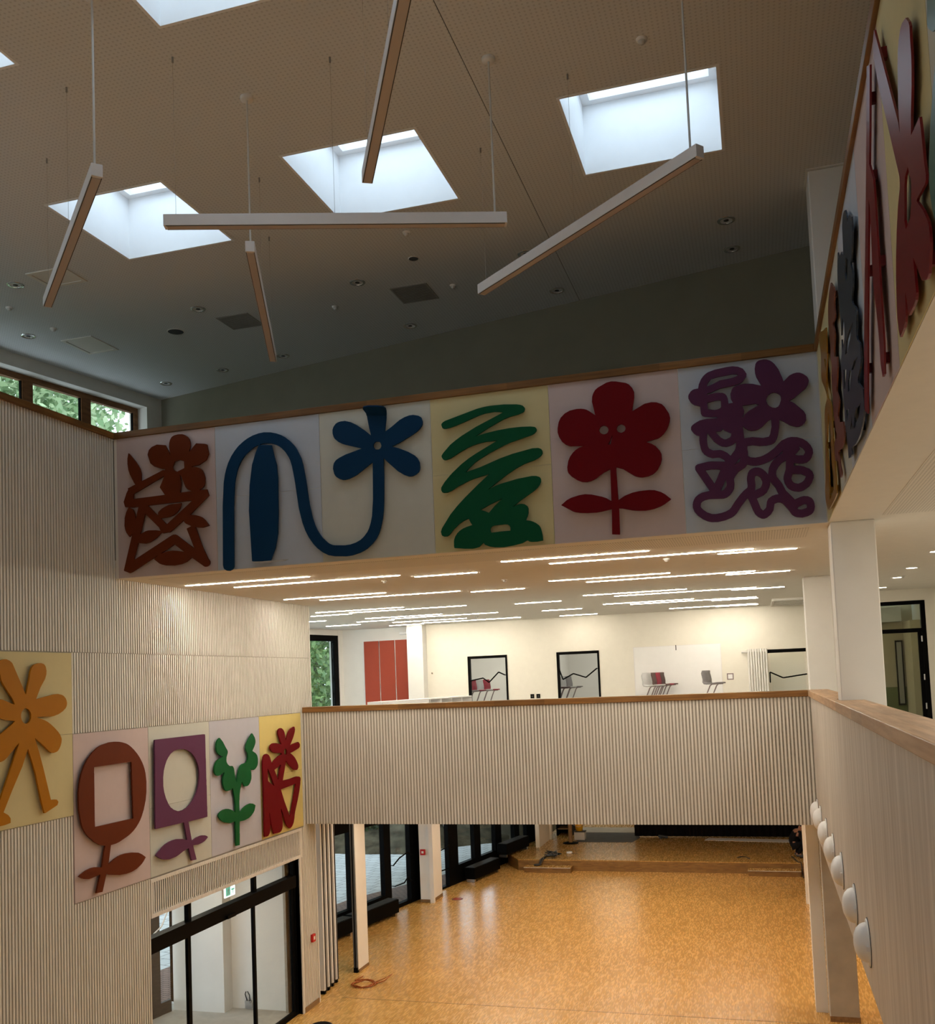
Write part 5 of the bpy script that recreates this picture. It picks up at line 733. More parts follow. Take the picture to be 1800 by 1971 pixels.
# ------------------------------------------------------------------ hanging linear lamps
def pendant(hangers, label, ends=(.1, .1)):
    a, b = Vector((*hangers[0], 9.93)), Vector((*hangers[-1], 9.93)); d = (b - a).normalized()
    p0, p1 = a - d * ends[0], b + d * ends[1]
    t = thing('linear_pendant_lamp', ((p0 + p1) / 2)[:], label, 'pendant lamp', 'switched-off linear pendant lamps under the skylights')
    dn = Vector((0, 0, -.05))
    ob('housing', MB().beam(p0 + dn, p1 + dn, .085, .10), MT['alu'], t, bevel=.003)
    ob('diffuser', MB().beam(p0 + d * .03 + Vector((0, 0, -.102)), p1 - d * .02 + Vector((0, 0, -.102)), .064, .006), MT['opal'], t)
    for s in (-1, 1):
        side = d.cross(Vector((0, 0, 1))) * s * .036
        ob('diffuser_edge', MB().beam(p0 + d * .02 + side + Vector((0, 0, -.1015)), p1 - d * .02 + side + Vector((0, 0, -.1015)), .006, .005), MT['dark'], t)
    for i, h in enumerate(hangers):
        if i == t_power[0]:
            ob('power_cable', MB().cyl((*h, 9.93), (*h, ROOF - .03), .009), MT['cable'], t)
            ob('canopy', MB().lathe([(0, ROOF - .035), (.055, ROOF - .035), (.06, ROOF - .025), (.06, ROOF)], (*h, 0)), MT['white'], t)
        else:
            ob('wire', MB().cyl((*h, 9.93), (*h, ROOF - .04), .0014), MT['wire'], t)
            ob('anchor', MB().cyl((*h, ROOF - .05), (*h, ROOF), .009), MT['grille_grey'], t)
t_power = [0]
pendant([(-4.73, 6.33), (-5.704, 7.254), (-6.682, 8.179)], 'slanting pendant bar lamp hanging in front of the skylight nearest the windows')
t_power = [2]
pendant([(-4.577, 7.207), (-3.303, 7.671), (-1.997, 8.162)], 'long level pendant bar lamp crossing below the middle skylight')
t_power = [0]
pendant([(-4.268, 7.944), (-4.864, 9.283), (-5.431, 10.576)], 'foreshortened pendant bar lamp below the level bar, pointing away')
pendant([(-.29, 7.71), (-1.377, 8.635), (-2.463, 9.557)], 'diagonal pendant bar lamp rising towards the skylight beside the gallery')
pendant([(-2.77 + .4714 * 2.85, 7.10 - .8819 * 2.85), (-2.77 + .4714 * 1.45, 7.10 - .8819 * 1.45), (-2.77 + .4714 * .1, 7.10 - .8819 * .1)], 'steep pendant bar lamp ending in front of the middle skylight, cut by the top edge')

# ------------------------------------------------------------------ fittings in the roof ceiling
def downlight(x, y, label):
    t = thing('recessed_downlight', (x, y, ROOF), label, 'downlight', 'switched-off downlights in the roof ceiling')
    ob('rim', MB().lathe([(.075, ROOF - .006), (.105, ROOF - .008), (.11, ROOF)], (x, y, 0)), MT['chrome'], t)
    ob('reflector', MB().lathe([(.08, ROOF - .006), (.062, ROOF + .04), (.03, ROOF + .07), (0, ROOF + .075)], (x, y, 0)), MT['chrome'], t)
    ob('lamp_disc', MB().lathe([(0, ROOF - .002), (.032, ROOF - .003), (.035, ROOF + .03)], (x, y, 0), n=12), MT['dark'], t)
for x, y, l in ((-9.2, 10.62, 'round chrome downlight at the picture edge, beside the foot of the slanting bar'), (-10.36, 12.22, 'round chrome downlight in the roof ceiling beside the recessed hatch'), (-7.45, 12.25, 'round chrome downlight in the roof ceiling just before the smaller dark grille'),
                (-4.97, 12.24, 'round chrome downlight in the roof ceiling just before the larger dark grille'), (-4.86, 14.06, 'round chrome downlight in the roof ceiling behind the larger dark grille'), (-8.54, 14.78, 'round chrome downlight near the roof edge, between the corner and the foreshortened bar'),
                (-9.83, 15.04, 'round chrome downlight nearest the corner by the timber windows'), (-7.27, 14.54, 'round chrome downlight beside the lower tip of the foreshortened bar'), (-.08, 12.20, 'round chrome downlight near the column, the one closer to the skylight'),
                (-.035, 13.07, 'round chrome downlight near the column, the one closer to the dark wall'), (-2.46, 13.56, 'round chrome downlight below the diagonal bar, close to the dark wall'), (-2.60, 12.21, 'round chrome downlight half hidden behind the diagonal bar')):
    downlight(x, y, l)
def detector(x, y, z, label, grp='small round detectors on the ceilings', r=.05):
    t = thing('smoke_detector', (x, y, z), label, 'detector', grp)
    ob('base', MB().lathe([(0, z - .018), (r * .9, z - .018), (r, z)], (x, y, 0), n=16), MT['white'], t)
    ob('sensor_head', MB().lathe([(0, z - .048), (r * .45, z - .045), (r * .6, z - .03), (r * .62, z - .0182)], (x, y, 0), n=16), MT['cable'], t)
for x, y, l in ((-9.81, 12.10, 'small round detector in the roof ceiling between slanting bar and hatch'), (-9.82, 11.21, 'small round detector in the roof ceiling at the picture edge'), (-5.60, 12.91, 'small round detector in the roof ceiling between the two dark grilles'),
                (-3.83, 11.07, 'small round detector just under the level bar lamp'), (-3.78, 12.82, 'small round detector to one side of the larger dark grille'), (-.672, 8.364, 'small round detector above the skylight beside the gallery')):
    detector(x, y, ROOF, l)
def flat_disc(x, y, r, label):
    t = thing('ceiling_speaker', (x, y, ROOF), label, 'speaker')
    ob('grille', MB().lathe([(0, ROOF - .006), (r * .9, ROOF - .006)], (x, y, 0)), MT['mat_grey'], t)
    ob('rim', MB().lathe([(r * .9, ROOF - .008), (r, ROOF - .006), (r, ROOF)], (x, y, 0)), MT['soffit'], t)
flat_disc(-8.24, 12.90, .13, 'flat round ceiling speaker beside the smaller dark grille')
flat_disc(-4.0, 11.80, .07, 'tiny flat round cover above the larger dark grille')
def grille(x0, y0, x1, y1, label):
    t = thing('air_grille', ((x0 + x1) / 2, (y0 + y1) / 2, ROOF), label, 'grille')
    ob('frame', MB().box(x0, y0, ROOF - .008, x1, y0 + .025, ROOF).box(x0, y1 - .025, ROOF - .008, x1, y1, ROOF).box(x0, y0 + .025, ROOF - .008, x0 + .025, y1 - .025, ROOF).box(x1 - .025, y0 + .025, ROOF - .008, x1, y1 - .025, ROOF), MT['grille_grey'], t)
    m_ = MB()
    for i in range(12):
        y = y0 + .03 + (y1 - y0 - .06) * i / 12
        m_.box(x0 + .025, y, ROOF - .006, x1 - .025, y + .022, ROOF - .001)
    ob('slats', m_, MT['grille_grey'], t, kind='stuff')
    ob('backing', MB().box(x0 + .025, y0 + .025, ROOF - .0009, x1 - .025, y1 - .025, ROOF - .0002), MT['mat_grey'], t)
grille(-7.40, 12.64, -6.88, 13.16, 'smaller dark square air grille in the roof ceiling beside the foreshortened bar')
grille(-4.64, 12.60, -4.10, 13.18, 'larger dark square air grille in the roof ceiling near the diagonal bar')
def hatch(x0, y0, x1, y1, label, rec):
    t = thing('ceiling_hatch', ((x0 + x1) / 2, (y0 + y1) / 2, ROOF), label, 'hatch')
    ob('frame', MB().box(x0, y0, ROOF - .012, x1, y0 + .05, ROOF).box(x0, y1 - .05, ROOF - .012, x1, y1, ROOF).box(x0, y0 + .05, ROOF - .012, x0 + .05, y1 - .05, ROOF).box(x1 - .05, y0 + .05, ROOF - .012, x1, y1 - .05, ROOF), MT['soffit'], t)
    ob('lid', MB().box(x0 + .055, y0 + .055, ROOF - .004, x1 - .055, y1 - .055, ROOF - .0005), MT['soffit'], t)
hatch(-10.05, 12.56, -9.50, 13.24, 'pale square ceiling hatch with raised frame near the timber windows', .05)
hatch(-8.83, 10.37, -8.25, 10.85, 'faint flush square ceiling hatch behind the slanting bar', 0)
# ------------------------------------------------------------------ lit ceiling strips of the middle storey
ROWS = [
 [(-7.95, -5.98, 12.57), (-7.52, -4.87, 13.21), (-4.75, -3.81, 13.54), (-3.18, -1.26, 12.53), (-2.66, .01, 13.14), (-.44, .55, 13.44)],
 [(-7.90, -6.00, 15.57), (-7.48, -4.86, 16.15), (-4.75, -3.80, 16.47), (-3.16, -1.25, 15.51), (-2.65, .02, 16.10), (-.43, .55, 16.45)],
 [(-8.80, -6.86, 18.77), (-9.33, -8.38, 19.65), (-8.28, -5.70, 19.34), (-4.75, -3.79, 19.70), (-3.16, -1.22, 18.73), (-2.65, .02, 19.34), (-.43, .54, 19.64)],
 [(-10.6, -9.71, 21.23), (-8.74, -6.87, 21.33), (-9.36, -8.40, 22.29), (-8.30, -5.70, 21.90), (-4.73, -3.81, 22.25), (-3.18, -1.26, 21.36), (-2.65, .02, 21.89), (-.92, .05, 22.24)],
 [(-10.6, -9.66, 23.20), (-8.78, -6.85, 23.22), (-9.33, -8.38, 24.42), (-8.30, -5.69, 24.10), (-4.75, -3.81, 24.47), (-2.0, .02, 24.14), (-.92, .05, 24.36)]]
ORD = ['first', 'second', 'third', 'fourth', 'fifth', 'sixth', 'seventh', 'eighth']
for r, row in enumerate(ROWS):
    for i, (xa, xb, y) in enumerate(row):
        kind = 'long' if xb - xa > 2.3 else ('short' if xb - xa < 1.4 else 'mid-length')
        t = thing('linear_ceiling_lamp', ((xa + xb) / 2, y, CEIL), '%s lit strip lamp, %s row behind the ledge, %s from the window side' % (kind, ORD[r], ORD[i]), 'ceiling lamp', 'lit strip lamps in the middle storey ceiling')
        ob('diffuser', MB().box(xa, y - .0145, CEIL - .010, xb, y + .0145, CEIL - .004), MT['led'], t)
        ob('channel', MB().box(xa - .015, y - .025, CEIL - .004, xb + .015, y + .025, CEIL), MT['alu'], t)
for x, y, l in ((-5.31, 13.74, 'small round detector on the lit ceiling below the navy flower panel'), (-3.72, 14.79, 'small round detector on the lit ceiling below the green scribble panel'), (-1.13, 13.57, 'small round detector on the lit ceiling below the plum tangle panel'),
                (-6.46, 22.82, 'small round detector on the lit ceiling deep inside above the doors'), (2.53, 18.85, 'small round detector beside a lit downlight in the gallery passage')):
    detector(x, y, CEIL, l)
t = thing('air_diffuser', (.72, 23.6, CEIL), 'long slotted air diffuser in the lit ceiling close to the white column', 'grille')
ob('frame', MB().box(.35, 22.9, CEIL - .05, .40, 24.9, CEIL).box(1.05, 22.9, CEIL - .05, 1.10, 24.9, CEIL).box(.40, 22.9, CEIL - .05, 1.05, 22.96, CEIL).box(.40, 24.84, CEIL - .05, 1.05, 24.9, CEIL), MT['white'], t)
for i in range(4): ob('vane', MB().box(.40, 23.1 + i * .45, CEIL - .045, 1.05, 23.2 + i * .45, CEIL - .01), MT['white'], t)
# passage downlights
for i, (y, l) in enumerate(((9.0, 'lit downlight in the passage above the pillar, hidden end'), (12.0, 'lit downlight in the gallery passage closest to the hall'), (15.05, 'lit downlight in the gallery passage at the picture edge'), (17.38, 'lit downlight in the gallery passage, second towards the black door'), (19.13, 'lit downlight in the gallery passage, third towards the black door'), (21.37, 'lit downlight in the gallery passage right before the black door'))):
    if y < 14:
        area('gallery_lamp', (2.4, y, CEIL - .03), .3, .3, 38, (1, .90, .76)); continue
    t = thing('passage_downlight', (2.47, y, CEIL), l, 'downlight', 'lit downlights in the gallery passage')
    ob('rim', MB().lathe([(.085, CEIL - .012), (.12, CEIL - .008), (.125, CEIL)], (2.47, y, 0)), MT['white'], t)
    ob('lamp_disc', MB().lathe([(0, CEIL - .006), (.085, CEIL - .007)], (2.47, y, 0)), MT['led_spot'], t)
for y in (-2.0, 1.5, 5.0): area('gallery_lamp', (2.4, y, CEIL - .03), .3, .3, 38, (1, .90, .76))

# ------------------------------------------------------------------ middle storey room
YW = 25.20
dw = MB()
doors = [(-7.443, -6.357, 6.51), (-5.033, -3.922, 6.51), (.21, 1.10, 6.33)]
cur = -9.0
for a, b, z in doors:
    dw.box(cur, YW, ZM, a, YW + .16, CEIL); dw.box(a, YW, z, b, YW + .16, CEIL); cur = b
dw.box(cur, YW, ZM, 1.6, YW + .16, CEIL)
struct('wall_middle_back', dw, MT['plaster'])
struct('wall_middle_niche', MB().box(-11.5, 25.40, ZM, -9.0, 25.56, CEIL).box(-9.02, 24.85, ZM, -8.58, 25.20, CEIL), MT['white'])
mwx = lambda y: -11.07 - .2 * (25.64 - y)
struct('wall_middle_left', MB().wallbox((mwx(25.17), 25.17), (mwx(25.7), 25.7), ZM, CEIL, .3).wallbox((mwx(17), 17), (mwx(25.165), 25.165), 7.26, CEIL, .3).box(-12.9, 16.95, ZM, -8.5, 17.14, CEIL), MT['white'])
struct('trim_10', MB().box(-11.2, 25.37, 5.3, -11.19, 25.40, 6.9), MT['mat_grey'])
w = struct('window_%d' % NEXT_WINDOW, MB().wallbox((mwx(25.0), 25.0), (mwx(25.19), 25.19), ZM, 7.26, .12).wallbox((mwx(17), 17), (mwx(25.0), 25.0), 7.10, 7.26, .12).wallbox((mwx(17), 17), (mwx(25), 25), ZM, ZM + .15, .12)
           .wallbox((mwx(21.9), 21.9), (mwx(22.05), 22.05), ZM + .15, 7.10, .12), MT['black'])
for a, b in ((17.1, 21.9), (22.05, 25.0)): ob('pane', MB().wallbox((mwx(a) - .05, a), (mwx(b) - .05, b), ZM + .15, 7.10, .012), MT['glass'], w)
area('window_portal', (mwx(21.5) - .25, 21.5, 5.8), 2.6, 7, 1, rot=(math.pi / 2, 0, -math.pi / 2 - .2 + math.pi), portal=True)
rc = thing('red_cupboard', (-9.8, 25.36, ZM), 'tall built-in cupboard with three plain red doors in the niche by the tree window', 'cupboard')
ob('carcass', MB().box(-10.52, 25.385, ZM, -9.07, 25.398, 7.10), MT['paper'], rc)
for i in range(3):
    a = -10.486 + i * .4633
    ob('door', MB().box(a + .015, 25.35, ZM + .02, a + .445, 25.384, 7.06), MT['red_door'], rc, bevel=.003)
t = thing('emergency_lamp', (-9.26, 25.25, 7.2), 'small white emergency lamp above the red cupboard', 'lamp')
ob('body', MB().box(-9.40, 25.32, 7.20, -9.12, 25.399, 7.28), MT['white_cool'], t, bevel=.01)
ob('lens', MB().box(-9.37, 25.30, 7.21, -9.15, 25.3195, 7.25), MT['paper'], t)

def zigzag(mb, pts, y, r=.02):
    p = [(a, y, b) for a, b in pts]
    for a, b in zip(p[:-1], p[1:]): mb.cyl(a, b, r, n=8)
    return mb
LAB = ['black framed glass door in the cream wall, the one closer to the red cupboard', 'black framed glass door in the cream wall, the one beside the whiteboard', 'white glazed door with black head beside the tubular radiator']
ZZ = [[(-7.38, 5.86), (-7.02, 5.92), (-6.86, 5.80), (-6.59, 6.06), (-6.42, 5.98)], [(-4.97, 6.08), (-4.88, 5.80), (-4.60, 5.94), (-4.28, 5.83), (-3.99, 6.05)], [(.235, 5.53), (.24, 5.78), (.54, 5.63), (1.09, 5.70)]]
for k, (a, b, z) in enumerate(doors):
    t = thing('glass_door', ((a + b) / 2, YW, ZM), LAB[k], 'door')
    if k < 2: ob('frame', MB().box(a, YW - .02, ZM, a + .06, YW + .10, z).box(b - .05, YW - .02, ZM, b, YW + .10, z).box(a + .06, YW - .02, z - .07, b - .05, YW + .10, z), MT['black'], t)
    else: ob('frame', MB().box(a, YW - .02, z - .085, b, YW + .10, z), MT['black'], t)
    ob('pane', MB().box(a + .06, YW + .03, ZM + .02, b - .05, YW + .042, z - .07), MT['glass'], t)
    h = ob('handle_bar', zigzag(MB(), ZZ[k], YW - .06, .017), MT['black'], t)
    for q in (ZZ[k][0], ZZ[k][-1]): ob('bracket', MB().cyl((q[0], YW - .06, q[1]), (q[0], YW + .03, q[1]), .012, n=8), MT['black'], h)
# classrooms behind
struct('wall_classroom', MB().box(-9.2, 30.5, ZM, -2.5, 30.7, CEIL).box(-9.2, YW + .2, ZM, -9.05, 30.5, CEIL).box(-5.8, YW + .2, ZM, -5.7, 30.5, CEIL).box(-2.6, YW + .2, ZM, -2.5, 30.5, CEIL).box(-.2, YW + .75, ZM, 1.6, YW + .9, CEIL).box(-.3, YW + .2, ZM, -.2, YW + .9, CEIL), MT['white'])
struct('ceiling_classroom', MB().box(-9.2, YW + .18, CEIL, 1.6, 30.7, CEIL + .2), MT['white'])
area('classroom_fill', (-7.4, 28.0, CEIL - .02), 1.2, 3, 55, (1, .95, .86))  # this and the next two: unseen area lights added to brighten the classrooms
area('classroom_fill', (-4.2, 28.0, CEIL - .02), 1.2, 3, 38, (1, .95, .86))
area('classroom_fill', (.6, 25.75, CEIL - .02), 1.0, .4, 14, (1, .88, .68))

# cantilever school chairs set up on tables
def seat_shell(material, parent):
    prof = [(-.20, .300), (-.215, .24), (-.20, .17), (-.185, .09), (-.19, .03), (-.165, -.005), (-.10, -.015), (0, -.01), (.10, .005), (.17, .012), (.20, .0)]
    m_ = MB(); n = len(prof)
    for th in (0, 1):
        pass
    vs = []
    for i, (x, z) in enumerate(prof):
        j0, j1 = max(i - 1, 0), min(i + 1, n - 1); d = Vector((prof[j1][0] - prof[j0][0], prof[j1][1] - prof[j0][1])).normalized(); nx, nz = d.y * .011, -d.x * .011
        wdt = .19 * (.86 if i in (0, n - 1) else (.97 if i in (1, n - 2) else 1))
        vs += [(x - nx, -wdt, z - nz), (x - nx, wdt, z - nz), (x + nx, wdt, z + nz), (x + nx, -wdt, z + nz)]
    fs = [(i * 4 + k, i * 4 + (k + 1) % 4, (i + 1) * 4 + (k + 1) % 4, (i + 1) * 4 + k) for i in range(n - 1) for k in range(4)] + [(3, 2, 1, 0), tuple((n - 1) * 4 + k for k in range(4))]
    o = Vector(parent.location)
    m_.add([(v[0] + o.x, v[1] + o.y, v[2] + o.z + .46) for v in vs], fs, True)
    return ob('seat_shell', m_, material, parent)
def chair(loc, material, label, group, turn=-.48):
    t = thing('school_chair', loc, label, 'chair', group)
    seat_shell(material, t)
    o = Vector(loc)
    for s in (-.15, .15):
        f = MB()
        f.tube([o + Vector(p) for p in ((.14, s, .445), (.02, s, .44), (-.03, s, .40), (-.21, s, .05), (-.21, s, .022), (-.17, s, .0155), (.16, s, .0155))], .0145, 8)
        ob('leg_frame', f, MT['tube'], t)
    t.rotation_euler.z = turn
    ob('cross_bar', MB().cyl(o + Vector((.05, -.15, .440)), o + Vector((.05, .15, .440)), .010, n=8), MT['tube'], t)
    return t
def table(x0, y0, x1, y1, label):
    t = thing('school_table', ((x0 + x1) / 2, (y0 + y1) / 2, ZM), label, 'table')
    ob('tabletop', MB().box(x0, y0, ZM + .69, x1, y1, ZM + .72), MT['white_cool'], t, bevel=.004)
    for x in (x0 + .05, x1 - .05):
        for y in (y0 + .05, y1 - .05): ob('leg', MB().cyl((x, y, ZM), (x, y, ZM + .69), .02, n=8), MT['tube'], t)
    return t
ZT = ZM + .72
table(-2.8, 22.95, -1.65, 25.15, 'school table behind the bridge carrying the row of chairs by the whiteboard')
for y, mm, l in ((23.25, 'seat_light', 'light grey chair on a table, front of the row before the whiteboard'), (23.80, 'seat_brown', 'dark brown chair on a table, second of the row before the whiteboard'), (24.34, 'seat_red', 'wine-red chair on a table in the row before the whiteboard'), (24.86, 'seat_brown', 'dark brown chair on a table, rearmost of the row before the whiteboard')):
    chair((-2.36 + .10 * (y - 23.3), y, ZT), MT[mm], l, 'chairs put up on tables')
table(-1.35, 23.2, -.65, 24.2, 'school table behind the bridge carrying a single grey chair')
chair((-1.02, 23.55, ZT), MT['seat_grey'], 'single dark grey chair put up on a table at the edge of the whiteboard', 'chairs put up on tables')
table(-8.2, 26.0, -7.0, 28.0, 'classroom table seen through the glass door closer to the red cupboard')
for x, Y_, mm, l in ((-7.74, 26.3, 'seat_grey', 'grey chair behind the first glass door, half hidden by its frame'), (-7.66, 26.75, 'seat_red', 'wine-red chair behind the first glass door, next to the frame'), (-7.58, 27.2, 'seat_light', 'light grey chair between the two red ones behind the first glass door'), (-7.50, 27.65, 'seat_red', 'wine-red chair behind the first glass door, furthest from the frame')):
    chair((x, Y_, ZT), MT[mm], l, 'chairs behind the glass doors')
table(-5.6, 26.0, -4.5, 27.6, 'classroom table seen through the glass door beside the whiteboard')
for x, Y_, mm, l in ((-5.17, 26.3, 'seat_brown', 'dark brown chair behind the second glass door, next to the frame'), (-5.08, 26.75, 'seat_light', 'light grey chair in the middle behind the second glass door'), (-4.99, 27.2, 'seat_grey', 'dark grey chair behind the second glass door, furthest from the frame')):
    chair((x, Y_, ZT), MT[mm], l, 'chairs behind the glass doors')

t = thing('whiteboard', (-1.97, YW, 5.1), 'large plain white board on the cream wall behind the chairs', 'whiteboard')
ob('board', MB().box(-3.03, YW - .02, 5.1, -.905, YW - .001, 6.53), MT['paper'], t)
ob('rim', MB().box(-3.045, YW - .025, 5.1, -3.03, YW - .001, 6.53).box(-3.045, YW - .025, 6.53, -.89, YW - .001, 6.542).box(-.905, YW - .025, 5.1, -.89, YW - .001, 6.53), MT['alu'], t)
ob('hook', MB().box(-1.99, YW - .04, 6.42, -1.97, YW - .0205, 6.55), MT['dark'], t)
t = thing('tubular_radiator', (-.02, YW, ZM), 'tall cream tubular radiator between light switch and glazed door', 'radiator')
for i in range(8):
    x = -.24 + i * .06
    ob('tube', MB().cyl((x, YW - .07, ZM + .12), (x, YW - .07, 6.36), .024, n=10), MT['white'], t)
for z in (6.30, ZM + .18): ob('header', MB().cyl((-.26, YW - .07, z), (.19, YW - .07, z), .02, n=8), MT['white'], t)
ob('valve', MB().cyl((-.40, YW - .07, 6.30), (-.26, YW - .07, 6.30), .03, n=10), MT['white'], t)
t = thing('light_switch', (-.70, YW, 5.71), 'square framed wall panel between whiteboard and radiator', 'switch')
ob('frame', MB().box(-.78, YW - .012, 5.63, -.62, YW, 5.79), MT['tube'], t)
ob('rocker', MB().box(-.755, YW - .018, 5.655, -.645, YW - .0125, 5.765), MT['paper'], t)
for x, l in ((-5.72, 'black wall socket just above the bridge cap, the one nearer the red cupboard'), (-5.56, 'black wall socket just above the bridge cap, the one nearer the whiteboard')):
    t = thing('wall_socket', (x, YW, 5.39), l, 'socket', 'black sockets on the cream wall')
    ob('plate', MB().box(x - .05, YW - .012, 5.34, x + .05, YW, 5.45), MT['black'], t)
    ob('insert', MB().lathe([(0, 0), (.022, 0)], (x, YW - .0125, 5.395), (0, -1, 0), 12), MT['dark'], t)
t = thing('wall_hook', (-8.45, YW, 6.10), 'tiny hook on the cream wall beside the pilaster', 'hook')
ob('plate', MB().box(-8.47, YW - .01, 6.08, -8.43, YW, 6.13), MT['beige'], t); ob('peg', MB().cyl((-8.45, YW - .01, 6.10), (-8.45, YW - .04, 6.11), .012, n=8), MT['dark'], t)
# low shelf standing askew behind the parapet
t = thing('low_shelf', (-7.4, 21.5, ZM), 'long low white shelf with open compartments just behind the bridge cap', 'shelf')
A_, B_ = Vector((-7.70, 19.5)), Vector((-6.90, 23.6)); d = (B_ - A_).normalized(); nv = Vector((-d.y, d.x)); Lh = (B_ - A_).length
def sl(a, b, z0, z1, o0=0, o1=.35):
    p0 = A_ + d * a + nv * o0; p1 = A_ + d * b + nv * o0
    return MB().wallbox(p0[:], p1[:], z0, z1, o1 - o0)
ob('top_board', sl(0, Lh, 5.47, 5.495), MT['paper'], t)
ob('back_panel', sl(0, Lh, ZM + .02, 5.47, .335, .35), MT['white_cool'], t)
for i in range(9): ob('upright', sl(max(0, Lh * i / 8 - .01), min(Lh, Lh * i / 8 + .012), ZM, 5.47, 0, .335), MT['paper'], t)
ob('shelf_board', sl(0, Lh, 5.0, 5.02, .01, .334), MT['paper'], t)
ob('end_cupboard', sl(.02, Lh * .48, 5.02, 5.47, -.015, -.001), MT['white_cool'], t)

# passage end with black framed door
struct('wall_passage', MB().box(3.39, 22.42, ZM, 3.6, 22.58, CEIL).box(1.27, 22.42, 7.17, 3.39, 22.58, CEIL).box(1.27, 22.42, ZM, 1.9, 22.58, CEIL), MT['plaster'])
t = thing('framed_door', (2.65, 22.45, ZM), 'black framed glass door with fanlight at the end of the gallery passage', 'door')
ob('frame', MB().box(1.9, 22.43, ZM, 1.98, 22.53, 7.165).box(3.30, 22.43, ZM, 3.39, 22.53, 7.165).box(1.98, 22.43, 7.09, 3.30, 22.53, 7.165).box(1.98, 22.43, 6.50, 3.30, 22.53, 6.585), MT['black'], t)
lf = ob('door_leaf', MB().box(3.22, 22.45, ZM, 3.30, 22.51, 6.50).box(1.98, 22.45, ZM, 2.06, 22.51, 6.50).box(2.06, 22.45, ZM, 3.22, 22.51, ZM + .1), MT['black'], t)
ob('pane', MB().box(2.06, 22.475, ZM + .1, 3.22, 22.485, 6.50), MT['glass_dark'], lf)
for z in (4.9, 5.5, 6.3): ob('hinge', MB().cyl((3.29, 22.42, z), (3.29, 22.42, z + .12), .015, n=8), MT['steel'], lf)
ob('fanlight_pane', MB().box(1.98, 22.475, 6.585, 3.30, 22.485, 7.09), MT['glass_dark'], t)
struct('wall_stair', MB().box(1.3, 25.8, ZM, 3.9, 25.95, CEIL).box(3.38, 24.6, ZM, 3.59, 25.8, 6.85), MT['beige'])
struct('trim_11', MB().box(1.3, 25.78, ZM, 3.37, 25.80, 5.30), MT['green_wall'])
struct('trim_12', MB().box(2.7, 25.5, 6.87, 3.32, 25.79, 7.22), MT['white'])
t = thing('slim_window', (3.25, 25.75, 4.88), 'tall slim black framed window beyond the passage door', 'window')
ob('frame', MB().box(3.17, 25.74, 4.86, 3.20, 25.779, 6.42).box(3.31, 25.74, 4.86, 3.34, 25.779, 6.42).box(3.20, 25.74, 6.38, 3.31, 25.779, 6.42).box(3.20, 25.74, 4.86, 3.31, 25.779, 4.90), MT['black'], t)
ob('pane', MB().box(3.20, 25.76, 4.90, 3.31, 25.77, 6.38), MT['steel'], t)
area('stair_lamp', (2.4, 24.0, CEIL - .05), .6, .6, 10, (1, .85, .6))

# ------------------------------------------------------------------ wall lamps on the gallery parapet
DOME = ['furthest, in the corner below the bridge', 'second from the bridge', 'third from the bridge', 'middle one of the seven', 'third from the open end', 'second largest', 'largest and nearest']
t0 = None
for i, (y, z) in enumerate(((17.1, 3.58), (15.75, 3.58), (14.45, 3.58), (13.15, 3.58), (11.83, 3.58), (10.28, 3.55), (9.12, 3.50))):
    y = min(y, 16.55) if i == 0 else y
    lab = 'white bowl wall lamp on the pale parapet, %s' % DOME[i]
    if t0 is None:
        t0 = t = thing('wall_bowl_lamp', (XR, y, z), lab, 'wall lamp', 'row of white bowl lamps along the parapet')
        ob('rim', MB().lathe([(.0, 0), (.19, 0), (.20, .006), (.195, .014), (.17, .016), (0, .016)], (XR, y, z), (-1, 0, 0), 32), MT['white_cool'], t)
        ob('bowl', MB().lathe([(.165, .0162), (.163, .035), (.15, .065), (.12, .095), (.075, .115), (.03, .122), (0, .123)], (XR, y, z), (-1, 0, 0), 32), MT['white_cool'], t)
        ob('edge_seal', MB().lathe([(.198, -.0), (.206, .0), (.206, .004), (.199, .005)], (XR, y, z), (-1, 0, 0), 32), MT['dark'], t)
        ob('clip', MB().box(XR - .035, y - .19, z - .03, XR - .0165, y - .165, z + .01), MT['paper'], t)
    else:
        copy_tree(t0, (XR, y, z), lab)

# ------------------------------------------------------------------ hall: outer glazing
def fpt(y, off=0.0):
    q = Vector((.2, 1)).normalized(); nq = Vector((-q.y, q.x)); return (facade(y) + nq.x * off, y + nq.y * off)
def fw(mb, a, b, z0, z1, o=0, t=.14): return mb.wallbox(fpt(a, o), fpt(b, o), z0, z1, t)
ZH = 2.30
w = struct('window_%d' % (NEXT_WINDOW + 1), MB(), MT['black']) if False else None
f = MB(); fw(f, 16.6, 33.5, ZH, ZB, 0, .14)       # header
for a, b in ((16.7, 17.0), (19.7, 19.95), (22.45, 22.8)): fw(f, a, b, 0, ZH)
for a, b in ((17.0, 19.7), (19.95, 22.45), (22.8, 23.95)): fw(f, a, b, 0, .45)
fr1 = struct('window_%d' % (NEXT_WINDOW + 1), f, MT['black'])
for a, b in ((17.0, 19.7), (19.95, 22.45), (22.8, 23.95)): ob('pane', fw(MB(), a, b, .45, ZH, .06, .012), MT['glass'], fr1)
f = MB(); fw(f, 23.95, 24.25, 0, ZH); fw(f, 25.2, 25.85, 0, ZH); fw(f, 24.25, 25.2, 0, .10)
d1 = struct('door_1', f, MT['black'])
ob('pane', fw(MB(), 24.25, 25.2, .10, ZH, .06, .012), MT['glass'], d1)
f = MB(); fw(f, 25.9, 26.1, 0, ZH); fw(f, 27.28, 27.83, 0, ZH); fw(f, 26.1, 27.28, 0, .06)
d2 = struct('door_2', f, MT['black'])
ob('pane', fw(MB(), 26.1, 27.28, .06, ZH, .06, .012), MT['glass'], d2)
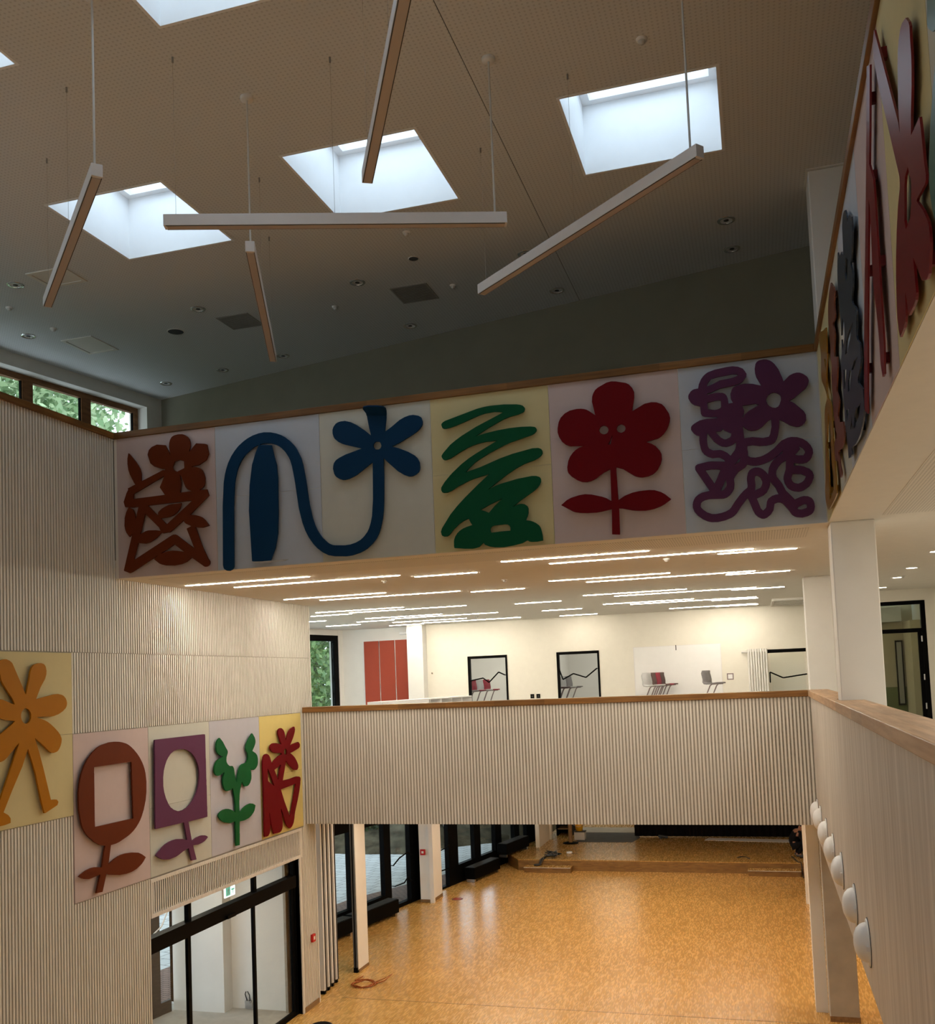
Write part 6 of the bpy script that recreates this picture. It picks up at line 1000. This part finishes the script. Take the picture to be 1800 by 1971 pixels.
def fz(door, ys, zs, off=-.07):
    m_ = MB()
    P = [(*fpt(y, off), z) for y, z in zip(ys, zs)]
    for a, b in zip(P[:-1], P[1:]): m_.cyl(a, b, .018, n=8)
    o = ob('handle_bar', m_, MT['black'], door)
    for q in (0, -1): ob('bracket', MB().cyl(P[q], (*fpt(ys[q], .02), zs[q]), .012, n=8), MT['black'], o)
fz(d1, (24.25, 24.55, 24.95, 25.15), (1.16, 1.30, 1.38, 1.28)); fz(d1, (24.3, 24.75, 24.95, 25.02, 25.15), (.62, .62, .74, .60, .62))
fz(d2, (26.2, 26.6, 27.0, 27.2), (1.0, 1.12, 1.15, 1.2)); fz(d2, (26.1, 26.5, 27.2), (.42, .56, .55))
f = MB(); fw(f, 27.83, 33.5, 0, .52)
for a, b in ((28.86, 29.25), (30.25, 30.68), (31.62, 32.0), (32.57, 33.45)): fw(f, a, b, .52, ZH)
fr2 = struct('window_%d' % (NEXT_WINDOW + 2), f, MT['black'])
for a, b in ((27.83, 28.86), (29.25, 30.25), (30.68, 31.62), (32.0, 32.57)): ob('pane', fw(MB(), a, b, .52, ZH, .06, .012), MT['glass'], fr2)
area('facade_portal', (facade(25) - .3, 25, 1.3), 2.6, 17, 1, rot=(math.pi / 2, 0, math.pi / 2 - .1974), portal=True)

def bench(a, b, label, z=0):
    t = thing('radiator_bench', ((fpt(a)[0] + fpt(b)[0]) / 2 + .3, (a + b) / 2, z), label, 'radiator')
    q = MB().wallbox(fpt(a, -.46), fpt(b, -.46), z + .09, z + .42, .34); ob('casing', q, MT['black'], t, bevel=.01)
    m_ = MB()
    n_ = int((b - a) / .07)
    for i in range(n_): m_.wallbox(fpt(a + .05 + i * .07, -.43), fpt(a + .085 + i * .07, -.43), z + .4205, z + .432, .28)
    ob('grid', m_, MT['dark'], t, kind='stuff')
    for y in (a + .08, b - .08): ob('foot', MB().wallbox(fpt(y - .04, -.42), fpt(y + .04, -.42), z, z + .09, .26), MT['steel'], t)
bench(19.6, 21.9, 'low black radiator bench hidden behind the folded partition')
bench(22.0, 23.85, 'low black radiator bench between the white partition leaf and the glass door')
bench(27.95, 29.6, 'low black radiator bench below the windows before the stage')
bench(30.1, 31.75, 'low black radiator bench below the windows beside the stage', .33)

p3 = struct('column', MB().box(-9.04, 25.28, 0, -8.70, 26.10, ZB).box(-8.745, 25.20, 0, -8.63, 25.2795, ZB), MT['white'])
ob('baseboard', MB().box(-9.05, 25.265, 0, -8.75, 25.279, .08).box(-8.699, 25.285, 0, -8.688, 26.105, .08), MT['base_wood'], p3)
callpoint((-8.93, 25.279, 1.33), 0, -1, 'red fire alarm button on the white pier between the glass doors')

t = thing('folding_partition', (-8.8, 18.1, 0), 'stack of folded grey-white partition leaves beside the ribbed post', 'partition')
for i in range(8):
    y = 17.56 + i * .118; o = .05 * (i % 2)
    lf = ob('leaf', MB().box(-9.45 - o, y, .07, -8.29 - o - i * .012, y + .09, ZB - .03), MT['white_cool'], t, bevel=.004)
    ob('bottom_seal', MB().box(-9.45 - o, y + .01, .004, -8.295 - o - i * .012, y + .08, .069), MT['black'], lf)
    ob('edge_profile', MB().box(-8.288 - o - i * .012, y + .055, .07, -8.276 - o - i * .012, y + .085, ZB - .03), MT['dark'], lf)
t = thing('partition_leaf', (-8.26, 19.3, 0), 'single white partition leaf standing alone in the hall beside the folded stack', 'partition')
ob('panel', MB().box(-8.30, 19.02, .05, -8.205, 19.56, ZB), MT['white'], t)
ob('edge_profile', MB().box(-8.30, 18.985, .10, -8.275, 19.019, ZB).box(-8.245, 18.985, .10, -8.22, 19.019, ZB), MT['mat_grey'], t)
ob('seal', MB().box(-8.272, 18.99, .06, -8.248, 19.019, ZB).box(-8.30, 18.98, 0, -8.215, 19.05, .0999), MT['black'], t)
ob('skirting', MB().box(-8.204, 19.03, 0, -8.195, 19.56, .06), MT['base_wood'], t)

# ------------------------------------------------------------------ stage
st = struct('floor_stage', MB().box(-7.45, 29.82, .30, 1.05, 37.2, .33).prism([(-7.45, 29.82), (-7.45, 33.5), (-7.9, 33.5), (-8.0, 29.82 + .9)], .30, .33), MT['stage'])
ob('riser', MB().box(-7.44, 29.83, 0, 1.04, 29.87, .2995).prism([(-7.40, 29.9), (-7.45, 29.83), (-8.0, 30.72), (-7.95, 30.75)], 0, .2995), MT['riser'], st)
for xa, xb, l in ((-7.18, -5.76, 'low wooden step in front of the stage, on the window side'), (-.63, .79, 'low wooden step in front of the stage, beside the crouching person')):
    t = thing('stage_step', ((xa + xb) / 2, 29.6, 0), l, 'step')
    ob('riser', MB().box(xa, 29.47, 0, xb, 29.82, .14), MT['riser'], t)
    ob('tread', MB().box(xa - .01, 29.44, .1405, xb + .01, 29.82, .165), MT['stage'], t, bevel=.004)
    ob('nosing', MB().box(xa - .01, 29.432, .147, xb + .01, 29.4395, .163), MT['cable'], t)
struct('wall_stage', MB().box(-10, 37.0, 0, 3.6, 37.2, ZB).box(-7.60, 33.5, 0, -7.15, 33.7, ZB).box(-7.35, 31.9, 0, -7.22, 33.5, ZB).box(1.06, 29.85, 0, 1.2, 37, ZB), MT['plaster'])
t = thing('stage_curtain', (-1.7, 34.2, .36), 'wide black curtain hanging behind the stage', 'curtain')
cv = MB(); N_ = 180; vs = []
for i in range(N_ + 1):
    x = -4.40 + 5.44 * i / N_; yo = .025 * math.sin(i * .9)
    vs += [(x, 34.17 + yo, .36), (x, 34.17 + yo, ZB - .03)]
cv.add(vs, [(2 * i, 2 * i + 2, 2 * i + 3, 2 * i + 1) for i in range(N_)], True)
ob('fabric', cv, MT['blackcloth'], t); ob('rail', MB().box(-4.42, 34.14, ZB - .03, 1.05, 34.20, ZB - .002), MT['dark'], t)
def sheet(name, poly, z, material, label, cat):
    o = ob(name, MB().prism(poly, z, z + .008), material); o['label'] = label; o['category'] = cat
sheet('floor_sheet', [(-6.2, 33.0), (-4.35, 33.05), (-4.2, 34.0), (-4.4, 35.0), (-6.4, 35.0)], .331, MT['mat_grey'], 'dark grey protective sheet on the stage next to the curtain', 'sheet')
sheet('floor_sheet', [(-6.9, 35.05), (-4.5, 35.05), (-4.5, 36.2), (-6.6, 36.2)], .331, MT['concrete'], 'lighter grey protective sheet behind the dark one at the back wall', 'sheet')
sheet('paper_strip', [(-2.05, 33.55), (.98, 33.2), (1.0, 33.75), (-1.95, 34.0)], .331, MT['paper'], 'pale paper strip along the foot of the black curtain', 'paper')
t = thing('dark_cabinet', (-6.8, 34.6, .33), 'black open cabinet at the far end of the stage behind the stand', 'cabinet')
ob('carcass', MB().box(-7.14, 34.3, .331, -7.10, 35.0, 2.6).box(-6.62, 34.3, .331, -6.58, 35.0, 2.6).box(-7.10, 34.96, .331, -6.62, 35.0, 2.6).box(-7.10, 34.3, 2.56, -6.62, 34.96, 2.6), MT['black'], t)
ob('shelf', MB().box(-7.10, 34.32, .55, -6.62, 34.96, .58), MT['base_wood'], t)
t = thing('floor_stand', (-6.36, 32.8, .33), 'dark pole on a round foot plate standing on the stage', 'stand')
ob('foot_plate', MB().lathe([(0, .33), (.26, .33), (.26, .35), (.05, .365), (0, .365)], (-6.36, 32.8, 0)), MT['black'], t)
ob('pole', MB().cyl((-6.36, 32.8, .365), (-6.36, 32.8, 2.4), .07, n=16), MT['base_wood'], t)
t = thing('paint_box', (-6.15, 33.5, .33), 'low pale box with pots under the yellow bucket on the stage', 'box')
ob('body', MB().box(-6.34, 33.36, .339, -5.98, 33.66, .60), MT['cable'], t, bevel=.01); ob('lid', MB().box(-6.35, 33.35, .6005, -5.97, 33.67, .63), MT['mat_grey'], t, bevel=.005)
t = thing('bucket', (-6.18, 33.5, .63), 'yellow plastic bucket at the back of the stage', 'bucket')
ob('body', MB().lathe([(0, .632), (.115, .632), (.15, .93), (.145, .93), (.11, .645), (0, .645)], (-6.18, 33.5, 0)), MT['yellow'], t)
ob('handle', MB().tube([(-6.33, 33.5, .92), (-6.36, 33.4, .84), (-6.18, 33.33, .78), (-6.0, 33.4, .84), (-6.03, 33.5, .92)], .006), MT['steel'], t)
rnd = random.Random(4)
t = thing('cable_bundle', (-6.6, 30.0, .33), 'grey crumpled bundle of cable lying over the front edge of the stage', 'cable')
pts = [(-6.75 + .5 * rnd.random(), 29.86 + .9 * (k / 34) + .1 * rnd.random(), .345 + .11 * rnd.random()) for k in range(34)]
ob('coil', MB().tube(pts, .022, 6), MT['mat_grey'], t)
ob('loose_end', MB().tube([(-6.7, 29.9, .36), (-6.73, 29.80, .33), (-6.76, 29.72, .20), (-6.9, 29.62, .20)], .03, 6).tube([(-6.62, 29.9, .36), (-6.66, 29.79, .34), (-6.72, 29.7, .20), (-6.82, 29.6, .20)], .022, 6), MT['dark'], t)
t = thing('tape_roll', (-6.05, 30.9, .33), 'small white roll on the stage floor beside the grey bundle', 'tape')
ob('roll', MB().lathe([(.035, .332), (.09, .332), (.095, .345), (.095, .375), (.09, .385), (.035, .385), (.035, .332)], (-6.05, 30.9, 0)), MT['paper'], t)
ob('loose_strip', MB().box(-5.96, 30.85, .333, -5.75, 30.88, .337), MT['dark'], t)
t = thing('hand_drill', (-3.35, 33.75, .33), 'small dark power tool lying at the foot of the curtain', 'tool')
ob('body', MB().cyl((-3.55, 33.75, .44), (-3.25, 33.7, .40), .045, n=10), MT['dark'], t); ob('grip', MB().beam((-3.48, 33.74, .43), (-3.50, 33.72, .34), .05, .07), MT['mat_grey'], t); ob('bit', MB().cyl((-3.25, 33.7, .40), (-3.08, 33.68, .385), .012, n=6), MT['steel'], t)
t = thing('short_cable', (-.75, 30.4, .33), 'short black cable end lying on the stage edge near the person', 'cable')
ob('strand', MB().tube([(-.95, 30.45, .34), (-.85, 30.6, .345), (-.7, 30.6, .34), (-.62, 30.4, .34)], .012), MT['cable_dark'], t)
ob('plug', MB().cyl((-.62, 30.4, .34), (-.60, 30.33, .34), .02, n=8), MT['dark'], t)
t = thing('cable_coil', (-7.74, 18.29, 0), 'tangled orange-brown cable lying on the parquet beside the partition leaf', 'cable')
pts = [(-7.78 + (.20 + .03 * math.sin(k)) * math.cos(k * .55) * (1.2), 18.25 + .22 * math.sin(k * .55), .012 + .012 * (k % 4)) for k in range(40)]
ob('coil', MB().tube(pts, .011, 6), MT['orange_cable'], t)
ob('loose_end', MB().tube([(-7.95, 18.3, .02), (-8.05, 18.5, .014), (-8.0, 18.75, .014)], .01).tube([(-7.6, 18.35, .02), (-7.45, 18.55, .06), (-7.35, 18.7, .10), (-7.42, 18.45, .04), (-7.55, 18.3, .02)], .01), MT['orange_cable'], t)
t = thing('floor_socket', (-8.1, 25.72, 0), 'small round brown floor socket lid by the white pier', 'socket')
ob('lid', MB().lathe([(0, .006), (.12, .006), (.13, .002)], (-8.17, 25.76, 0)), MT['red_door'], t); ob('ring', MB().lathe([(.131, .002), (.15, .004), (.155, 0)], (-8.17, 25.76, 0)), MT['dark'], t)
t = thing('floor_box', (-7.62, 16.0, 0), 'dark round floor box cut off by the lower picture edge', 'floor box')
ob('lid', MB().lathe([(0, .03), (.13, .03), (.16, .02), (.165, 0)], (-7.63, 15.98, 0)), MT['black'], t); ob('ring', MB().lathe([(.166, 0), (.19, .008), (.195, 0)], (-7.63, 15.98, 0)), MT['dark'], t)
for x in (-6.6, -3.8, -1.2):
    for y in (18.6, 22.0, 25.4, 28.6): area('hall_lamp', (x, y, ZB - .02), 2.2, .12, HALL_W * (.55 if y > 28 else 1), (1, .88, .70))
area('stage_lamp', (-5.4, 36.2, ZB - .02), 1.6, .3, 22, (1, .88, .66))
area('passage_lamp', (2.3, 20, 3.08), .4, 6, 60, (1, .85, .66))
area('passage_lamp', (2.3, 8, 3.08), .4, 6, 60, (1, .85, .66))

# ------------------------------------------------------------------ crouching person
def person():
    t = thing('person', (.75, 30.75, .331), 'person in black clothes crouching at the stage edge, half hidden by the white wall end', 'person')
    o = Vector((.75, 30.75, .331))
    J = dict(pelvis=(-.10, 0, .36), waist=(-.09, -.03, .50), chest=(-.01, -.10, .68), neck=(.09, -.17, .80), head0=(.13, -.20, .86), head=(.17, -.23, .95),
             sl=(-.03, .08, .74), sr=(.09, -.29, .73), el=(.10, .12, .52), er=(.20, -.32, .50), hl=(.16, -.10, .40), hr=(.22, -.30, .28),
             hipl=(-.10, .10, .34), hipr=(-.06, -.11, .34), kl=(.20, .03, .47), kr=(.22, -.23, .44), al=(-.02, .10, .09), ar=(.02, -.17, .09), tl=(.15, .06, .045), trr=(.20, -.22, .045), heell=(-.06, .12, .05), heelr=(-.02, -.15, .05))
    R_ = dict(pelvis=.15, waist=.14, chest=.155, neck=.06, head0=.062, head=.09, sl=.075, sr=.075, el=.05, er=.05, hl=.032, hr=.032, hipl=.105, hipr=.105, kl=.07, kr=.07, al=.045, ar=.045, tl=.04, trr=.04, heell=.04, heelr=.04)
    E_ = [('pelvis', 'waist'), ('waist', 'chest'), ('chest', 'neck'), ('neck', 'head0'), ('head0', 'head'), ('chest', 'sl'), ('chest', 'sr'), ('sl', 'el'), ('el', 'hl'), ('sr', 'er'), ('er', 'hr'), ('pelvis', 'hipl'), ('pelvis', 'hipr'), ('hipl', 'kl'), ('kl', 'al'), ('hipr', 'kr'), ('kr', 'ar'), ('al', 'tl'), ('ar', 'trr'), ('al', 'heell'), ('ar', 'heelr')]
    def skinned(name, keys, edges, mm, grow=0.0, radii=R_, joints=J, root=None):
        me = bpy.data.meshes.new(name); idx = {k_: i for i, k_ in enumerate(keys)}
        me.from_pydata([joints[k_] for k_ in keys], [(idx[a], idx[b]) for a, b in edges], [])
        ob_ = bpy.data.objects.new(name, me); COL.objects.link(ob_)
        sk = ob_.modifiers.new('skin', 'SKIN'); sk.use_smooth_shade = True
        for i, k_ in enumerate(keys):
            me.skin_vertices[0].data[i].radius = (radii[k_] + grow, radii[k_] + grow); me.skin_vertices[0].data[i].use_root = (k_ == (root or keys[0]))
        ss = ob_.modifiers.new('sub', 'SUBSURF'); ss.levels = 2; ss.render_levels = 2
        dg = bpy.context.evaluated_depsgraph_get(); dg.update()
        m2 = bpy.data.meshes.new_from_object(ob_.evaluated_get(dg)); bpy.data.objects.remove(ob_)
        m2.materials.clear(); m2.materials.append(mm)
        for p_ in m2.polygons: p_.use_smooth = True
        r = bpy.data.objects.new(name, m2); COL.objects.link(r); r.parent = t
        return r
    skinned('body', list(J), E_, MT['skin'])
    ck = ['pelvis', 'waist', 'chest', 'sl', 'sr', 'el', 'er', 'hipl', 'hipr', 'kl', 'kr', 'al', 'ar']
    J2 = dict(J); J2['el2'] = (.13, .02, .455); J2['er2'] = (.21, -.31, .38); R2 = dict(R_); R2['el2'] = .04; R2['er2'] = .04
    skinned('clothing', ck + ['el2', 'er2'], [e for e in E_ if e[0] in ck and e[1] in ck] + [('el', 'el2'), ('er', 'er2')], MT['cloth_black'], .014, R2, J2)
    for a, b, h in (('al', 'tl', 'heell'), ('ar', 'trr', 'heelr')):
        skinned('shoe', [h, a, b], [(h, a), (a, b)], MT['dark'], .012)
    h = o + Vector(J['head'])
    hair = MB(); n1, n2 = 8, 16; vs = []; ax = Vector((.35, -.25, .9)).normalized(); bx = ax.orthogonal().normalized(); by = ax.cross(bx)
    for i in range(n1 + 1):
        th = 1.75 * i / n1
        for k_ in range(n2):
            ph = 2 * math.pi * k_ / n2; vs.append(h - Vector((.02, -.012, -.02)) + (ax * math.cos(th) + (bx * math.cos(ph) + by * math.sin(ph)) * math.sin(th)) * .104)
    hair.add(vs, [(i * n2 + k_, (i + 1) * n2 + k_, (i + 1) * n2 + (k_ + 1) % n2, i * n2 + (k_ + 1) % n2) for i in range(n1) for k_ in range(n2)], True)
    ob('hair', hair, MT['cloth_black'], t)
    f_ = Vector((.72, -.62, -.25)).normalized(); sd = f_.cross(Vector((0, 0, 1))).normalized(); up_ = sd.cross(f_)
    ob('nose', MB().cyl(h + f_ * .085 + up_ * .01, h + f_ * .122 - up_ * .018, .010, .016, n=8), MT['skin'], t)
    for s in (-1, 1):
        ob('eye', MB().lathe([(0, .012), (.010, .007), (.013, 0)], h + f_ * .086 + sd * s * .034 + up_ * .016, f_, 10), MT['dark'], t)
        ob('ear', MB().lathe([(0, .014), (.022, .010), (.028, 0)], h + sd * s * .090 - f_ * .005, sd * s, 10), MT['skin'], t)
    ob('mouth', MB().beam(h + f_ * .092 - up_ * .045 - sd * .022, h + f_ * .092 - up_ * .045 + sd * .022, .008, .008), MT['red_door'], t)
    for side, hk, dr in (('l', 'hl', Vector((.55, -.55, -.6))), ('r', 'hr', Vector((.35, .2, -.9)))):
        base = Vector(J[hk]); dr = dr.normalized(); sp = dr.orthogonal().normalized()
        keys = ['w']; jt = {'w': tuple(base - dr * .02), 'p': tuple(base + dr * .05)}; rd = {'w': .026, 'p': .03}; ed = [('w', 'p')]; keys.append('p')
        skinned('palm', keys, ed, MT['skin'], 0, rd, jt)
        for fi, (off, L_) in enumerate(((-.030, .062), (-.010, .072), (.011, .068), (.031, .054))):
            r0_ = base + dr * .065 + sp * off; c_ = dr.cross(sp)
            jt = {'a': tuple(r0_), 'b': tuple(r0_ + dr * L_ * .5 + c_ * .012), 'c': tuple(r0_ + dr * L_ * .85 + c_ * .036)}
            skinned('finger', ['a', 'b', 'c'], [('a', 'b'), ('b', 'c')], MT['skin'], 0, dict(a=.010, b=.009, c=.008), jt)
        r0_ = base + dr * .015 + sp * -.028
        skinned('thumb', ['a', 'b', 'c'], [('a', 'b'), ('b', 'c')], MT['skin'], 0, dict(a=.012, b=.011, c=.009), {'a': tuple(r0_), 'b': tuple(r0_ - sp * .03 + dr * .025), 'c': tuple(r0_ - sp * .042 + dr * .055)})
person()
t = thing('power_cord', (.8, 30.0, .33), 'black cord running from the person down over the stage edge', 'cable')
ob('strand', MB().tube([(.62, 30.62, .345), (.68, 30.2, .345), (.74, 29.86, .345), (.82, 29.80, .34), (.84, 29.78, .2), (.845, 29.6, .05), (.85, 29.42, .016), (.85, 29.3, .014)], .014), MT['cable_dark'], t)
ob('plug', MB().cyl((.62, 30.62, .345), (.60, 30.69, .345), .022, n=8), MT['dark'], t)

# ------------------------------------------------------------------ outdoors
struct('ground_paving', MB().prism([(-11.3, 12), (-9.2, 25.55 - .1), (-7.6, 33.5), (-8.4, 39), (-10.0, 36.35), (-11.2, 33.6), (-14.5, 32.3), (-24, 31), (-30, 12)], -.06, -.01), MT['paving'])
struct('ground_brick_strip', MB().prism([fpt(12, .16), fpt(33, .16), fpt(33, .6), fpt(29, 1.0), fpt(25, 1.9), fpt(12, 1.9)], -.05, .0), MT['brick_paving'])
bankm = MB(); gx, gy = 26, 30; vs = []; rb = random.Random(8)
for j in range(gy + 1):
    for i in range(gx + 1):
        x = -36 + 31 * i / gx; yb = 33.4 if x < -15 else 33.0 + (x + 15) * .55
        y = (32.1 if x < -12 else 32.1 + (x + 12) * .9 + .3) + 26 * (j / gy) ** 1.3
        z = -.1 + 2.6 * (1 - math.exp(-((j / gy) ** 1.3 * 26) / 4)) + (rb.uniform(-.12, .12) if j else 0)
        vs.append((x, y, z))
bankm.add(vs, [(j * (gx + 1) + i, j * (gx + 1) + i + 1, (j + 1) * (gx + 1) + i + 1, (j + 1) * (gx + 1) + i) for j in range(gy) for i in range(gx)], True)
struct('ground_bank', bankm, mat('bank_soil', (.085, .075, .05), .95, .1, noise=.5, nscale=2.5, bump=.6, bscale=6))
struct('ground_lawn', MB().box(-80, -30, -.3, -30, 80, -.1).box(-80, 39, -.3, 20, 80, -.1), mat('lawn', (.07, .10, .03), .95, .1, noise=.3, nscale=1.5))
def leaves(c, rad, n, size, seed, flat=1.0):
    r = random.Random(seed); m_ = MB(); v, f_ = [], []
    for i in range(n):
        while True:
            p = Vector((r.uniform(-1, 1), r.uniform(-1, 1), r.uniform(-1, 1)))
            if .25 < p.length < 1: break
        p = Vector(c) + Vector((p.x * rad[0], p.y * rad[1], p.z * rad[2]))
        a = Vector((r.gauss(0, 1), r.gauss(0, 1), r.gauss(0, 1))).normalized(); b = a.orthogonal().normalized(); s = size * r.uniform(.6, 1.3)
        k_ = len(v); v += [p - a * s, p + b * s * .5, p + a * s, p - b * s * .5]; f_.append((k_, k_ + 1, k_ + 2, k_ + 3))
    m_.add(v, f_); return m_
TREES = [((-17.0, 31.5), 13, 4.2, 'leaf', 'bright green tree filling the tall window beside the red cupboard'), ((-21.5, 21.5), 23, 5.2, 'leaf_bright', 'tall green tree outside behind the timber windows'), ((-18.6, 41.6), 12, 4.0, 'leaf_dark', 'darker tree further out behind the tall window'),
         ((-30.0, 32.5), 24, 5.2, 'leaf_bright', 'tall green tree outside, further along the timber windows'), ((-20.8, 10.6), 22, 4.8, 'leaf_bright', 'green tree outside the timber window cut by the picture edge')]
for k_, ((x, y), h, r_, mm, l) in enumerate(TREES):
    t = thing('tree', (x, y, 0), l, 'tree', 'trees outside the windows')
    ob('trunk', MB().cyl((x, y, -.2), (x + .2, y, h * .45), .28, .2, n=10).cyl((x + .2, y, h * .45), (x + .1, y + .2, h * .85), .2, .06, n=8).cyl((x + .2, y, h * .4), (x + 1.6, y + .8, h * .65), .12, .05, n=6).cyl((x + .15, y, h * .42), (x - 1.5, y - .9, h * .7), .12, .05, n=6), MT['bark'], t)
    ob('crown', leaves((x, y, h * .58), (r_, r_, h * .44), 42000 if h > 15 else 20000, .14 if h > 15 else .12, 11 + k_), MT[mm], t)
for k_, (x, y, z, r_, mm) in enumerate(((-17.0, 34.0, .9, 1.3, 'leaf_dark'), (-14.4, 34.2, 1.0, 1.2, 'leaf_dark'), (-11.95, 34.9, 1.1, 1.15, 'leaf_dark'), (-11.9, 37.2, 1.3, 1.0, 'leaf_dark'), (-15.2, 36.9, 2.2, 1.3, 'leaf_dark'), (-12.9, 39.3, 2.5, 1.6, 'leaf'), (-10.3, 39.7, 1.5, .95, 'leaf_dark'), (-19.4, 36.3, 1.5, 1.3, 'leaf_dark'), (-20.6, 33.4, .9, 1.3, 'leaf_dark'))):
    WHERE = ['behind the folded partition', 'in line with the partition leaf', 'seen through the glass door', 'seen past the white pier', 'high on the bank behind the partition', 'high on the bank behind the glass door', 'behind the windows by the stage', 'high behind the folded partition', 'at the far end of the paving']
    t = thing('shrub', (x, y, z - .5), 'low shrub on the planted bank outside, ' + WHERE[k_], 'shrub', 'shrubs on the bank outside')
    ob('foliage', leaves((x, y, z), (r_, r_ * .8, r_ * .65), 2600, .09, 40 + k_), MT[mm], t)
    ob('stem', MB().cyl((x, y, z - r_), (x + .1, y, z), .05, .03, n=6).cyl((x, y, z - r_ * .8), (x + .5, y + .2, z + .1), .03, .015, n=5), MT['bark'], t)
lg = ob('pale_pipe', MB().tube([(-12.9, 32.6, 1.35), (-12.2, 32.9, 1.28), (-11.5, 33.2, 1.2), (-11.0, 33.6, .9), (-10.9, 33.8, .3)], .11, 10), MT['cable'])
lg['label'] = 'pale curved pipe lying on the bank outside the glass door'; lg['category'] = 'pipe'
